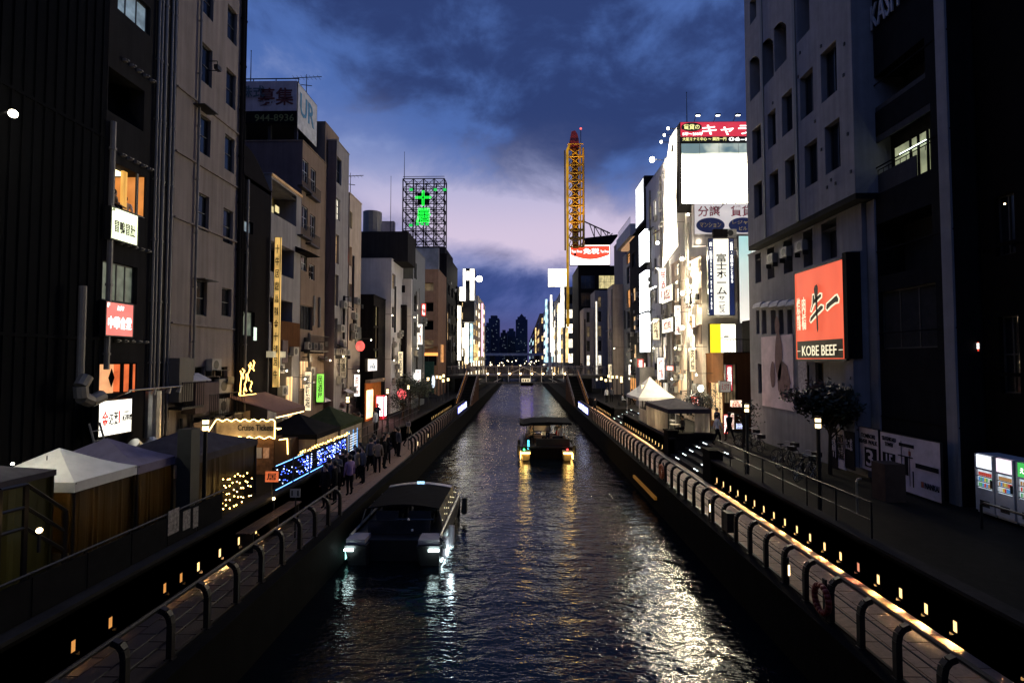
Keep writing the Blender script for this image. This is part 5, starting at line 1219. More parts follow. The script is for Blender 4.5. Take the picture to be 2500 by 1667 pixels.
for i, (pt, pb) in enumerate(((563, 645), (663, 762), (765, 860))):
    y0 = onX(1580, 880, 13.5)[0]; y1 = onX(1565, 880, 13.5)[0]; zt_ = onX(1572, pt, 13.5)[1]; zb_ = onX(1572, pb, 13.5)[1]
    r = thing('light_panel', ['tall white light panel on the dark grey building, top one', 'tall white light panel on the dark grey building, middle one', 'tall white light panel on the dark grey building, lowest one'][i], 'lit sign', (13.5, y0, zb_))
    q = MB(); q.box(13.42, 14.0, y0 + .03, y1, zb_, zt_); q.build('casing', M_steel, r); q = MB(); q.box(13.40, 13.417, y0 + .05, y1 - .02, zb_ + .04, zt_ - .04); q.build('face', EP, r)
    q = MB(); q.box(13.43, 13.98, y0, y0 + .027, zb_ + .04, zt_ - .04); q.build('face', EP, r)
for i, (px_, py_) in enumerate(((1583, 712), (1588, 706), (1594, 703), (1600, 700), (1580, 792), (1588, 788), (1596, 785), (1602, 783))):
    y, z = onX(px_, py_, 13.3); r = thing('facade_lamp', 'small bright spotlight in a row on the dark grey building', 'lamp', (13.3, y, z), 'rows of facade spotlights'); q = MB(); q.bar((13.3, y, z), (14.1, y, z), .02, 4); q.build('arm', M_steel, r); q = MB(); q.ball((13.3, y, z), .09, 6); q.build('bulb', E_white, r)
# R6 glass corner house with capped roof
b = Bld('glass_corner_building', 'slim glass fronted building on the right with a white cap and orange lit rooms', 1, 14.6, 66.7, 74.0, 22.4, M_tile)
for k, (pt, pb, m_) in enumerate(((615, 640, P_or), (648, 690, mat('pane_green', (.01, .05, .02), .2)), (705, 750, P_or), (758, 800, M_glass), (812, 850, M_glass))):
    b.NW(1546, 1558, pt, pb, m_, 1, 2)
    b.W(1532, 1542, pt, pb, m_ if k != 1 else M_glass, 2, 2)
b.done()
x0, zt_ = onY(1536, 548, 66); zb_ = onY(1536, 588, 66)[1]
q = MB(); q.box(x0, 19, 65.6, 75, zb_ + .6, zt_); q.build('roof_cap', M_whitew, b.root)
q = MB(); q.box(x0 + .5, 18, 66.1, 74, zb_ + .3, zb_ + .6); q.build('cap_soffit_light', emit('soffit_peach', (.9, .5, .25), .5), b.root)
q = MB()
for k in range(14): q.bar((x0 + .05, 65.65 + k * .6, zt_), (x0 + .05, 65.65 + k * .6, zt_ + .9), .03, 4)
q.bar((x0 + .05, 65.65, zt_ + .9), (x0 + .05, 74, zt_ + .9), .03, 4); q.build('roof_railing', M_galv, b.root)
b = Bld('cream_wall_building', 'plain cream walled building on the right before the footbridge', 1, 13.3, 75.0, 79.7, 18.6, M_beige, z0=2.6)
b.W(1480, 1486, 760, 850, P_white, 1, 1); b.W(1478, 1484, 700, 740, M_glass, 1, 1)
b.done(); b.pipe(75.3, 3, 18, .12)
b = Bld('blue_grey_building', 'smooth blue grey building rising behind the cream wall on the right', 1, 16.2, 80.5, 90, 27.5, mat('wall_bluegrey', (0.1120, 0.1120, 0.1400), .8, streak=.3)); b.done()
# lit ground floor shops along the far right street (warm openings under the facades)
for i, (y0, y1, zt_, m_) in enumerate(((49, 50.6, 5.4, P_white), (51.2, 53.6, 5.6, P_warm), (54.2, 57, 5.3, P_yel), (58.2, 61.5, 5.4, P_warm), (62.2, 66, 5.4, P_or))):
    r = thing('storefront', ['white lit shop front nearest on the far right street', 'warm lit shop front second along the far right street', 'yellow lit shop front in the middle of the far right street', 'warm lit shop front under the dark grey building', 'orange lit shop front at the end of the far right street'][i], 'shop front', (13.8, (y0 + y1) / 2, 2.6))
    q = MB(); q.box(13.84, 13.88, y0, y1, 2.7, zt_); q.build('lit_glass', m_, r)
    q = MB(); q.box(13.5, 13.98, y0 - .1, y1 + .1, zt_, zt_ + .3)
    for k in range(4): yy = y0 + (y1 - y0) * k / 3; q.box(13.80, 13.838, yy - .05, yy + .05, 2.6, zt_)
    q.build('frame', M_steel, r)
# ================================================================== BEYOND THE BRIDGE
E_hot = emit('far_white', (1., .86, .62), 5, .85, 1.1, (1, 1, .6)); E_hot2 = emit('far_gold', (1., .66, .26), 1.8, .8, .9); E_cyan = emit('far_cyan', (.6, .92, 1.), 1.7, .6, .8); E_scr = emit('far_screen', (1., .93, .78), 5, .6, .7)
# duty free store with neon crown and dark glass
b = Bld('dark_glass_store', 'dark glass fronted store behind the yellow wheel with a red and white sign on top', 1, 11.0, 100, 112, 26.0, M_blk, depth=9)
for k in range(5):
    b.NF(11.5, 14.2, 8 + 3.4 * k, 10.6 + 3.4 * k, P_dim if k in (0, 1) else M_glass, 3, 2); b.NF(15.0, 18.4, 8 + 3.4 * k, 10.6 + 3.4 * k, [M_glass, P_dim, M_glass, M_glass, P_yel][k], 3, 2)
b.done()
r = ysign('rooftop_sign', 'red and white curved duty free sign on top of the dark glass store', 99.5, 1391, 1490, 598, 647, face=emit('sign_white_far', (1., .9, .82), 3.5), t=.8, cat='lit sign', rim=.08)
x0, zt_ = onY(1392, 599, 99.4); x1, _z = onY(1489, 599, 99.4); zc = onY(1440, 622, 99.4)[1]
q = MB(); n_ = 16; q.prism([(x0 + .1, zt_ - .15), (x1 - .1, zt_ - .15)] + [(x1 - .1 - (x1 - x0 - .2) * k / n_, zc - .9 * math.sin(math.pi * k / n_)) for k in range(n_ + 1)], 99.40, 99.45, 'Y'); q.build('red_band', emit('band_red_far', (1., .09, .04), 1.15), r)
xa, za = onY(1424, 620, 99.3); letter(r, '免税', (xa, 99.35, za), UX, (0, 0, 1), 3.1, 1.1, E_inkw, .03)
xa, za = onY(1395, 617, 99.3); letter(r, 'Tax Free', (xa, 99.35, za), UX, (0, 0, 1), 2.1, .5, E_inkw, .03)
xa, za = onY(1466, 617, 99.3); letter(r, 'Tax Free', (xa, 99.35, za), UX, (0, 0, 1), 1.6, .5, E_inkw, .03)
r = thing('roof_structure', 'dark steel roof canopy with diagonal struts behind the red and white sign', 'roof structure', (16, 101, 27)); xa, za = onY(1427, 592, 101); xb, zb_ = onY(1508, 577, 101); xc, zc = onY(1427, 541, 101)
q = MB(); q.prism([(xa, za - .2), (xb - 2.0, za - .2), (xb, zb_), (xb, zb_ + .4), (xa, zb_ - .3)], 101, 107, 'Y'); q.build('canopy', M_blk, r)
q = MB(); q.bar((xa, 101, zc), (xb - 1.5, 101, zb_ + .6), .14, 5)
for f_, g_ in ((.15, .3), (.3, .3), (.3, .5), (.5, .5), (.5, .7), (.7, .7), (.85, .7)): q.bar((xa + (xb - xa) * f_, 101, zc + (zb_ + .6 - zc) * f_ / .85), (xa + (xb - xa) * g_, 101, zb_ - .2), .09, 4)
q.build('strut', M_blk, r)
# seams on the giant board
# the oval wheel tower seen edge on
YW = 98.0; M_yel = mat('wheel_yellow', (.55, .30, .01), .5, var=.3, sc=1)
r = thing('ferris_wheel', 'tall yellow steel ferris wheel tower seen edge on with dark red core', 'ferris wheel', (10.8, YW, 20))
xl, zt_ = onY(1382, 352, YW); xr, _ = onY(1425, 352, YW); zb_ = onY(1400, 603, YW)[1]
E_y = emit('wheel_rim_glow', (1., .50, .01), .45, .6, .5)  # floodlight falling on the rim is put in as its own glow
q = MB(); x2 = onY(1390, 400, YW)[0]
q.box(xl, x2 - .15, YW, YW + .5, 14, zt_ - 1.2); q.prism([(xl, zt_ - 1.2), (x2 - .15, zt_ - 1.2), (x2 + .3, zt_ + .1), (xl + .5, zt_)], YW, YW + .5, 'Y'); q.build('outer_rim', E_y, r)
q = MB(); q.bar((xr - .1, YW, zb_), (xr - .1, YW, zt_ - .8), .24, 5); q.bar((xr - .7, YW, zb_), (xr - .7, YW, zt_ - .2), .16, 5); q.bar((xl, YW + 3, zb_), (xl, YW + 3, zt_), .16, 5); q.bar((xl + .3, YW, zt_), (xr - .1, YW, zt_), .12, 5)
z = zb_; k = 0
while z < zt_ - 1:
    for (a, c) in ((x2, xr - .6),): q.bar((a, YW, z), (c, YW, z + 1.6), .11, 4); q.bar((c, YW, z), (a, YW, z + 1.6), .11, 4); q.bar((a, YW, z), (xr, YW, z), .12, 4); q.bar((a, YW + 2.4, z + .8), (xr, YW + 2.4, z + .8), .12, 4); q.bar((c, YW, z), (xr, YW, z + .8), .08, 4); q.bar((xl + .3, YW + .3, z), (x2 + .4, YW + 2, z + 1.6), .1, 4)
    z += 1.6
q.build('lattice', M_yel, r)
q = MB(); xc0 = onY(1399, 400, YW)[0]; xc1 = onY(1413, 400, YW)[0]; q.box(xc0, xc1, YW + .8, YW + 2.2, zb_, zt_ - .3); q.build('core', mat('core_red', (.22, .07, .03), .7, var=.4, sc=.8), r)
z = zb_ + 1
while z < zt_ - 4: q = MB(); q.box(xc0 + .1, xc1 - .1, YW + .3, YW + .79, z, z + 1.2); q.build('gondola', mat('gondola', (.35, .26, .22), .5, var=.3), r); z += 5.5
xa, za = onY(1401, 350, YW); q = MB(); q.prism([(xa - .9, zt_ - .3), (xa + 1.1, zt_ - .3), (xa + 1.0, zt_ + 1.2), (xa + .75, zt_ + 2.2), (xa + .3, zt_ + 2.9), (xa - .4, zt_ + 2.7), (xa - .7, zt_ + 1.2)], YW + .5, YW + 2.5, 'Y'); q.build('crown', mat('crown_red', (.28, .03, .03), .5), r)
xa, za = onY(1418, 350, YW); q = MB(); q.bar((xa, YW, zt_), (xa, YW, zt_ + 2.9), .07, 5); q.build('mast', M_steel, r)
q = MB(); q.ball((xa, YW, zt_ + 3.0), .2, 6); q.build('red_beacon', emit('beacon', (1., .10, .08), 3), r)
for xx_, zz_, e_ in ((xl + 1.2, 27.2, 5200), (xr - .4, 30.0, 4200), (xl + 2, 40, 3200)):
    ld = bpy.data.lights.new('wheel_flood', 'SPOT'); ld.energy = e_; ld.color = (1, .66, .16); ld.spot_size = math.radians(38); ld.spot_blend = .6; ld.shadow_soft_size = .3
    lo = bpy.data.objects.new('wheel_flood', ld); COL.objects.link(lo); lo.location = (xx_, YW - 4.2, zz_); lo.rotation_euler = (V((xx_ + .3, YW + .5, zz_ + 13)) - V(lo.location)).to_track_quat('-Z', 'Y').to_euler()
    q = MB(); q.bar((xx_, YW - 4.4, zz_ - .3), (xx_, YW - 4.2, zz_ - .05), .2, 8); q.bar((xx_, YW - 4.3, zz_ - .3), (xx_, YW, zz_ - .6), .06, 4); q.build('flood_housing', M_steel, r)
# blocks beyond the bridge, right then left: (side, X, y0, y1, ztop, mat)
def farblock(nm, lab, side, pxn, pxf, pyt, X, m, near=None):
    y0 = onX(pxn, 880, X * side)[0]; y1 = onX(pxf, 880, X * side)[0]; zt = onX(pxn, pyt, X * side)[1]
    b = Bld(nm, lab, side, X, y0, y1, zt, m, depth=9); return b
rr = random.Random(21)
def fill(b, nz, ny, mats_, near=False):
    h = (b.z1 - 4) / nz
    for i in range(nz):
        for j in range(ny):
            d = (b.y1 - b.y0) / ny; y = b.y0 + d * (j + .2); m_ = mats_[rr.randrange(len(mats_))]
            b.F(y, y + d * .6, 3.6 + h * i, 3.6 + h * (i + .62), m_, 2, 1)
        if near:
            for j in range(near):
                d = b.d / near; x = b.X + b.side * d * (j + .2) if b.side > 0 else b.X - d * (j + .8); b.NF(x, x + d * .6, 3.6 + h * i, 3.6 + h * (i + .62), mats_[rr.randrange(len(mats_))], 2, 1)
    b.done()
b = farblock('screen_building', 'far right building with a plain glowing white screen on top', 1, 1376, 1350, 700, 9.6, M_tile); y0s = b.y0; fill(b, 6, 3, [E_hot, P_white, M_glass, E_hot2], 3)
ysign('screen', 'plain glowing white rooftop screen left of the yellow wheel', b.y0 - .5, 1338, 1386, 656, 700, face=E_scr, t=.8, cat='lit sign')
b = farblock('cyan_lit_building', 'far right building washed in pale cyan light', 1, 1340, 1326, 735, 8.9, M_whitew); fill(b, 7, 2, [E_cyan, E_cyan, E_hot], 2)
b = farblock('yellow_window_building', 'far right brown building with a column of yellow lit panels', 1, 1318, 1305, 765, 9.0, M_brn2); fill(b, 6, 2, [E_hot2, M_glass], 2)
b = farblock('slate_building', 'farthest right slate building with a white light strip', 1, 1304, 1292, 800, 9.2, M_char); fill(b, 5, 3, [M_glass, P_cool, E_cyan])
b = farblock('lit_arcade_building', 'bright left building beyond the bridge covered in white and gold signs', -1, 1117, 1148, 700, 11.4, M_blk); y0l = b.y0; fill(b, 7, 4, [E_hot, E_hot2, M_glass, P_white, E_hot], 0)
b = farblock('gold_lit_building', 'far left building washed in gold light', -1, 1149, 1166, 725, 11.2, M_beige); fill(b, 7, 3, [E_hot, E_hot2, E_hot], 0)
b = farblock('cream_lit_building', 'farthest left building with a bright cream wall and pink edge', -1, 1167, 1184, 722, 11.0, mat('wall_cream_hot', (.6, .5, .35), .8)); fill(b, 8, 3, [E_hot, E_hot, P_white], 0)
r = thing('sign_tower', 'bright white rooftop sign tower with a round disc beyond the bridge', 'lit sign', (-13, y0l + 6, 24)); YT = y0l + 4
xa, zt_ = onY(1130, 655, YT); xb, zb_ = onY(1158, 733, YT); q = MB(); q.box(xa, xb, YT, YT + 3, zb_ - 4, zt_); q.build('casing', M_steel, r)
q = MB(); q.box(xa + .05, xa + .5, YT - .03, YT - .005, zb_, zt_ - .1); q.box(xb - .8, xb - .05, YT - .03, YT - .005, zb_, zt_ - .1); q.build('edge_light', E_scr, r)
q = MB(); xm = xa + (xb - xa) * .42; q.prism([(xm + .85 * math.cos(k * math.pi / 8), zt_ - 1.4 + .85 * math.sin(k * math.pi / 8)) for k in range(16)], YT - .06, YT - .03, 'Y'); q.build('disc', E_scr, r)
q = MB(); q.ball((xb + .9, YT, zt_ - 2.0), .6, 8); q.bar((xb, YT, zt_ - 2), (xb + .5, YT, zt_ - 2), .1); q.build('side_lamp', E_white, r)
# vertical signs up the far facades
FS = [(1120, 745, 880, .5, E_hot, -11.2, 'tall warm white vertical light strip nearest beyond the bridge on the left'), (1138, 760, 890, .6, E_hot, -11.1, 'long white vertical sign on the bright left arcade building'), (1128, 700, 735, .9, E_scr, -11.0, 'white box sign below the sign tower'),
      (1150, 790, 885, .5, E_cyan, -10.9, 'cool white strip sign between the arcade and the gold building'), (1177, 740, 870, .4, emit('far_pink', (1., .45, .6), 2.2), -10.6, 'pinkish vertical strip at the farthest left corner'), (1160, 840, 880, 1.0, E_hot2, -10.9, 'gold square sign low on the far left'),
      (1144, 712, 740, .7, E_hot2, -11.0, 'gold small sign beside the sign tower'), (1133, 800, 850, .7, E_scr, -11.1, 'white rectangular sign halfway down the bright left arcade'),
      (1374, 700, 800, .6, E_scr, 9.2, 'white vertical sign under the glowing white screen'), (1366, 740, 885, .6, E_hot, 9.1, 'warm white vertical sign left of the yellow wheel'), (1350, 800, 870, .8, E_hot, 8.9, 'warm white square sign above the bridge on the right'),
      (1334, 730, 885, .7, E_cyan, 8.6, 'pale cyan vertical strip on the far right'), (1346, 720, 860, .5, E_scr, 8.7, 'slim white vertical strip left of the white screen building'), (1308, 800, 885, .7, E_hot2, 8.6, 'golden vertical sign on the far right brown building'),
      (1385, 800, 885, .5, E_hot2, 9.3, 'gold vertical strip at the foot of the yellow wheel'), ]
for px_, pt, pb, w_, m_, X, lab in FS:
    y, zt_ = onX(px_, pt, X); zb_ = onX(px_, pb, X)[1]; d_ = abs(w_) * 3; xa = X - w_ / 2
    r = thing('vertical_sign', lab, 'lit sign', (X, y, zb_)); q = MB(); q.box(xa, xa + w_, y + .02, y + d_, zb_, zt_); q.build('casing', M_steel, r); q = MB(); q.box(xa + .03, xa + w_ - .03, y - .01, y + .018, zb_ + .05, zt_ - .05); s_ = 1 if X < 0 else -1
    xx = xa + w_ + .002 if X < 0 else xa - .022; q.box(xx, xx + .02, y + .1, y + d_ - .1, zb_ + .05, zt_ - .05); q.build('face', m_, r)
# distant skyline
M_sky = mat('distant_tower', (.035, .045, .08), .9, var=.2, sc=.1)
for i, (x0p, x1p, pt, Yd, lab) in enumerate(((1193, 1218, 777, 420, 'dark distant tower block left of the canal axis with a stepped top'), (1259, 1288, 780, 430, 'dark distant tower right of the canal axis with a peaked roof'), (1182, 1196, 795, 400, 'low distant block at the left edge of the skyline'),
      (1222, 1238, 812, 450, 'small distant block between the two dark towers'), (1218, 1262, 822, 470, 'broad low distant block in the centre of the skyline'), (1238, 1258, 808, 480, 'pale distant block beside the right dark tower'))):
    xa, zt_ = onY(x0p, pt, Yd); xb, _ = onY(x1p, pt, Yd); r = thing('distant_building', lab, 'building', ((xa + xb) / 2, Yd, 2.5)); q = MB(); q.box(xa, xb, Yd, Yd + 20, 2.5, zt_); q.box(xa + 1.5, xb - 1.5, Yd + 2, Yd + 10, zt_, zt_ + 2.5)
    if i == 1: q.prism([(xa + 1, zt_), (xb - 1, zt_), ((xa + xb) / 2, zt_ + 5)], Yd + .1, Yd + 10, 'Y')
    q.build('wall', M_sky, r); rq = random.Random(i); q = MB()
    for k in range(16): xx = rq.uniform(xa + .5, xb - 1.5); zz = rq.uniform(8, zt_ - 2); q.box(xx, xx + .7, Yd - .05, Yd - .01, zz, zz + .5)
    q.build('lit_windows', emit('far_dots', (.7, .85, 1.), .12), r, kind='stuff')
xa, zt_ = onY(1180, 862, 235); xb, zb_ = onY(1280, 868, 235); r = thing('elevated_highway', 'pale elevated highway crossing far down the canal', 'highway', (0, 235, 2.5))
q = MB(); q.box(-60, 60, 235, 245, zb_, zt_); q.build('deck', mat('highway', (.30, .28, .34), .8), r)
for x in (-14, -7, 7): q = MB(); q.box(x - 1, x + 1, 236, 242, 2, zb_); q.build('pier', M_conc, r)
r = thing('far_bridge', 'low far bridge with a row of warm lights across the canal end', 'bridge', (0, 190, 2)); q = MB(); q.box(-20, 20, 190, 200, 2.2, 5.6); q.build('deck', M_blk, r)
rq = random.Random(4); q = MB()
for k in range(34): xx = rq.uniform(-13, 13); q.ball((xx, 189.8, 6 + rq.uniform(-.4, 1.6)), rq.uniform(.12, .28), 5)
q.build('lights', emit('far_lamp', (1., .8, .5), 6), r, kind='stuff')
# ================================================================== THINGS ON THE BANKS
def translucent(name, col, mixf=.6):
    if name in MATS: return MATS[name]
    m, t, b_ = _new(name); n = t.nodes; l = t.links; o_ = n['Material Output']
    g_ = n.new('ShaderNodeNewGeometry'); ns = n.new('ShaderNodeTexNoise'); mp = n.new('ShaderNodeMapping'); mp.inputs['Scale'].default_value = (1, 1, .35); l.new(g_.outputs['Position'], mp.inputs[0]); ns.inputs['Scale'].default_value = 2.2; ns.inputs['Detail'].default_value = 3; l.new(mp.outputs[0], ns.inputs[0])
    mr = n.new('ShaderNodeMapRange'); mr.inputs[1].default_value = .35; mr.inputs[2].default_value = .65; mr.inputs[3].default_value = .65; mr.inputs[4].default_value = 1.05; l.new(ns.outputs[0], mr.inputs[0])
    vm = n.new('ShaderNodeVectorMath'); vm.operation = 'SCALE'; vm.inputs[0].default_value = col; l.new(mr.outputs[0], vm.inputs[3])
    tr = n.new('ShaderNodeBsdfTranslucent'); l.new(vm.outputs[0], tr.inputs[0]); l.new(vm.outputs[0], b_.inputs['Base Color']); b_.inputs['Roughness'].default_value = .35
    mx = n.new('ShaderNodeMixShader'); mx.inputs[0].default_value = mixf; l.new(b_.outputs[0], mx.inputs[1]); l.new(tr.outputs[0], mx.inputs[2]); l.new(mx.outputs[0], o_.inputs[0])
    return m
def plight(loc, e, col=(1, .72, .40), r=.08, spot=None, rot=None):
    ld = bpy.data.lights.new('lamp_light', 'SPOT' if spot else 'POINT'); ld.energy = e; ld.color = col; ld.shadow_soft_size = r
    if spot: ld.spot_size = math.radians(spot); ld.spot_blend = .5
    o = bpy.data.objects.new('lamp_light', ld); COL.objects.link(o); o.location = loc
    if rot: o.rotation_euler = rot
    return o
def tent(name, label, x0, x1, y0, y1, ze, zp, mcan, zg=2.6, curt=None, sides='', lamp=0, lcol=(1, .72, .4), val=.22, px=None, leg=M_steel, lampat=None):
    cx, cy = (x0 + x1) / 2, (y0 + y1) / 2; r = thing(name, label, 'tent', (cx, cy, zg)); n_ = 8
    me = MB(); rr_ = random.Random(int(abs(cx * 37 + cy * 11)))
    def S_(u, v):
        a = min(1 - abs(u), 1 - abs(v)); z = ze + (zp - ze) * (a ** 1.15) + rr_.uniform(-.015, .015) * (a > 0)
        return (cx + u * (x1 - x0) / 2, cy + v * (y1 - y0) / 2, z)
    g = [[S_(-1 + 2 * i / n_, -1 + 2 * j / n_) for j in range(n_ + 1)] for i in range(n_ + 1)]
    for i in range(n_):
        for j in range(n_):
            A, B_, C_, D_ = g[i][j], g[i + 1][j], g[i + 1][j + 1], g[i][j + 1]
            if (i < n_ / 2) == (j < n_ / 2): me.quad([A, B_, C_]); me.quad([A, C_, D_])
            else: me.quad([A, B_, D_]); me.quad([B_, C_, D_])
    for (a, b_) in (((x0, y0), (x1, y0)), ((x1, y0), (x1, y1)), ((x1, y1), (x0, y1)), ((x0, y1), (x0, y0))):
        k = 6
        for q_ in range(k):
            p = [a[0] + (b_[0] - a[0]) * q_ / k, a[1] + (b_[1] - a[1]) * q_ / k]; p2 = [a[0] + (b_[0] - a[0]) * (q_ + 1) / k, a[1] + (b_[1] - a[1]) * (q_ + 1) / k]
            me.quad([(*p, ze), (*p2, ze), (*p2, ze - val), (*p, ze - val)])
    me.build('canopy', mcan, r, smooth=False)
    for x in (x0 + .04, x1 - .04):
        for y in (y0 + .04, y1 - .04): q = MB(); q.bar((x, y, zg), (x, y, ze), .03, 5); q.build('leg', leg, r)
    q = MB(); q.box(x0, x1, y0 + .02, y0 + .06, ze - .05, ze - .01); q.box(x0, x1, y1 - .06, y1 - .02, ze - .05, ze - .01); q.box(x0 + .02, x0 + .06, y0 + .06, y1 - .06, ze - .05, ze - .01); q.box(x1 - .06, x1 - .02, y0 + .06, y1 - .06, ze - .05, ze - .01); q.build('frame', leg, r)
    if curt:
        for s_ in sides:
            q = MB(); k = 26
            for i in range(k):
                f0, f1 = i / k, (i + 1) / k; w0, w1 = [.03 * math.sin(j_ * 1.9 + math.sin(j_ * .7) * 2) * (.4 + .6 * abs(math.sin(j_ * .37))) for j_ in (i, i + 1)]
                if s_ in 'WE':
                    xx = (x0 + .07) if s_ == 'W' else (x1 - .07); q.quad([(xx + w0, y0 + (y1 - y0) * f0, zg + .05), (xx + w1, y0 + (y1 - y0) * f1, zg + .05), (xx + w1 * .3, y0 + (y1 - y0) * f1, ze - .05), (xx + w0 * .3, y0 + (y1 - y0) * f0, ze - .05)])
                else:
                    yy = (y0 + .07) if s_ == 'S' else (y1 - .07); q.quad([(x0 + (x1 - x0) * f0, yy + w0, zg + .05), (x0 + (x1 - x0) * f1, yy + w1, zg + .05), (x0 + (x1 - x0) * f1, yy + w1 * .3, ze - .05), (x0 + (x1 - x0) * f0, yy + w0 * .3, ze - .05)])
            q.build('curtain', curt, r)
    if lamp:
        lx, ly, lz = lampat or (cx, cy, ze - .35); q = MB(); q.ball((lx, ly, lz), .06, 8); q.build('bulb', emit('tent_bulb', (1., .75, .4), 12), r); q = MB(); q.bar((lx, ly, lz + .05), (lx, ly, ze + (zp - ze) * .8), .012, 4); q.build('cord', K, r)
        plight((lx, ly, lz - .12), lamp, lcol)
    return r
C_dark = mat('canvas_dark', (.06, .055, .065), .9, var=.25, sc=3, bump=.6, bsc=8); C_lilac = mat('canvas_lilac', (.20, .17, .23), .9, var=.2, sc=3, bump=.6, bsc=7); C_white = mat('canvas_white', (.62, .60, .56), .9, var=.12, sc=3, bump=.7, bsc=7); C_black = mat('canvas_black', (.012, .012, .013), .9, var=.3); C_green = mat('canvas_green', (.035, .045, .022), .9, var=.3)
T_yel = translucent('curtain_yellow', (.050, .048, .018)); T_amb = translucent('curtain_amber_plastic', (.030, .018, .0045)); T_clear = translucent('curtain_clear', (.55, .45, .36)); T_white = translucent('curtain_white', (.6, .55, .5))
yA = onX(147, 880, -9.8)[0]
tent('market_tent', 'dark grey tent at the far left edge with dim yellow green curtain', -13.2, -9.8, 6.6, yA, 5.22, 6.0, C_dark, curt=T_yel, sides='EN', lamp=40, lcol=(1, .85, .35), val=.12)
yB0, yB1 = yA + .45, onX(324, 880, -9.8)[0]
tent('market_tent', 'white tent with one brightly lit slope above a black frame, second from left', -12.2, -9.8, yB0, yB1 + .25, 4.84, 5.42, C_white, curt=T_amb, sides='EN', lamp=32, lampat=(-11, yB0 + .6, 4.1))
tent('market_tent', 'lilac grey tent with dim amber plastic curtain, third from left', -12.6, -9.8, yB1 + .28, onX(434, 880, -9.8)[0], 4.82, 5.42, C_lilac, curt=T_amb, sides='EN', lamp=40)
q = MB(); q.ball((-10.9, yA + .15, 5.30), .03, 8); r = thing('added_clip_lamp', 'small lamp added at the tent edge to light the white slope', 'lamp', (-10.9, yA + .15, 4.9)); q.build('bulb', E_white, r); q = MB(); q.bar((-10.9, yA, 4.8), (-10.9, yA + .15, 5.0), .015, 4); q.build('stem', K, r)
plight((-10.9, yA - .05, 6.1), 75, (1, .95, .72))  # unseen light and the small fixture both added to brighten the white slope
q = MB(); q.box(-9.8, -9.4, 14.45, 14.85, 2.6, 5.55); o = q.build('pillar', mat('pillar_dark', (.03, .032, .028), .6), label='tall dark square pillar standing between the left tents', cat='pillar')
tent('market_tent', 'dark purple canopy beside the golden fairy lights, fourth from left', -12.6, -9.8, 15.15, 18.9, 4.62, 5.25, C_dark, curt=T_amb, sides='E', lamp=20)
# bulbs on the curtain of that tent
r = thing('fairy_lights', 'cluster of golden fairy light bulbs draped on a left tent curtain', 'fairy lights', (-9.7, 17, 2.8)); rq = random.Random(12)
wires = MB()
for k in range(44):
    row = k // 9; px_ = 545 + (k % 9) * 8.6 + rq.uniform(-3, 3); py_ = 1232 - row * 18 - (px_ - 545) * .22 + rq.uniform(-6, 6) + 8
    if px_ > 622: continue
    y, z = onX(px_, py_, -9.68); q = MB(); q.ball((-9.68, y, z), .022, 6); q.build('bulb', emit('fairy_gold', (1., .60, .16), 16), r); wires.bar((-9.70, y, z), (-9.70, y + .15, z + rq.uniform(-.05, .08)), .006, 3)
wires.build('wire', K, r, kind='stuff')
# stepped handrail in front of the first tent, wooden bench, spot
r = thing('stair_rail', 'dark two bar handrail sloping down in front of the left edge tent', 'railing', (-9.3, 9.6, 2.6)); q = MB()
for dz in (0, -.42, -.8):
    a0 = onX(0, 1196, -9.3); a1 = onX(65, 1182, -9.3); a2 = onX(160, 1245, -9.3)
    q.tube([(-9.3, a0[0], a0[1] + dz), (-9.3, a1[0], a1[1] + dz), (-9.3, a2[0], a2[1] + dz)], .035, 5)
for a in (a0, a1, a2): q.bar((-9.3, a[0], 2.0), (-9.3, a[0], a[1]), .05, 5)
q.build('bars', M_steel, r)
r = thing('promenade_bench', 'long wooden slatted ledge on the left promenade wall below the fairy lights', 'bench', (-8.5, 17, 1.6))
for k in range(4): q = MB(); q.box(-8.72 + k * .12, -8.62 + k * .12, 15.6, 19.2, 2.22, 2.26); q.build('slat', M_wood, r)
for y in (15.8, 17.4, 19.0): q = MB(); q.box(-8.7, -8.28, y, y + .06, 1.6, 2.22); q.build('leg', M_steel, r)
for px_, py_, lab in ((668, 1232, 'small warm lamp at the far end of the wooden ledge'), (42, 1305, 'warm spot lamp on the ground in front of the left edge tent'), (904, 1196, 'small warm lamp among the people on the left quay')):
    y, z = onX(px_, py_, -8.6 if px_ > 100 else -9.0); z = max(z, 2.66); r = thing('ground_lamp', lab, 'lamp', (-8.6, y, z)); q = MB(); q.ball((-8.6, y, z + .08), .05, 8); q.build('bulb', E_warm, r); q = MB(); q.bar((-8.6, y, z - .3), (-8.6, y, z + .03), .03, 6); q.build('stem', K, r); plight((-8.55, y, z + .22), 3.5, (1, .6, .25), .05)
# upper edge fence on the left bank and right bank
def edge_fence(x, y0, y1, label, z=2.78, h=.95, d=1.55):
    r = thing('edge_fence', label, 'fence', (x, y0, z)); me = MB(); me.bar((0, 0, 0), (0, 0, h), .025, 6); pm = bpy.data.meshes.new('post'); pm.from_pydata(me.v, [], me.f); pm.materials.append(M_black)
    y = y0
    while y <= y1 + .01: share('post', pm, r, (x, y, z)); y += d
    for zz in (h, h * .5):
        q = MB(); q.bar((x, y0, z + zz), (x, y1, z + zz), .016, 5); q.build('rail', M_black, r)
    return r
edge_fence(9.3, 14.0, 24.7, 'thin dark fence on top of the near right promenade wall')
edge_fence(-8.95, 26.5, 44.4, 'thin dark fence above the left promenade by the pink lit street')
edge_fence(-8.95, 20.0, 25, 'short dark fence above the left promenade beside the blue light board')
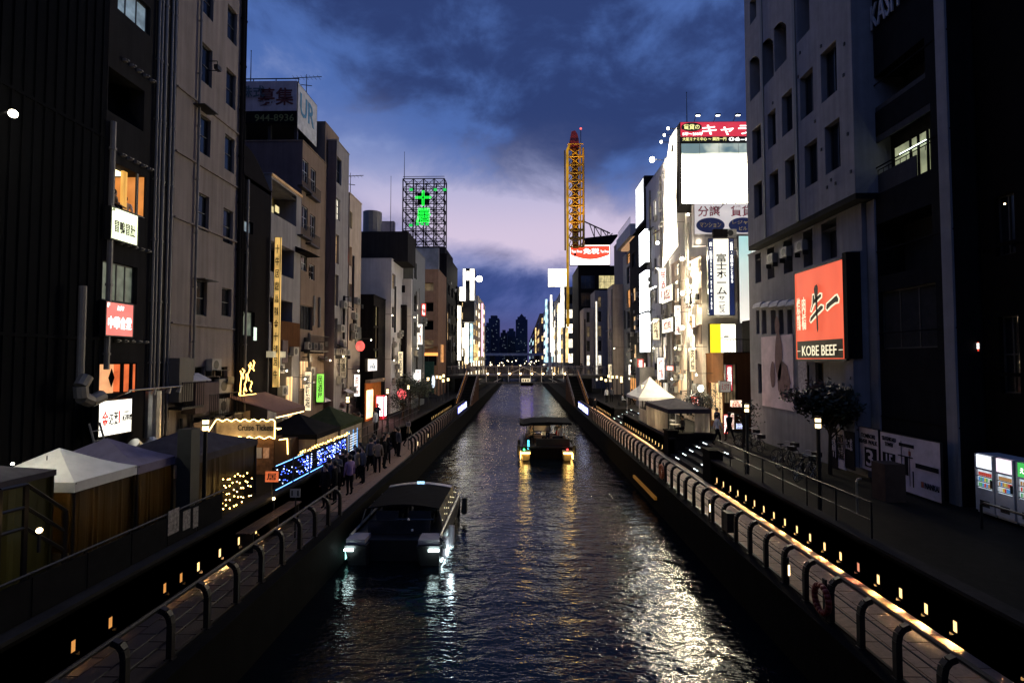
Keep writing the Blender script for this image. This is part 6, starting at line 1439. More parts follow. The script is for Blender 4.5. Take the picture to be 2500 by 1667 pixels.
# cruise ticket booth
Yc = 22.0; x0, zt_ = onY(512, 1028, Yc); x1, zb_ = onY(672, 1066, Yc)
r = thing('ticket_booth', 'cruise ticket booth with rope light framed name board', 'booth', ((x0 + x1) / 2, Yc, 2.6))
q = MB(); q.box(x0 + .3, x1, Yc + .01, Yc + .08, zb_, zt_); q.build('name_board', mat('board_tan', (.42, .33, .22), .6, var=.4, sc=4), r)
plight((x0 + 1.3, Yc - .9, zb_ - .1), 40, (1, .68, .3))
a, za = onY(580, 1051, Yc); c, zc = onY(668, 1036, Yc); letter(r, 'Cruise Tickets', (a, Yc + .01, za), UX, (0, 0, 1), c - a, zc - za, K, .012)
E_rope = emit('rope_light', (1., .66, .22), 7)
q = MB(); k = 26
top = [(x0 + .3 + (x1 - x0 - .3) * i / k, Yc - .06, zt_ + .05 + .05 * math.sin(i * 1.6)) for i in range(k + 1)]; bot = [(x0 + (x1 - x0) * i / k, Yc - .06, zb_ - .03 + .05 * math.sin(i * 1.6 + 1)) for i in range(k + 1)]
q.tube(top, .022, 5); q.tube(bot, .022, 5); q.tube([top[0], (x0, Yc - .06, (zt_ + zb_) / 2 - .1), bot[0]], .022, 5); q.tube([top[-1], bot[-1]], .022, 5)
b0, zz = onY(683, 1073, Yc); b1, z2 = onY(703, 1070, Yc); b2_, z3 = onY(704, 1108, Yc); q.tube([(b0, Yc - .06, zz), (b1, Yc - .06, z2), (b2_, Yc - .06, z3)], .022, 5); c0, zq = onY(674, 1045, Yc); q.tube([(c0, Yc - .06, zq), (c0 + .25, Yc - .06, zq), (c0 + .1, Yc - .06, zq - .05)], .022, 5)
q.build('rope_light', E_rope, r)
q = MB(); q.box(x0 + .9, x1 - .1, Yc + .1, Yc + 1.6, 2.6, zb_ - .06); q.build('counter_wall', mat('booth_wall', (.22, .12, .07), .8, var=.5, sc=6), r)
q = MB(); q.box(x1 - .05, x1 + .6, Yc + .05, Yc + 1.4, 2.6, zz); q.build('side_cabin', M_wood, r)
for i in range(5): q = MB(); q.box(x0 + 1.05 + i * .32, x0 + 1.3 + i * .32, Yc + .07, Yc + .095, 3.3, 3.75); q.build('poster', [emit('poster_warm', (.8, .4, .2), .35, .6, 9), M_whitew][i % 2], r)
# cafe awning and counter beneath it
r = thing('cafe_awning', 'sloping brown cafe awning with warm lit counter behind the ticket booth', 'awning', (-13, 28, 2.6))
A = onX(588, 968, -14.4); 
q = MB(); q.quad([(-14.45, 24.8, 5.75), (-14.45, 28.6, 5.75), (-12.0, 28.2, 5.0), (-12.0, 24.9, 5.0)]); q.quad([(-14.45, 24.8, 5.71), (-12.0, 24.9, 4.96), (-12.0, 28.2, 4.96), (-14.45, 28.6, 5.71)]); q.quad([(-12, 24.9, 5.0), (-12, 28.2, 5.0), (-12, 28.2, 4.75), (-12, 24.9, 4.75)]); q.build('canopy', mat('awning_brown', (.22, .13, .11), .9, var=.2, sc=14), r)
q = MB(); q.box(-14.2, -12.6, 24.9, 25.1, 2.6, 3.7); q.box(-12.7, -12.5, 25, 28, 2.6, 3.6); q.build('counter', M_wood, r)
q = MB(); q.bar((-12.05, 25, 4.72), (-12.05, 28.1, 4.72), .03, 5); q.build('strip_light', E_rope, r)
for i in range(4): q = MB(); yy = 25.2 + .7 * i; q.box(-12.49, -12.47, yy, yy + .45, 2.9, 3.5); q.build('poster', emit('poster_white', (.9, .8, .65), .7, .6, 10), r)
plight((-13.2, 26.3, 4.6), 38, (1, .66, .28)); plight((-13.0, 24.2, 4.3), 10, (1, .66, .28))
person('stand', 'black', 'black', (-13.4, 24.4, 2.6), .4, 'cafe worker in black under the brown awning')
# black canopies, led board
tent('market_tent', 'large black canopy over clear curtains behind the blue light board', -12.2, -9.2, 22.9, 25.8, 4.2, 5.0, C_black, curt=T_clear, sides='ES', lamp=16)
tent('market_tent', 'dark green rounded canopy at the far end of the blue light board', -11.8, -9.2, 25.9, 29.6, 4.2, 5.05, C_green, curt=T_clear, sides='E', lamp=16)
r = thing('led_board', 'long board of blue and white running lights along the left terrace edge', 'light board', (-9.0, 23, 2.8)); q = MB(); q.box(-9.1, -9.02, 18.6, 26.3, 2.82, 3.62); q.build('panel', M_blk, r)
E_b = emit('led_blue', (.06, .12, 1.), 7); E_bw = emit('led_bluewhite', (.6, .75, 1.), 7); rq = random.Random(2)
for nm, m_, pr in (('blue_lights', E_b, .6), ('white_lights', E_bw, .3)):
    q = MB()
    for i in range(115):
        for j in range(8):
            y = 18.8 + i * .064
            if y < 21.2 and rq.random() < .8: continue
            if 21.9 < y < 22.5: continue
            if rq.random() < pr * .62: z = 2.9 + j * .085 + rq.uniform(-.015, .015); L_ = rq.uniform(.015, .045); q.box(-9.018, -9.0, y, y + L_, z, z + .028)
    q.build(nm, m_, r, kind='stuff')
q = MB(); q.bar((-9.0, 18.7, 2.78), (-9.0, 26.3, 2.78), .018, 4); q.bar((-9.0, 18.7, 3.66), (-9.0, 21, 3.66), .015, 4); q.build('edge_tube', emit('led_edge', (.15, .4, 1.), 4), r)
q = MB()
for i in range(90): y = 20.6 + i * .068; q.ball((-9.0 + rq.uniform(-.06, .04), y, 3.72 + rq.uniform(-.04, .09)), .018, 4)
q.build('fairy_bulbs', emit('fairy_gold', ()), r, kind='stuff')
plight((-8.6, 24, 3.4), 8, (.25, .4, 1.), .3)
r = thing('lit_rack', 'small rack of white light bars at the far end of the blue light board', 'rack', (-9.0, 27, 2.7)); y0, y1 = 26.6, 27.9
q = MB()
for yy in (y0, y0 + .65, y1): q.bar((-9.0, yy, 2.7), (-9.0, yy, 3.85), .022, 5)
q.build('upright', emit('rack_blue', (.15, .45, 1.), 1.5), r); 
for k in range(8): q = MB(); q.bar((-9.0, y0 + .1, 2.8 + k * .13), (-9.0, y1 - .1, 2.8 + k * .13), .014, 4); q.build('light_bar', emit('rack_bar', (.85, .92, 1.), 2), r)
def post_sign(label, px, py, X, w, h, face, tx, txm, zg):
    y, z = onX(px, py, X); r = thing('post_sign', label, 'sign', (X, y, zg)); q = MB(); q.bar((X, y + .03, zg), (X, y + .03, z), .025, 6); q.build('post', M_steel, r)
    q = MB(); q.box(X - w / 2, X + w / 2, y - .02, y, z - h / 2, z + h / 2); q.build('plate', face, r); letter(r, tx, (X - w * .36, y - .02, z - h * .32), UX, (0, 0, 1), w * .72, h * .64, txm, .006, thick=.006)
post_sign('orange red lit sign with dark mark on a post beside the people', 664, 1163, -8.7, .46, .36, emit('plate_orange', (.9, .18, .06), .8, .3, 8), '居', K, 2.6)
post_sign('white number 11 sign on the left quay', 721, 1203, -7.6, .34, .28, mat('plate_white_u', (.35, .33, .33), .6), '11', K, 1.6)
post_sign('white number sign 38 near the start of the far left railing', 997, 1035, -7.6, .30, .30, mat('plate_white_u', ()), '38', K, 1.6)
# street lamps with two lit bands
def street_lamp(px, py, X, lab, zg=2.6, grp=None, pw=0, sc=1.):
    y, z = onX(px, py, X); r = thing('street_lamp', lab, 'street lamp', (X, y, zg), grp)
    q = MB(); q.bar((X, y, zg), (X, y, z - .18), .06, 8); q.build('post', M_steel, r)
    q = MB(); q.bar((X, y, z - .16), (X, y, z - .03), .085 * sc, 10); q.bar((X, y, z + .03), (X, y, z + .15), .085 * sc, 10); q.build('lens', emit('street_lens', (1., .72, .32), 5), r)
    q = MB(); q.bar((X, y, z - .03), (X, y, z + .03), .095 * sc, 10); q.bar((X, y, z + .15), (X, y, z + .2), .11 * sc, 10); q.build('head', K, r)
    if pw: plight((X, y, z - .45), pw, (1, .72, .36), .1)
for a in ((502, 1037, -9.5, 'street lamp rising between the left tents beside the ticket board'), (849, 975, -10, 'street lamp on a slim post above the blue light board'), (946, 955, -10, 'street lamp in front of the red glowing machine'), (997, 945, -10, 'street lamp beside the dark tree on the left bank'),
          (1569, 944, 10.0, 'street lamp in front of the white peaked tent'), (1823, 996, 9.7, 'street lamp by the corner of the grey right building'), (1997, 1032, 9.6, 'street lamp nearest on the right terrace, above the parked bicycles')): street_lamp(*a, pw=9)
for i, (px_, py_, X) in enumerate(((1045, 925, -10.4), (1067, 920, -10.2), (1075, 921, -9.8), (1083, 917, -9.6), (1082, 929, -9.0), (1094, 926, -8.9))): street_lamp(px_, py_, X, 'tiny distant street lamp on the left bank before the footbridge', grp='distant left street lamps', sc=1.6)
for i, (px_, py_, X) in enumerate(((1468, 924, 10.5), (1479, 928, 11.0), (1486, 918, 11.6), (1495, 920, 11.9), (1506, 920, 12.2), (1517, 922, 12.1), (1517, 930, 11.6))): street_lamp(px_, py_, X, 'tiny distant street lamp on the right bank before the footbridge', grp='distant right street lamps', sc=1.6)
y, z = onX(1019, 918, -10.9); lantern(-10.9, y, z, .36, 'white glowing globe lamp on the left bank', emit('globe_white', (1., .97, .9), 5))
y, z = onX(1057, 930, -10.7); r = thing('rounded_sign', 'white lit rounded shop sign right of the globe lamp', 'lit sign', (-10.7, y, z)); q = MB(); q.prism([(y - .9 + 1.8 * (.5 + .5 * math.cos(t_ * math.pi / 8)), z - .1 + (.75 if math.sin(t_ * math.pi / 8) > 0 else .7) * math.sin(t_ * math.pi / 8)) for t_ in range(16)], -10.7, -10.6, 'X'); q.build('face', emit('rounded_face', (.75, .85, 1.), 1.3), r); q = MB(); q.box(-10.72, -10.702, y - .9, y + .9, z - .85, z + .8); q.build('backing', K, r)
# red glowing machine, orange shop
ym, zt_ = onX(943, 962, -11.5); r = thing('red_vending_machine', 'vending machine glowing white and red beside the orange shop', 'vending machine', (-11.5, ym, 2.6)); q = MB(); q.box(-12.2, -11.5, ym - .6, ym + .55, 2.6, 4.6); q.build('body', mat('red_paint', (.5, .02, .03), .4), r)
q = MB(); q.box(-11.497, -11.48, ym - .45, ym + .40, 2.9, 4.5); q.box(-12.1, -11.6, ym - .62, ym - .603, 2.9, 4.5); q.build('lit_front', emit('vend_hot', (1., .55, .55), 9), r)
q = MB(); q.box(-12.15, -12.1, ym - .63, ym - .605, 2.7, 4.6); q.box(-11.6, -11.55, ym - .63, ym - .605, 2.7, 4.6); q.build('red_edge', emit('vend_red', (1., .01, .04), 6), r)
plight((-11.2, ym - .9, 3.6), 40, (1, .30, .34), .3)
y0 = onX(893, 880, -12.62)[0]; y1 = onX(930, 880, -12.62)[0]
r = thing('storefront', 'orange walled shop front with bright warm opening left of the red machine', 'shop front', (-12.6, (y0 + y1) / 2, 2.6)); q = MB(); q.box(-12.69, -12.6, y0, y1, 2.6, 5.7); q.build('wall', mat('shop_orange', (.5, .17, .04), .8, var=.3), r)
q = MB(); q.box(-12.597, -12.58, y0 + .2, y0 + 2.0, 2.8, 5.1); q.build('lit_glass', emit('shop_hot', (1., .72, .35), 2.6, .4, 1.4), r); q = MB(); q.box(-12.6, -12.2, y0 - .1, y1, 5.7, 5.95); q.build('fascia', M_brown, r)
q = MB(); q.bar((-12.0, y0, 3.4), (-12.0, y1, 3.4), .03, 5)
for k in range(8): q.bar((-12.0, y0 + (y1 - y0) * k / 7, 2.6), (-12.0, y0 + (y1 - y0) * k / 7, 3.4), .025, 5)
q.build('guard_rail', M_whitew, r); plight((-11.9, y0 + 1, 4.2), 14, (1, .6, .3))
y, z = onX(981, 962, -11.0); lantern(-11.0, y, z, .45, 'red paper lantern right of the glowing machine', emit('lantern_red2', (1., .13, .14), 1.6, .4))
# trees and shrubs
M_leaf = mat('leaf_dark', (.02, .028, .013), .6, var=.5, sc=4); M_bark = mat('bark', (.045, .035, .025), .9, var=.4, sc=8)
def tree(x, y, zg, h, rad, label, n=900, seed=0, name='street_tree', bare=.0, leafs=.07):
    rq = random.Random(seed); r = thing(name, label, 'tree', (x, y, zg)); q = MB(); q.bar((x, y, zg), (x + .05, y, zg + h * .5), .09, 7, 0, .055); tips = []
    for k in range(9):
        a = rq.uniform(0, 6.28); e = rq.uniform(.3, 1.2); p0 = V((x + .03, y, zg + h * rq.uniform(.3, .5))); L_ = rad * rq.uniform(.7, 1.15); p1 = p0 + V((math.cos(a) * math.cos(e) * L_, math.sin(a) * math.cos(e) * L_, math.sin(e) * L_ * h / rad * .36)); q.bar(p0, p1, .035, 5, 0, .014); tips.append(p1)
        for j in range(3):
            p2 = p1 + V((rq.uniform(-1, 1), rq.uniform(-1, 1), rq.uniform(-.2, 1))) * rad * .4; q.bar(p0.lerp(p1, rq.uniform(.5, 1)), p2, .014, 4, 0, .006); tips.append(p2)
    q.build('trunk', M_bark, r); c = MB()
    for k in range(n):
        t_ = tips[rq.randrange(len(tips))]; p = t_ + V((rq.gauss(0, 1), rq.gauss(0, 1), rq.gauss(0, .8))) * rad * .2
        u = V((rq.uniform(-1, 1), rq.uniform(-1, 1), rq.uniform(-1, 1))).normalized(); v = u.orthogonal().normalized(); s_ = leafs * rq.uniform(.6, 1.3); c.quad([p - u * s_, p - v * s_ * .5, p + u * s_, p + v * s_ * .5])
    c.build('crown', M_leaf, r); return r
tree(13.3, 22.6, 2.6, 4.5, 1.15, 'dark bushy tree against the wall beneath the beef restaurant sign', 6000, 1, leafs=.12)
tree(12.6, 36.2, 2.6, 3.2, 1.2, 'loose shrub tree rising between the two right tents', 900, 2); tree(11.6, 34.0, 2.6, 3.0, .9, 'small shrub tree behind the dark curtained tent', 600, 3)
tree(12.4, 29.2, 2.6, 3.2, .8, 'thin sparse sapling right of the dark curtained tent', 260, 4)
tree(-10.2, 46.5, 2.6, 3.7, 1.4, 'dark round tree on the left bank before the far railing', 1400, 5, leafs=.10); tree(-10.2, 50.5, 2.6, 3.3, 1.3, 'second dark tree on the left bank below the globe lamp', 1200, 6, leafs=.10); tree(-9.9, 42.5, 2.6, 2.6, 1.0, 'small dark shrub beside the pink lit street', 700, 7)
# umbrella dark on left bank
r = thing('parasol', 'closed in dark parasol on the left bank near the far railing', 'parasol', (-9.7, 54, 2.6)); r['label'] = 'dark open parasol on the left bank near the far railing'; q = MB(); q.bar((-9.7, 54, 2.6), (-9.7, 54, 4.3), .03); q.build('pole', M_steel, r); q = MB(); q.bar((-9.7, 54, 3.6), (-9.7, 54, 4.2), 1.25, 8, 0, .06); q.build('canopy', C_black, r)
# ---------------- right bank tents
tent('white_tent', 'white peaked event tent on the right terrace', 9.25, 12.2, 41.0, 45.8, 4.55, 6.15, C_white, curt=T_white, sides='', lamp=110, lcol=(1, .85, .6), leg=M_whitew)
q = MB(); q.box(9.3, 9.34, 38.9, 41.2, 2.65, 3.75); q.build('cloth_screen', T_white, label='pale cloth screen between the two right tents', cat='screen'); plight((10.4, 39.8, 4.2), 70, (1, .85, .62))
q = MB(); q.box(13.99, 14.0, 40, 40.1, 3, 3.1)
tent('dark_tent', 'dark flat canopy tent with gathered warm lit clear curtains on the right terrace', 9.2, 11.9, 32.7, 38.6, 4.45, 4.95, C_dark, curt=T_clear, sides='W', lamp=90, lcol=(1, .86, .55), val=.28, leg=K)
q = MB(); k = 16
for i in range(k): q.quad([(10.9 + .06 * i, 32.8 + .06 * math.sin(i * 1.7), 2.65), (10.96 + .06 * i, 32.8 + .06 * math.sin((i + 1) * 1.7), 2.65), (10.96 + .06 * i, 32.8, 4.4), (10.9 + .06 * i, 32.8, 4.4)])
q.build('hanging_curtain', T_white, label='gathered white curtain at the near right corner of the dark canopy tent', cat='curtain')
for i, (x, y, lab) in enumerate(((10.0, 34.0, 'dark round table under the dark canopy tent, nearest'), (10.3, 36.4, 'dark round table at the back of the dark canopy tent'))):
    r = thing('table', lab, 'table', (x, y, 2.6)); q = MB(); q.bar((x, y, 3.3), (x, y, 3.34), .42, 14); q.build('tabletop', M_whitew if i else M_wood, r); q = MB(); q.bar((x, y, 2.6), (x, y, 3.3), .03); q.bar((x, y, 2.6), (x, y, 2.63), .22, 10); q.build('leg', M_steel, r)
person('sit', 'grey', 'black', (10.6, 34.3, 2.12), -1.2, 'customer in grey seated at the near table in the dark tent'); person('sit', 'white', 'black', (10.0, 37.2, 2.12), .2, 'customer in white seated at the back of the dark tent'); person('stand', 'black', 'black', (10.2, 42.0, 2.6), 2.5, 'person in black standing under the white peaked tent'); person('stand', 'tan', 'black', (10.8, 41.7, 2.6), .5, 'person in tan top under the white peaked tent')
for (x, y, lab) in ((10.6, 34.3, 'seat near'), (10.0, 37.2, 'seat back')):
    r = thing('stool', 'stool under the seated customer at the near table' if lab == 'seat near' else 'stool under the customer in white at the back', 'stool', (x, y, 2.6)); q = MB(); q.bar((x, y, 2.92), (x, y, 2.97), .18, 10); q.build('seat', K, r); q = MB(); q.bar((x, y, 2.6), (x, y, 2.92), .03); q.build('leg', M_steel, r)
q = MB(); q.box(9.15, 11.9, 32.0, 32.65, 2.6, 3.0); q.build('planter_block', M_blk, label='long low black planter in front of the dark tent', cat='planter')
# ribbed grey enclosure
x0, zt_ = onY(1562, 896, 54.5); x1, zb_ = onY(1613, 950, 54.5); r = thing('metal_enclosure', 'ribbed grey metal screen enclosure behind the white peaked tent', 'enclosure', ((x0 + x1) / 2, 55, 2.6)); q = MB(); q.box(x0, x1, 54.6, 56.4, 2.6, zt_); q.build('body', mat('enclosure_grey', (.20, .19, .19), .6), r)
q = MB(); x = x0
while x < x1 - .05: q.box(x, x + .05, 54.55, 54.598, 2.7, zt_ - .02); x += .13
q.build('ribs', mat('rib_grey', (.33, .31, .30), .5), r, kind='stuff')
# right street signs and lights
ysign('box_sign', 'red lit box sign beside the white lamp on the right street', 36.3, 1687, 1708, 967, 990, face=emit('sign_red_mid', (1., .10, .05), 1.5), texts=[('たこ焼', .15, .55, .85, .85, E_inkw), ('えびす', .15, .15, .85, .42, E_inkw)], cat='lit sign')
y, z = onX(1711, 948, 12.6); lantern(12.6, y, z, .2, 'bright white lamp globe above the red box sign', emit('globe_hot', (1., .95, .8), 14)); plight((12.3, y, z), 60, (1, .88, .62))
for i, (px_, py_, X, w_, h_, c_, key, lab) in enumerate(((1772, 1035, 13.2, .3, 1.3, (1., .10, .08), '居\n酒\n屋', 'red glowing banner sign on the right street, nearest of the pair'), (1788, 1028, 13.6, .3, 1.1, (1., .75, .6), '道\n頓\n堀', 'white glowing banner sign beside the red banner'), (1797, 985, 13.6, .8, .5, (1., .7, .5), '元気\n道頓堀', 'bright white and orange stall sign by the grey building corner'), (1806, 1040, 13.3, .5, .4, (.6, .7, 1.), 'FREE\nWIFI', 'small cool white lit sign near the ground by the banners'))):
    Yq = onX(px_, py_, X)[0]; z = onX(px_, py_, X)[1]; z = max(z, 2.7 + h_ / 2)
    sign('banner_sign', lab, (X - w_ / 2, Yq, z - h_ / 2), UX, w_, h_, .08, emit('banner%d' % i, c_, 1.8, .3, 4), M_steel, [(key, .15, .08, .85, .92, E_inkw if i == 0 else RED)], 'lit sign')
plight((13.0, 32.6, 4.6), 22, (1, .6, .4)); plight((12.2, 46, 5.5), 60, (1, .8, .5)); plight((12.6, 58, 5.5), 60, (1, .8, .5))
# map board, posters, plinth, pole
XM = 14.2; ya = onX(2143, 880, XM)[0]; yb = onX(2289, 880, XM)[0]; yc = onX(2092, 880, XM)[0]; zt_, zb_ = 4.72, 2.66; PALE = mat('board_pale_print', (.62, .54, .60), .7, var=.2, sc=3); INK = mat('print_black', (.02, .018, .022), .7)
r = sign('map_board', 'large pale walking map board with tower, tram and Nankai mark', (XM, ya, zb_), UYn, ya - yb, zt_ - zb_, .08, PALE, M_steel, [('TSUTENKAKU\nTOWER', .04, .74, .30, .92, INK), ('15', .12, .34, .24, .60, PALE, .026), ('NANKAI', .76, .17, .97, .27, INK)], 'sign', rim=.02)
Pm = V((XM, ya, zb_)); Um = V(UYn); wm = ya - yb; hm_ = zt_ - zb_
def mp_(u0, v0, u1, v1, m_, nm='print'):
    q = MB(); q.obox(Pm + Um * wm * u0 + V((0, 0, hm_ * v0)) + Um.cross(V((0, 0, 1))) * .012, Um, (0, 0, 1), wm * (u1 - u0), hm_ * (v1 - v0), .008); q.build(nm, m_, r)
mp_(.05, .14, .30, .34, INK, 'tram_print'); mp_(.05, .345, .28, .62, INK, 'tram_print'); mp_(.44, .30, .50, .62, INK, 'tower_print'); mp_(.385, .10, .392, .90, INK, 'route_line'); mp_(.52, .12, .526, .78, INK, 'route_line'); mp_(.33, .62, .58, .64, INK, 'route_line'); mp_(.62, .48, .97, .56, INK, 'label_bar'); mp_(.57, .12, .585, .4, INK, 'tower_print'); mp_(.35, .80, .6, .86, INK, 'label_bar'); mp_(.70, .17, .74, .27, mat('print_rust', (.30, .06, .04), .6), 'emblem'); mp_(.51, .66, .545, .74, mat('print_rust', ()), 'map_mark')
r = sign('map_board', 'pale river walk board with a large 3, left of the map board', (XM, yc, 3.0), UYn, yc - ya - .08, 1.75, .08, PALE, M_steel, [('TOMBORI\nRIVER WALK', .05, .62, .95, .86, INK), ('3', .40, .12, .75, .50, PALE, .03)], 'sign', rim=.02)
q = MB(); Pq = V((XM, yc, 3.0)); wq = yc - ya - .08; q.obox(Pq + Um * wq * .3 + V((0, 0, .15)) + Um.cross(V((0, 0, 1))) * .012, Um, (0, 0, 1), wq * .6, .8, .008); q.build('tram_print', INK, r)
for i, px_ in enumerate((2030, 2048, 2068)):
    y = onX(px_, 880, 13.9)[0]; r = thing('poster', ['narrow black and white poster panel, left one beside the bush', 'narrow white poster strip between two dark posters', 'narrow black poster with pale characters next to the river walk board'][i], 'poster', (13.9, y, 2.9)); q = MB(); q.box(13.9, 13.95, y - .32, y + .32, 2.7 + .1 * i, 4.5); q.build('panel', [INK, PALE, INK][i], r); letter(r, ['酒\n処\n堀\n川', '道\n頓\n堀', 'たこ焼'][i], (13.9, y + .24, 3.2 + .5 * (i == 2)), UYn, (0, 0, 1), .46, 1.1 if i < 2 else .5, [PALE, INK, PALE][i], .006)
q = MB(); q.box(12.6, 13.3, 18.2, 18.9, 2.6, 3.9); q.build('plinth', mat('plinth_brown', (.07, .05, .04), .8), label='dark brown plinth standing in front of the river walk board', cat='plinth')
y, z = onX(2092, 1212, 10.8); r = thing('short_pole', 'short pale steel pole with curved top on the right terrace', 'pole', (10.8, y, 2.6)); q = MB(); q.bar((10.8, y, 2.6), (10.8, y, 3.6), .03, 6); q.tube([(10.8, y, 3.6), (10.84, y, 3.68), (10.95, y, 3.7)], .03, 6); q.build('pole', M_galv, r)
r = thing('hoop_rail', 'dark hoop guard rail at the right edge by the vending machines', 'guard rail', (13.3, 14, 2.6)); q = MB(); q.tube([(13.4, 15.4, 2.6), (13.4, 15.4, 3.3), (13.4, 15.3, 3.38), (13.4, 13.0, 3.38), (13.4, 12.9, 3.3), (13.4, 12.9, 2.6)], .035, 6); q.build('tube', M_steel, r)
# vending machines
def vend(y0, y1, label, header, txt, seed):
    rq = random.Random(seed); X = 14.5; zg = 2.7; zt = 4.56; r = thing('vending_machine', label, 'vending machine', (X + .35, (y0 + y1) / 2, zg)); lo, hi = min(y0, y1), max(y0, y1); w = hi - lo
    q = MB(); q.box(X + .06, X + .75, lo, hi, zg, zt); q.box(X, X + .059, lo, lo + .05, zg + .08, zt - .02); q.box(X, X + .059, hi - .05, hi, zg + .08, zt - .02); q.box(X, X + .059, lo + .05, hi - .05, zg + .08, zg + .78); q.box(X, X + .059, lo + .05, hi - .05, zt - .5, zt - .44); q.build('body', mat('vend_white', (.42, .42, .45), .4), r)
    q = MB(); q.box(X + .01, X + .058, lo + .05, hi - .05, zt - .44, zt - .04); q.build('header', header, r)
    q = MB(); q.box(X + .052, X + .058, lo + .05, hi - .05, zg + .78, zt - .5); q.build('display_back', emit('vend_back', (.75, .88, 1.), .85, .3, 5), r)
    cols = [emit('can%d' % i, c_, .5) for i, c_ in enumerate(((.1, .35, .8), (.8, .65, .1), (.7, .08, .05), (.15, .5, .2), (.6, .3, .1), (.8, .8, .8)))]
    for row in range(3):
        zz = zg + .84 + row * .17 + (.0)
        for k in range(7):
            yy = lo + .09 + (w - .18) * (k + .5) / 7; q = MB(); q.bar((X + .03, yy, zz), (X + .03, yy, zz + .11), .022, 6); q.build('drink', cols[rq.randrange(6)] if row < 2 or seed == 3 else cols[[2, 4, 2][seed - 1]], r)
        q = MB(); q.box(X + .005, X + .05, lo + .06, hi - .06, zz - .03, zz - .012); q.build('shelf', M_steel, r)
    q = MB(); q.box(X - .004, X - .001, lo + .15, hi - .15, zg + .22, zg + .42); q.build('flap', K, r); q = MB(); q.box(X - .006, X - .001, lo + .03, lo + .12, zg + .85, zg + 1.1); q.build('coin_panel', M_steel, r)
    if txt: letter(r, txt, (X + .01, hi - .12, zt - .33), UYn, (0, 0, 1), w * .6, .16, E_inkw, .005, thick=.006)
Y0 = lambda p: onX(p, 880, 14.5)[0]
vend(Y0(2371), Y0(2415), 'white vending machine with a blank glowing header, leftmost of three', emit('head_cool', (.85, .92, 1.), 1.5), None, 1)
vend(Y0(2419), Y0(2464), 'white vending machine with pink tinted header, middle of three', emit('head_pink', (1., .80, .92), 1.5), None, 2)
vend(Y0(2470), Y0(2530), 'vending machine with green and blue header, rightmost of three at the frame edge', emit('head_green', (.05, .45, .08), 1.2), 'えびす', 3)
plight((13.9, 15.6, 4.0), 4, (.8, .9, 1), .4)
# bicycles
def bicycle(label, first=None, loc=(0, 0, 0), rz=0, grp=None):
    if first: return dup(first, loc, rz, label, grp)
    r = thing('bicycle', label, 'bicycle', (0, 0, 0), grp)
    for x in (-.52, .52):
        q = MB(); k = 16; P_ = [(x + .33 * math.cos(2 * math.pi * i / k), 0, .35 + .33 * math.sin(2 * math.pi * i / k)) for i in range(k + 1)]; q.tube(P_, .02, 4); w = q.build('wheel', K, r); s_ = MB()
        for i in range(8): s_.bar((x, 0, .35), P_[2 * i], .004, 3)
        s_.build('spokes', M_galv, w)
    q = MB(); q.tube([(-.52, 0, .35), (-.12, 0, .32), (.38, 0, .78), (-.22, 0, .75), (-.52, 0, .35)], .018, 5); q.bar((-.12, 0, .32), (-.25, 0, .9), .018, 5); q.bar((.52, 0, .35), (.36, 0, .95), .018, 5); q.build('frame', M_steel, r)
    q = MB(); q.box(-.38, -.14, -.07, .07, .9, .95); q.build('saddle', K, r); q = MB(); q.tube([(.25, -.27, 1.0), (.36, -.2, 1.02), (.37, 0, .97), (.36, .2, 1.02), (.25, .27, 1.0)], .014, 5); q.build('handlebar', M_galv, r)
    q = MB(); q.box(.45, .72, -.15, .15, .75, .95); q.build('basket', M_steel, r); r.location = loc; r.rotation_euler = (0, 0, rz); return r
bk = bicycle('parked bicycle nearest under the right street lamp', None, (11.6, 21.4, 2.6), .5)
for i, (x, y, rz) in enumerate(((12.2, 22.4, .35), (12.0, 23.8, .6), (12.6, 25.0, .3), (12.3, 27.6, .5), (12.9, 29.8, .2))):
    bicycle(['parked bicycle second from the near street lamp', 'parked bicycle leaning in the middle of the row', 'parked bicycle in front of the bushy tree', 'parked bicycle past the bushy tree', 'parked bicycle farthest along the right building'][i], bk, (x, y, 2.6), rz)
# ================================================================== BOATS
def hull(q, x0, x1, y0, y1, z0, z1, taper=.15, bow=+1, mi=0):
    a = (x1 - x0) * taper
    bot = [(x0 + a, y0 + .2, z0), (x1 - a, y0 + .2, z0), (x1 - a, y1 - .2, z0), (x0 + a, y1 - .2, z0)]; top = [(x0, y0, z1), (x1, y0, z1), (x1, y1, z1), (x0, y1, z1)]; q.hexa(bot + top, mi)
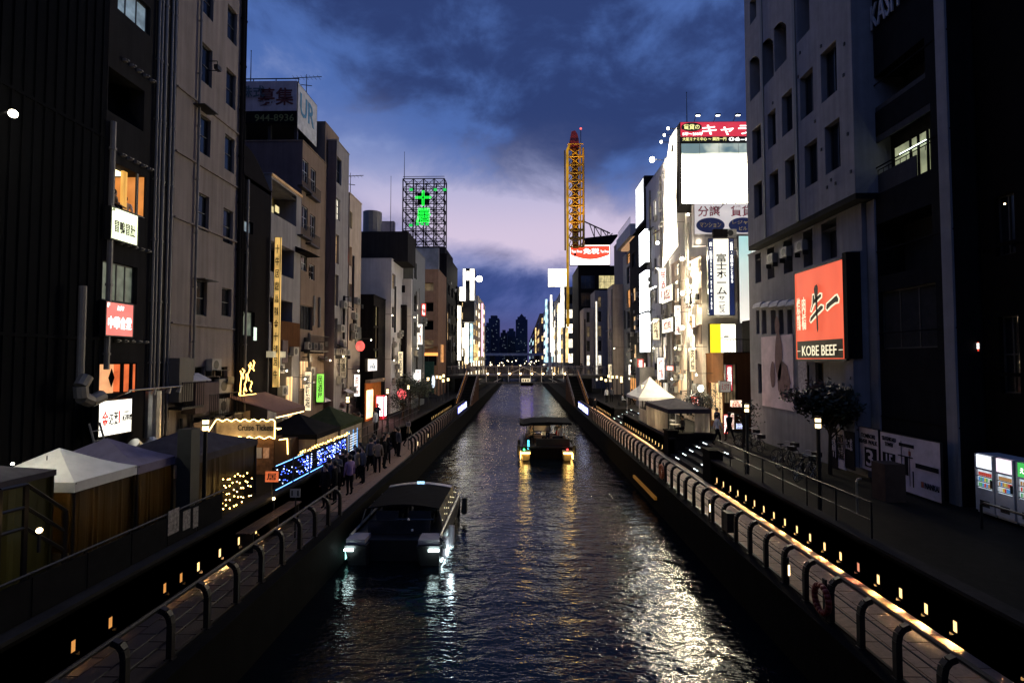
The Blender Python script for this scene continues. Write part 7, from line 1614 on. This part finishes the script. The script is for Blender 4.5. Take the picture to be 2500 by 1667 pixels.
# cruising boat, bow towards us
BX0, BX1, B0 = -.12, 3.85, 39.5
r = thing('cruise_boat', 'open sightseeing boat with black canopy and gold lit bow corners, sailing towards us', 'boat', (1.9, 43.5, 0))
q = MB(); hull(q, BX0, BX1, B0, B0 + 6.2, -.15, .82, .05); q.build('hull', M_blk, r)
q = MB(); q.box(BX0 - .04, BX1 + .04, B0 + .02, B0 + 6.2, .821, .93); q.build('gunwale', M_black, r)
E_bow = emit('bow_gold', (1., .60, .14), 14)
for i, (a, c) in enumerate(((BX0 + .02, BX0 + .72), (BX1 - .80, BX1 - .1))):
    q = MB(); q.hexa([(a + .15, B0 - .75, .02), (c - .15, B0 - .75, .02), (c - .05, B0 - .003, .02), (a + .05, B0 - .003, .02), (a, B0 - .9, .66), (c, B0 - .9, .66), (c, B0 - .003, .66), (a, B0 - .003, .66)]); q.build('bow_pontoon', mat('pontoon_lamp_gold', (.55, .42, .2), .4), r)  # gold light of the bow lamps is mixed into the pontoon colour
    q = MB(); q.box(a + .02, c - .02, B0 - .96, B0 - .905, .56, .66); q.build('bow_lamp', E_bow, r)
    q = MB(); xx = a - .05 if i == 0 else c + .02; q.box(xx, xx + .03, B0 - .8, B0 + .6, .15, .5); q.build('bow_lamp', E_bow, r)
    plight(((a + c) / 2, B0 - 1.6, .35), 12, (1, .62, .18), .15)
for x, c_, nm in ((BX0 + .25, (.05, 1., .25), 'green'), (BX1 - .45, (1., .03, .03), 'red')): q = MB(); q.ball((x, B0 - .5, .8), .07, 8); q.build('navigation_light', emit('nav_' + nm, c_, 9), r)
q = MB(); zc = 2.62
pts = [(BX0 - .1, 2.62), (BX0 + .15, 2.50), (BX0 + .5, 2.52), (BX0 + .9, 2.62), (BX0 + 2.2, 2.67), (BX1 + .05, 2.60), (BX1 + .05, 2.44), (BX0 + .9, 2.42), (BX0 + .2, 2.32), (BX0 - .08, 2.38)]
q.prism(pts, B0 + 1.2, B0 + 5.0, 'Y'); q.build('canopy', C_black, r)
for x, y in ((BX0 + .25, B0 + 1.5), (BX0 + 1.0, B0 + 1.4), (BX1 - .15, B0 + 1.4), (BX0 + .5, B0 + 4.8), (BX1 - .2, B0 + 4.8)): q = MB(); q.bar((x, y, .9), (x, y, 2.44), .035, 6); q.build('canopy_post', M_steel, r)
q = MB(); q.quad([(BX0 + 1.05, B0 + 1.2, 1.95), (BX0 + 2.25, B0 + 1.2, 1.95), (BX0 + 2.25, B0 + 1.35, 2.38), (BX0 + 1.05, B0 + 1.35, 2.38)]); q.build('windshield', translucent('windshield', (.30, .25, .2), .5), r)
q = MB(); q.tube([(BX0 + 1.0, B0 + 1.18, 1.95), (BX0 + 2.3, B0 + 1.18, 1.95), (BX0 + 2.3, B0 + 1.33, 2.39), (BX0 + 1.0, B0 + 1.33, 2.39), (BX0 + 1.0, B0 + 1.18, 1.95)], .03, 5); q.build('windshield_frame', M_steel, r)
q = MB(); q.tube([(BX0 + .1, B0 + .1, .9), (BX0 + .4, B0 + .5, 1.75), (BX0 + 1.0, B0 + 1.1, 1.95)], .03, 5); q.bar((BX1 - .7, B0 + .4, 1.55), (BX1 - .2, B0 + .5, 1.57), .02, 5, 0); q.box(BX0 + 1.2, BX1 - .2, B0 + .2, B0 + .35, .93, 1.5); q.build('bow_screen', M_black, r)
q = MB(); q.box(BX0 + 2.5, BX0 + 3.1, B0 + 1.3, B0 + 1.7, .93, 1.55); q.build('console', M_black, r)
for k in range(3): q = MB(); q.box(BX0 + .35, BX1 - .35, B0 + 1.9 + k * 1.15, B0 + 2.3 + k * 1.15, .93, 1.32); q.build('bench_seat', M_wood, r)
letter(r, 'L', (BX0 + .52, B0 - .92, 1.25 - .35), UX, (0, 0, 1), .1, .1, emit('led_cyan_txt', (.1, .7, 1.), 4), .0)
for k in range(4): q = MB(); q.box(BX0 + .52, BX0 + .66, B0 - .02, B0 - .005, .95 + k * .13, 1.03 + k * .13); q.build('lit_character', emit('led_cyan_txt', ()), r)
for x in (BX0 - .16, BX1 + .16):
    for y in (B0 + .4, B0 + 3): q = MB(); q.bar((x, y, .25), (x, y, 1.0), .13, 8); q.build('fender', K, r)
q = MB(); q.ball((BX0 + 1.7, B0 + 2.4, 2.36), .05, 6); q.build('cabin_lamp', E_warm, r); plight((BX0 + 1.9, B0 + 1.9, 2.35), 40, (1, .72, .35), .1)
tops = ['tan', 'white', 'red', 'grey', 'tan', 'navy', 'white', 'grey', 'tan', 'black']; k = 0
places = ['front left seat', 'front middle seat', 'front right seat', 'second row left', 'second row middle', 'second row right', 'third row left', 'third row right', 'fourth row left', 'fourth row right']
for row in range(3):
    for j in ((0, 1, 2) if row < 2 else (0, 2)):
        person('sit', tops[k], 'black', (BX0 + .8 + j * 1.15 + (.2 if row % 2 else 0), B0 + 2.15 + row * 1.15, .46), random.Random(k).uniform(-.3, .3), 'passenger in %s top on the %s of the cruising boat' % (tops[k], places[k])); k += 1
person('stand', 'tan', 'navy', (BX0 + 2.15, B0 + 1.75, .90), .3, 'guide in a tan jacket standing behind the windshield of the cruising boat'); person('phone', 'white', 'black', (BX1 - .75, B0 + 1.85, .62), -.2, 'person in white top taking a photo on the cruising boat')
# moored boat, stern towards us
MX0, MX1, M0, M1 = -6.45, -3.05, 18.9, 25.4; Mh = mat('boat_white', (.36, .32, .33), .35, var=.15); Mh2 = mat('boat_grey', (.03, .028, .028), .5)
r = thing('moored_boat', 'dark low tour boat with black roof moored at the left quay, stern towards us', 'boat', (-4.7, 22.5, 0))
q = MB(); hull(q, MX0, MX1, M0 + .35, M1, -.1, .80, .04); q.build('hull', Mh2, r)
q = MB(); q.prism([(MX0, M1), (MX1, M1), (MX1 - .6, M1 + 1.6), (-4.7, M1 + 2.4), (MX0 + .6, M1 + 1.6)], -.1, .8, 'Z'); q.build('bow', Mh2, r)
for a, c in ((MX0 - .05, MX0 + .75), (MX1 - .80, MX1 + .05)):
    q = MB(); q.hexa([(a + .12, M0 + .1, 0), (c - .05, M0 + .1, 0), (c, M0 + .36, 0), (a, M0 + .36, 0), (a, M0 - .1, .78), (c, M0 - .1, .78), (c, M0 + .36, .78), (a, M0 + .36, .78)]); q.build('stern_pod', Mh2, r)
    q = MB(); q.box(a + .05, c - .05, M0 - .05, M0 + .7, .805, .98); q.build('stern_locker', Mh, r)
for xa, xb in ((MX0 - .02, MX0 + .3), (MX1 - .35, MX1 + .02)):
    q = MB(); q.box(xa, xb, M0 - .17, M0 - .12, .60, .68); q.build('stern_light', emit('stern_led', (.75, 1., 1.), 24), r)
q = MB(); q.box(MX1 + .055, MX1 + .075, M0 + .2, M0 + 3.4, .10, .16); q.build('side_light_strip', emit('side_led', (.7, .95, 1.), 26), r)
q = MB(); q.box(MX0 - .075, MX0 - .06, M0 + .1, M0 + .8, .2, .6); q.build('side_light_strip', emit('side_led_teal', (.35, .9, .8), 2.5), r)
plight((MX1 + .45, M0 + .1, .5), 26, (.75, .95, 1), .1); plight((MX0 - .25, M0 - .3, .55), 3, (.5, .95, .9), .08)
q = MB()
for x in (MX0 + .02, MX1 - .02): q.bar((x, M0 + .4, .98), (x, M1, 1.05), .05, 6)
q.build('gunwale_rail', M_galv, r)
q = MB(); q.box(MX0 + .15, MX1 - .15, M0 + .36, M1 - .1, .805, .83); q.build('deck', M_black, r)
q = MB(); n_ = 10; z0, z1 = 1.62, 1.78; xs = [MX0 + .25 + (MX1 - MX0 - .5) * i / n_ for i in range(n_ + 1)]; arc = [(x, z0 + (z1 - z0) * math.sin(math.pi * i / n_)) for i, x in enumerate(xs)]
q.prism(arc + [(x, z - .06) for x, z in arc[::-1]], 20.6, 23.9, 'Y'); q.build('roof', C_black, r)
q = MB(); q.prism([(x, z + .03) for x, z in arc] + [(x, z - .07) for x, z in arc[::-1]], 23.9, 24.25, 'Y'); q.build('roof_front_rim', Mh, r)
q = MB(); x = MX1 - .25; q.quad([(x, 20.6, 1.62), (x, 24.2, 1.62), (x + .16, 24.6, 1.02), (x + .16, 20.2, 1.02)]); q.build('side_glass', translucent('side_glass', (.25, .24, .2), .4), r)
for y in (20.4, 21.6, 22.8, 24.3): q = MB(); q.bar((MX1 - .07, y - .1, 1.02), (MX1 - .24, y + .05, 1.62), .025, 5); q.bar((MX0 + .07, y - .1, 1.02), (MX0 + .24, y + .05, 1.62), .025, 5); q.build('window_post', M_galv, r)
q = MB()
for i in range(14): q.ball((MX1 - .12 + .05 * (i % 2), 20.5 + i * .28, 1.2 + .16 * (i % 3)), .018, 4)
q.build('reflector_lights', emit('cabin_dots', (1., .85, .5), 2.5), r, kind='stuff')
q = MB(); x = (MX0 + MX1) / 2; q.box(x - .12, x + .22, 23.85, 23.88, 1.80, 1.92); q.build('screen', emit('screen_blue', (.4, .7, 1.), 2.2, .5, 14), r)
for k in range(4):
    for xx in (MX0 + .6, MX1 - 1.5): q = MB(); q.box(xx, xx + .9, 20.2 + k * .95, 20.65 + k * .95, .83, 1.15); q.box(xx, xx + .9, 20.62 + k * .95, 20.70 + k * .95, 1.15, 1.5); q.build('seat', mat('seat_navy', (.02, .025, .04), .5), r)
q = MB(); q.box(MX0 + .5, MX1 - .5, 19.9, 19.94, .84, 1.35); q.bar((-4.9, 19.9, 1.4), (-3.4, 19.9, 1.4), .02, 5); q.build('stern_screen', mat('smoke_panel', (.02, .025, .035), .15), r)
for x, z in ((-4.35, 1.45), (-4.2, 1.05)): q = MB(); q.ball((x, 19.7, z), .05, 8); q.build('float', M_white, r)
for x, y, m_ in ((MX1 + .28, 24.6, K), (MX1 + .22, 20.5, Mh), (MX1 + .18, 19.2, Mh)): q = MB(); q.bar((x, y, .35), (x + .02, y + .1, .95), .15, 10, 0, .12); q.ball((x, y, .34), .15, 10); q.build('fender', m_, r)
q = MB(); q.tube([(MX1, 19.1, .95), (MX1 + .1, 19.0, .9), (MX1 + .2, 19.1, .6)], .06, 6); q.build('mooring_rope', K, r)
# far boat
r = thing('far_boat', 'small far tour boat with lit cabin and violet hull light under the footbridge', 'boat', (1.2, 156, 0)); x0, z_ = onY(1270, 940, 156); x1, _ = onY(1303, 933, 156); q = MB(); hull(q, x0, x1, 156, 164, 0, .9, .06); q.build('hull', M_blk, r)
q = MB(); q.box(x0 + .1, x1 - .1, 155.93, 155.99, .75, .9); q.build('hull_light', emit('violet', (.25, .12, 1.), 2.5), r); q = MB(); q.box(x0 + .4, x1 - 1.0, 157, 163, .9, 2.2); q.build('cabin', emit('cabin_lit', (1., .8, .5), .9), r); q = MB(); q.box(x0 + .3, x1 - .9, 156.8, 163.2, 2.2, 2.3); q.build('roof', M_steel, r)
for k in range(3): q = MB(); xx = x0 + .7 + k * .75; q.box(xx, xx + .4, 156.95, 156.99, 1.2, 1.8); q.build('window', K, r)
# ================================================================== PEOPLE ON THE BANKS AND BRIDGE
pl_ = [(-7.9, 20.6, 1.6, 'black', 'stand', 'person in black nearest on the left quay by the moored boat'), (-8.2, 21.8, 1.6, 'navy', 'phone', 'person in navy holding up a phone by the moored boat'), (-7.6, 22.6, 1.6, 'purple', 'stand', 'person in a pale purple coat on the left quay'),
       (-8.1, 23.6, 1.6, 'black', 'walk', 'person in black walking behind the purple coat'), (-7.7, 24.8, 1.6, 'grey', 'stand', 'person in grey waiting in the left quay queue'), (-8.2, 25.9, 1.6, 'black', 'stand', 'person in black in the middle of the left quay queue'), (-7.6, 27.0, 1.6, 'tan', 'phone', 'person in tan with a phone in the left quay queue'), (-8.1, 28.2, 1.6, 'navy', 'stand', 'person in navy near the end of the left quay queue'),
       (-7.8, 29.6, 1.6, 'black', 'walk', 'person in black last in the left quay queue'), (-7.6, 31.6, 1.6, 'grey', 'stand', 'person in grey at the gap before the far left railing'), (-7.9, 35.6, 1.6, 'tan', 'walk', 'person in tan walking inside the far left railing'), (-10.0, 31.3, 2.6, 'black', 'stand', 'tall dark figure on the pink lit left street'), (-10.6, 37.5, 2.6, 'navy', 'walk', 'person in navy walking on the pink lit street'), (-9.6, 33.5, 2.6, 'white', 'stand', 'person in white by the upper left fence'),
       (8.1, 57.5, 1.6, 'black', 'walk', 'person in black on the far right promenade by the blue panel'), (9.9, 60.5, 2.6, 'white', 'stand', 'person in a white shirt on the far right terrace'), (10.6, 61.2, 2.6, 'grey', 'stand', 'person in grey beside the white shirt'), (11.0, 56.6, 2.6, 'white', 'sit', 'person in white seated on the far right terrace'), (12.2, 57.5, 2.6, 'black', 'walk', 'person in black walking past the ribbed enclosure'), (12.2, 50.0, 2.6, 'black', 'walk', 'person in black walking behind the white tent')]
for x, y, z, c, kd, lab in pl_: person(kd, c, 'black', (x, y, z - (.45 if kd == 'sit' else 0)), random.Random(int(x * 10 + y * 7)).uniform(-3, 3), lab)
rq = random.Random(77)
for k in range(14): person(['stand', 'walk', 'phone'][k % 3], ['black', 'navy', 'grey', 'black', 'tan'][k % 5], 'black', (-8.45 + .9 * rq.random(), 21 + k * .85 + rq.random() * .5, 1.6), rq.uniform(-3, 3), 'dark silhouetted person packed in the crowd on the left quay', 'crowd waiting on the left quay', rq.uniform(.92, 1.03))
q = MB(); q.box(10.6, 11.4, 56.2, 57.0, 2.6, 2.99); q.build('bench_block', M_conc, label='low concrete block seat on the far right terrace', cat='seat')
rq = random.Random(31); x = -16.
while x < 16.5:
    kd = ['stand', 'walk', 'phone'][rq.randrange(3)]; person(kd, ['black', 'black', 'navy', 'grey', 'tan'][rq.randrange(5)], 'black', (x, 80.7 + rq.uniform(0, 5.5), 5.25), rq.uniform(-3, 3), 'small dark pedestrian seen above the footbridge railing', 'pedestrians on the footbridge', rq.uniform(.92, 1.04)); x += rq.uniform(.5, 1.25)
# ivy of cables and signs: thin wires across the left facades
for i, (y, z0, z1) in enumerate(((26.2, 14, 9), (37.2, 18, 12), (40.1, 15, 10))):
    r = thing('cable', ['thin drooping cable on the black left building edge', 'thin drooping cable beside the grey tower building', 'thin drooping cable on the narrow pale tiled building'][i], 'cable', (-14, y, z1)); q = MB(); q.tube([(-14.4 + .3 * math.sin(k * .5), y, z0 + (z1 - z0) * k / 8) for k in range(9)], .018, 4); q.build('wire', K, r)

# dark barrier boards with paper notices in front of the near left tents
r = thing('barrier', 'dark barrier boards with paper notices in front of the left tents', 'barrier', (-9.02, 13, 2.78))
y = 7.0
while y < 15.2: q = MB(); q.box(-9.06, -9.0, y, y + 1.14, 2.8, 3.52); q.build('board', C_black, r); q = MB(); q.bar((-9.03, y + 1.17, 2.78), (-9.03, y + 1.17, 3.62), .03, 5); q.build('post', M_black, r); y += 1.2
q = MB(); q.bar((-9.03, 7, 3.6), (-9.03, 15.5, 3.6), .028, 5); q.build('top_rail', M_black, r)
for px_, py_, w_, h_ in ((424, 1272, .42, .62), (456, 1268, .3, .5), (478, 1262, .22, .55)):
    y, z = onX(px_, py_, -8.99); q = MB(); q.box(-8.996, -8.99, y - w_ / 2, y + w_ / 2, max(2.85, z - h_ / 2), max(2.85, z - h_ / 2) + h_); q.build('notice', mat('notice_paper', (.30, .27, .25), .8, var=.6, sc=14), r)
for x, y, c, kd, lab in ((12.6, 31.6, 'black', 'walk', 'person in black walking past the bicycles on the right terrace'), (13.0, 34.6, 'navy', 'stand', 'person in navy by the red box sign on the right street'), (12.9, 38.4, 'grey', 'phone', 'person in grey with a phone outside the balcony shop'), (13.1, 42.8, 'tan', 'walk', 'person in tan walking behind the right white tent'), (12.8, 44.0, 'black', 'stand', 'person in black waiting by the white lit facade'), (11.5, 30.6, 'white', 'walk', 'person in white top near the dark canopy tent')):
    person(kd, c, 'black', (x, y, 2.6), random.Random(int(y * 9)).uniform(-3, 3), lab)

# ================================================================== FACADE CLUTTER (bolted to the buildings)
def clutter(root, side, X, y0, y1, z0, z1, n, seed, lit=.25):
    rq = random.Random(seed); s = -side; x0 = X * side
    for k in range(n):
        y = rq.uniform(y0 + .3, y1 - .9); z = rq.uniform(z0, z1); t = rq.random()
        if t < .34:
            w, h, d = .75, .55, .3; q = MB(); q.box(x0 + s * .04, x0 + s * (.04 + d), y, y + w, z, z + h); u = q.build('air_conditioner', M_ac, root); q = MB(); xx = x0 + s * (.04 + d + .006)
            q.prism([(y + .32 + .2 * math.cos(i * math.pi / 5), z + .27 + .2 * math.sin(i * math.pi / 5)) for i in range(10)], xx, xx + s * .01, 'X'); q.build('fan_grille', M_black, u)
        elif t < .52: L_ = rq.uniform(1.5, 5); q = MB(); q.bar((x0 + s * .09, y, z), (x0 + s * .09, y, min(z + L_, z1 + 2)), rq.choice((.04, .06, .09)), 7); q.build('drain_pipe', rq.choice((M_galvd, M_steel, M_ac)), root)
        elif t < .66: w = rq.uniform(.8, 1.4); q = MB(); q.prism([(x0, z + .3), (x0 + s * .6, z), (x0 + s * .6, z - .04), (x0, z + .22)], y, y + w, 'Y'); q.build('awning', rq.choice((M_steel, M_brown, M_mauve, M_whitew)), root)
        elif t < .82: w = rq.uniform(.4, .9); h = rq.uniform(.4, 1.5); q = MB(); q.box(x0 + s * .03, x0 + s * .14, y, y + w, z, z + h); q.build('wall_box', rq.choice((M_ac, M_galvd, M_mauve, M_char)), root)
        else: q = MB(); q.box(x0 + s * .02, x0 + s * .5, y, y + .04, z, z + .04); q.box(x0 + s * .46, x0 + s * .5, y, y + .5, z - .3, z + .04); q.build('bracket', M_steel, root)
def by(label_part):
    return next(o for o in COL.objects if o.type == 'EMPTY' and o.get('category') == 'building' and o.name.startswith(label_part))
for nm, side, X, y0, y1, z0, z1, n in (('brown_bay_building', -1, 14.5, 33.05, 37.2, 3, 10, 16), ('grey_tower_building', -1, 13.8, 37.3, 40, 3, 14, 16), ('tiled_narrow', -1, 13.8, 40.3, 43.3, 3, 14, 14), ('white_block', -1, 12.2, 47.3, 52, 3, 13, 18),
      ('grey_stepped', -1, 11.2, 52.1, 58.5, 3, 15, 22), ('dark_slab', -1, 11.7, 78.6, 92, 6, 20, 14), ('balcony_building', -1, 14.5, 29, 33, 3, 8, 10), ('white_billboard_building', 1, 14.0, 48.5, 57.5, 4, 22, 34), ('pale_billboard', 1, 14.1, 44.7, 48.4, 3, 15, 22), ('white_sign_building', 1, 13.95, 40, 44.6, 3, 14, 22),
      ('dark_grey_building', 1, 14.0, 57.7, 66.5, 4, 20, 26), ('glass_corner', 1, 14.6, 66.7, 74, 4, 15, 8), ('cream_wall', 1, 13.3, 75, 79.7, 5, 14, 10), ('cream_apartment', -1, 14.5, 20.8, 25.8, 3.2, 7, 8)):
    clutter(by(nm), side, X, y0, y1, z0, z1, n, len(nm) + int(y0))
# projecting signs, one of each look per building
def proj(side, X, y, z, w, h, m_, key, lab):
    tm = E_inkw if m_ is F3 else RED if m_ is F2 else K
    s = -side; x0 = X * side; xa = x0 + s * .1; xl = min(xa, xa + s * w)
    r = thing('projecting_sign', lab, 'sign', (x0 + s * w / 2, y, z)); q = MB(); q.box(xl, xl + w, y + .02, y + .2, z, z + h); q.bar((x0, y + .1, z + h * .85), (xa + s * .05, y + .1, z + h * .85), .03, 4); q.bar((x0, y + .1, z + h * .15), (xa + s * .05, y + .1, z + h * .15), .03, 4); q.build('casing', M_steel, r)
    q = MB(); q.box(xl + .03, xl + w - .03, y, y + .019, z + .03, z + h - .03); q.build('face', m_, r); letter(r, key, (xl + w * .2, y, z + h * .08), UX, (0, 0, 1), w * .6, h * .84, tm, .008, thick=.006)
F1 = emit('face_cream', (1., .80, .50), 1.3, .3, 2); F2 = emit('face_white', (1., .95, .85), 2., .3, 2); F3 = emit('face_red', (1., .08, .05), 1.2); F4 = emit('face_green', (.35, 1., .12), 1.2, .3, 2); F5 = mat('face_unlit', (.4, .38, .36), .6, var=.4, sc=4)
for a in ((-1, 14.5, 35.6, 4.6, .55, 2.0, F4, '居\n酒\n屋', 'yellow green lit vertical sign at the foot of the brown building'), (-1, 14.5, 33.6, 4.2, .5, 2.6, F1, '道\n頓\n堀', 'cream lit vertical sign under the bay windows'), (-1, 13.8, 38.2, 6.2, .5, 1.6, F5, '酒\n処\n堀\n川', 'unlit pale vertical sign on the grey tower building'),
          (-1, 13.8, 41.5, 4.6, .5, 1.8, F2, '肉\n橋', 'white lit vertical sign on the narrow pale tiled building'), (-1, 12.2, 49.6, 6.0, .5, 2.4, F1, '居\n酒\n屋', 'cream lit vertical sign on the white block building'), (-1, 11.2, 54.2, 9.2, .5, 2.2, F2, '焼\n鶴', 'white lit vertical sign halfway up the grey stepped building'), (-1, 11.2, 56.0, 12.4, .5, 1.4, F3, '肉\n橋', 'small red lit vertical sign high on the grey stepped building'), (-1, 11.2, 53.0, 5.0, .6, 1.6, F2, '道\n頓\n堀', 'white lit vertical sign low on the grey stepped building'),
          (1, 14.0, 49.2, 13.0, .8, 3.4, F2, '居\n酒\n屋', 'tall white lit vertical sign high on the white facade'), (1, 14.0, 52.0, 9.6, .7, 2.2, F1, '焼\n鶴', 'cream lit vertical sign halfway up the white facade'), (1, 14.1, 45.4, 9.8, .55, 2.6, F2, '道\n頓\n堀', 'white lit vertical sign left of the blue and white vertical sign'), (1, 13.95, 41.2, 6.6, .5, 2.0, F1, '肉\n橋', 'cream lit vertical sign below the blue and white vertical sign'), (1, 14.0, 59.0, 5.8, .7, 1.9, F3, '居\n酒\n屋', 'red lit vertical sign low on the dark grey building'),
          (1, 14.0, 50.4, 5.6, .7, 2.2, F2, '焼\n鶴', 'white lit vertical sign low on the white facade'), (1, 13.3, 75.4, 4.4, .6, 2.6, F1, '道\n頓\n堀', 'cream lit vertical sign at the foot of the cream wall'), (1, 14.6, 67.4, 5.0, .6, 2.0, F2, '肉\n橋', 'white lit vertical sign at the foot of the glass corner building')):
    proj(*a)
# slim buildings filling the street between the dark store and the cream wall
for nm, lab, x0, x1, y, zt, m_ in (('slim_pale_building', 'slim pale building with a black vertical strip right of the dark glass store', 11.1, 12.9, 92.5, 17.0, M_beige), ('slim_grey_building', 'slim grey building with stacked pale windows beside the cream wall', 12.95, 15.2, 91.0, 20.0, M_gray)):
    r = thing(nm, lab, 'building', ((x0 + x1) / 2, y + 3, 2.6)); q = MB(); ops = [(x0 + .5, x0 + 1.1, 4 + 2.6 * k, 5.9 + 2.6 * k) for k in range(int((zt - 4) / 2.6))]; wallgrid(q, 'Y', y, 1, x0, x1, 2.6, zt, ops); q.box(x0, x1, y + .3, y + 6, 2.6, zt - .01); q.build('wall', m_, r)
    for i, o in enumerate(ops): window(r, 'Y', y, 1, o, [P_dim, P_white, M_glass, P_dim, M_glass][i % 5], M_frame, 1, 2)
    q = MB(); q.box(x0 + .1, x0 + .32, y - .1, y - .01, 4, zt - 2); q.build('vertical_strip', M_blk if 'pale' in nm else P_white, r)
for k in range(8):
    x = -5.6 + 1.72 * k; plight((x + .22, BY - .35, 5.75), 3, (1, .66, .34), .08)

# ================================================================== SMALL FACADE LAMPS ADDED TO BRIGHTEN THE MIDDLE DISTANCE
def facade_lamp(px, py, X, Xw, lab, e, col=(1, .84, .56), rad=.07):
    y, z = onX(px, py, X); r = thing('facade_lamp', lab, 'lamp', (X, y, z))
    q = MB(); q.bar((Xw, y, z + .12), (X, y, z + .1), .02, 5); q.build('arm', M_steel, r)
    q = MB(); q.bar((X, y, z + .02), (X, y, z + .14), .10, 8, 0, .04); q.build('lamp_shade', M_galv, r)
    q = MB(); q.ball((X, y, z), rad, 8); q.build('bulb', emit('added_bulb', (1., .90, .66), 16), r)
    plight((X - (.12 if X > 0 else -.12), y - .15, z - .12), e, col, .08)
for a in ((1640, 545, 12.9, 'added lamp on the white facade beside the foot of the curved banner'), (1652, 690, 13.0, 'added lamp on the white facade level with the upper box sign'), (1655, 765, 13.0, 'added lamp on the white facade between the two box signs'), (1648, 850, 13.0, 'added lamp on the white facade above the pink oval sign'), (1640, 925, 12.9, 'added lamp low on the white facade behind the white tent'),
          (1684, 655, 13.2, 'added lamp left of the navy banded vertical sign, upper'), (1690, 745, 13.2, 'added lamp left of the navy banded vertical sign, lower'), (1694, 850, 13.0, 'added lamp beside the yellow and white board'), (1700, 915, 12.8, 'added lamp over the street beside the narrow red bordered sign'),
          (1604, 655, 13.1, 'added lamp on the dark grey building left of the curved banner foot'), (1596, 850, 13.1, 'added lamp low on the dark grey building beside the white panels'), (1540, 880, 13.4, 'added lamp at the foot of the glass corner building'), (1500, 850, 12.4, 'added lamp on the cream wall near the footbridge')):
    facade_lamp(a[0], a[1], a[2], 14.0, a[3], 260)
for a in ((1668, 470, 13.2, 14.0, 'added lamp just under the giant billboard corner', 260), (875, 905, -11.9, -12.7, 'added warm lamp low on the black glass shop', 60), (906, 830, -11.9, -12.7, 'added warm lamp above the white picture sign', 50), (958, 770, -11.5, -12.2, 'added lamp halfway up the white block building', 60), (962, 880, -11.4, -12.2, 'added lamp low on the white block building', 80), (1012, 775, -10.5, -11.2, 'added lamp halfway up the grey stepped building', 70),
          (1020, 850, -10.5, -11.2, 'added lamp low on the grey stepped building', 90), (838, 870, -13.1, -13.8, 'added lamp low on the narrow pale tiled building', 70), (806, 880, -13.1, -13.8, 'added lamp low on the grey tower building', 60), (745, 925, -13.6, -14.5, 'added lamp at the foot of the brown bay building', 70), (700, 905, -13.6, -14.5, 'added lamp at the foot of the balcony building', 50)):
    facade_lamp(a[0], a[1], a[2], a[3], a[4], a[5], (1, .74, .42), .05)
# floodlights that wash the two signboards facing us
for (x, y, z, tx, ty, tz, e, lab) in ((15.2, 38.4, 9.3, 15.3, 39.4, 13.5, 260, 'floodlight bracket below the vertical navy banded sign'), (17.4, 38.3, 9.3, 17.4, 39.4, 14, 200, 'floodlight bracket below the teal lit board'), (15.6, 39.4, 19.6, 16.2, 40.8, 17.5, 300, 'floodlight bracket above the lilac billboard')):
    r = thing('floodlight', lab, 'lamp', (x, y, z)); q = MB(); q.box(x - .15, x + .15, y - .08, y + .08, z - .06, z + .05); q.bar((x, y, z), (x, y + 1.2, z - .1), .03, 5); q.build('housing', M_steel, r)
    ld = bpy.data.lights.new('sign_flood', 'SPOT'); ld.energy = e; ld.color = (1, .93, .75); ld.spot_size = math.radians(95); ld.spot_blend = .7; ld.shadow_soft_size = .1
    lo = bpy.data.objects.new('sign_flood', ld); COL.objects.link(lo); lo.location = (x, y - .12, z + .08); lo.rotation_euler = (V((tx, ty, tz)) - V(lo.location)).to_track_quat('-Z', 'Y').to_euler()
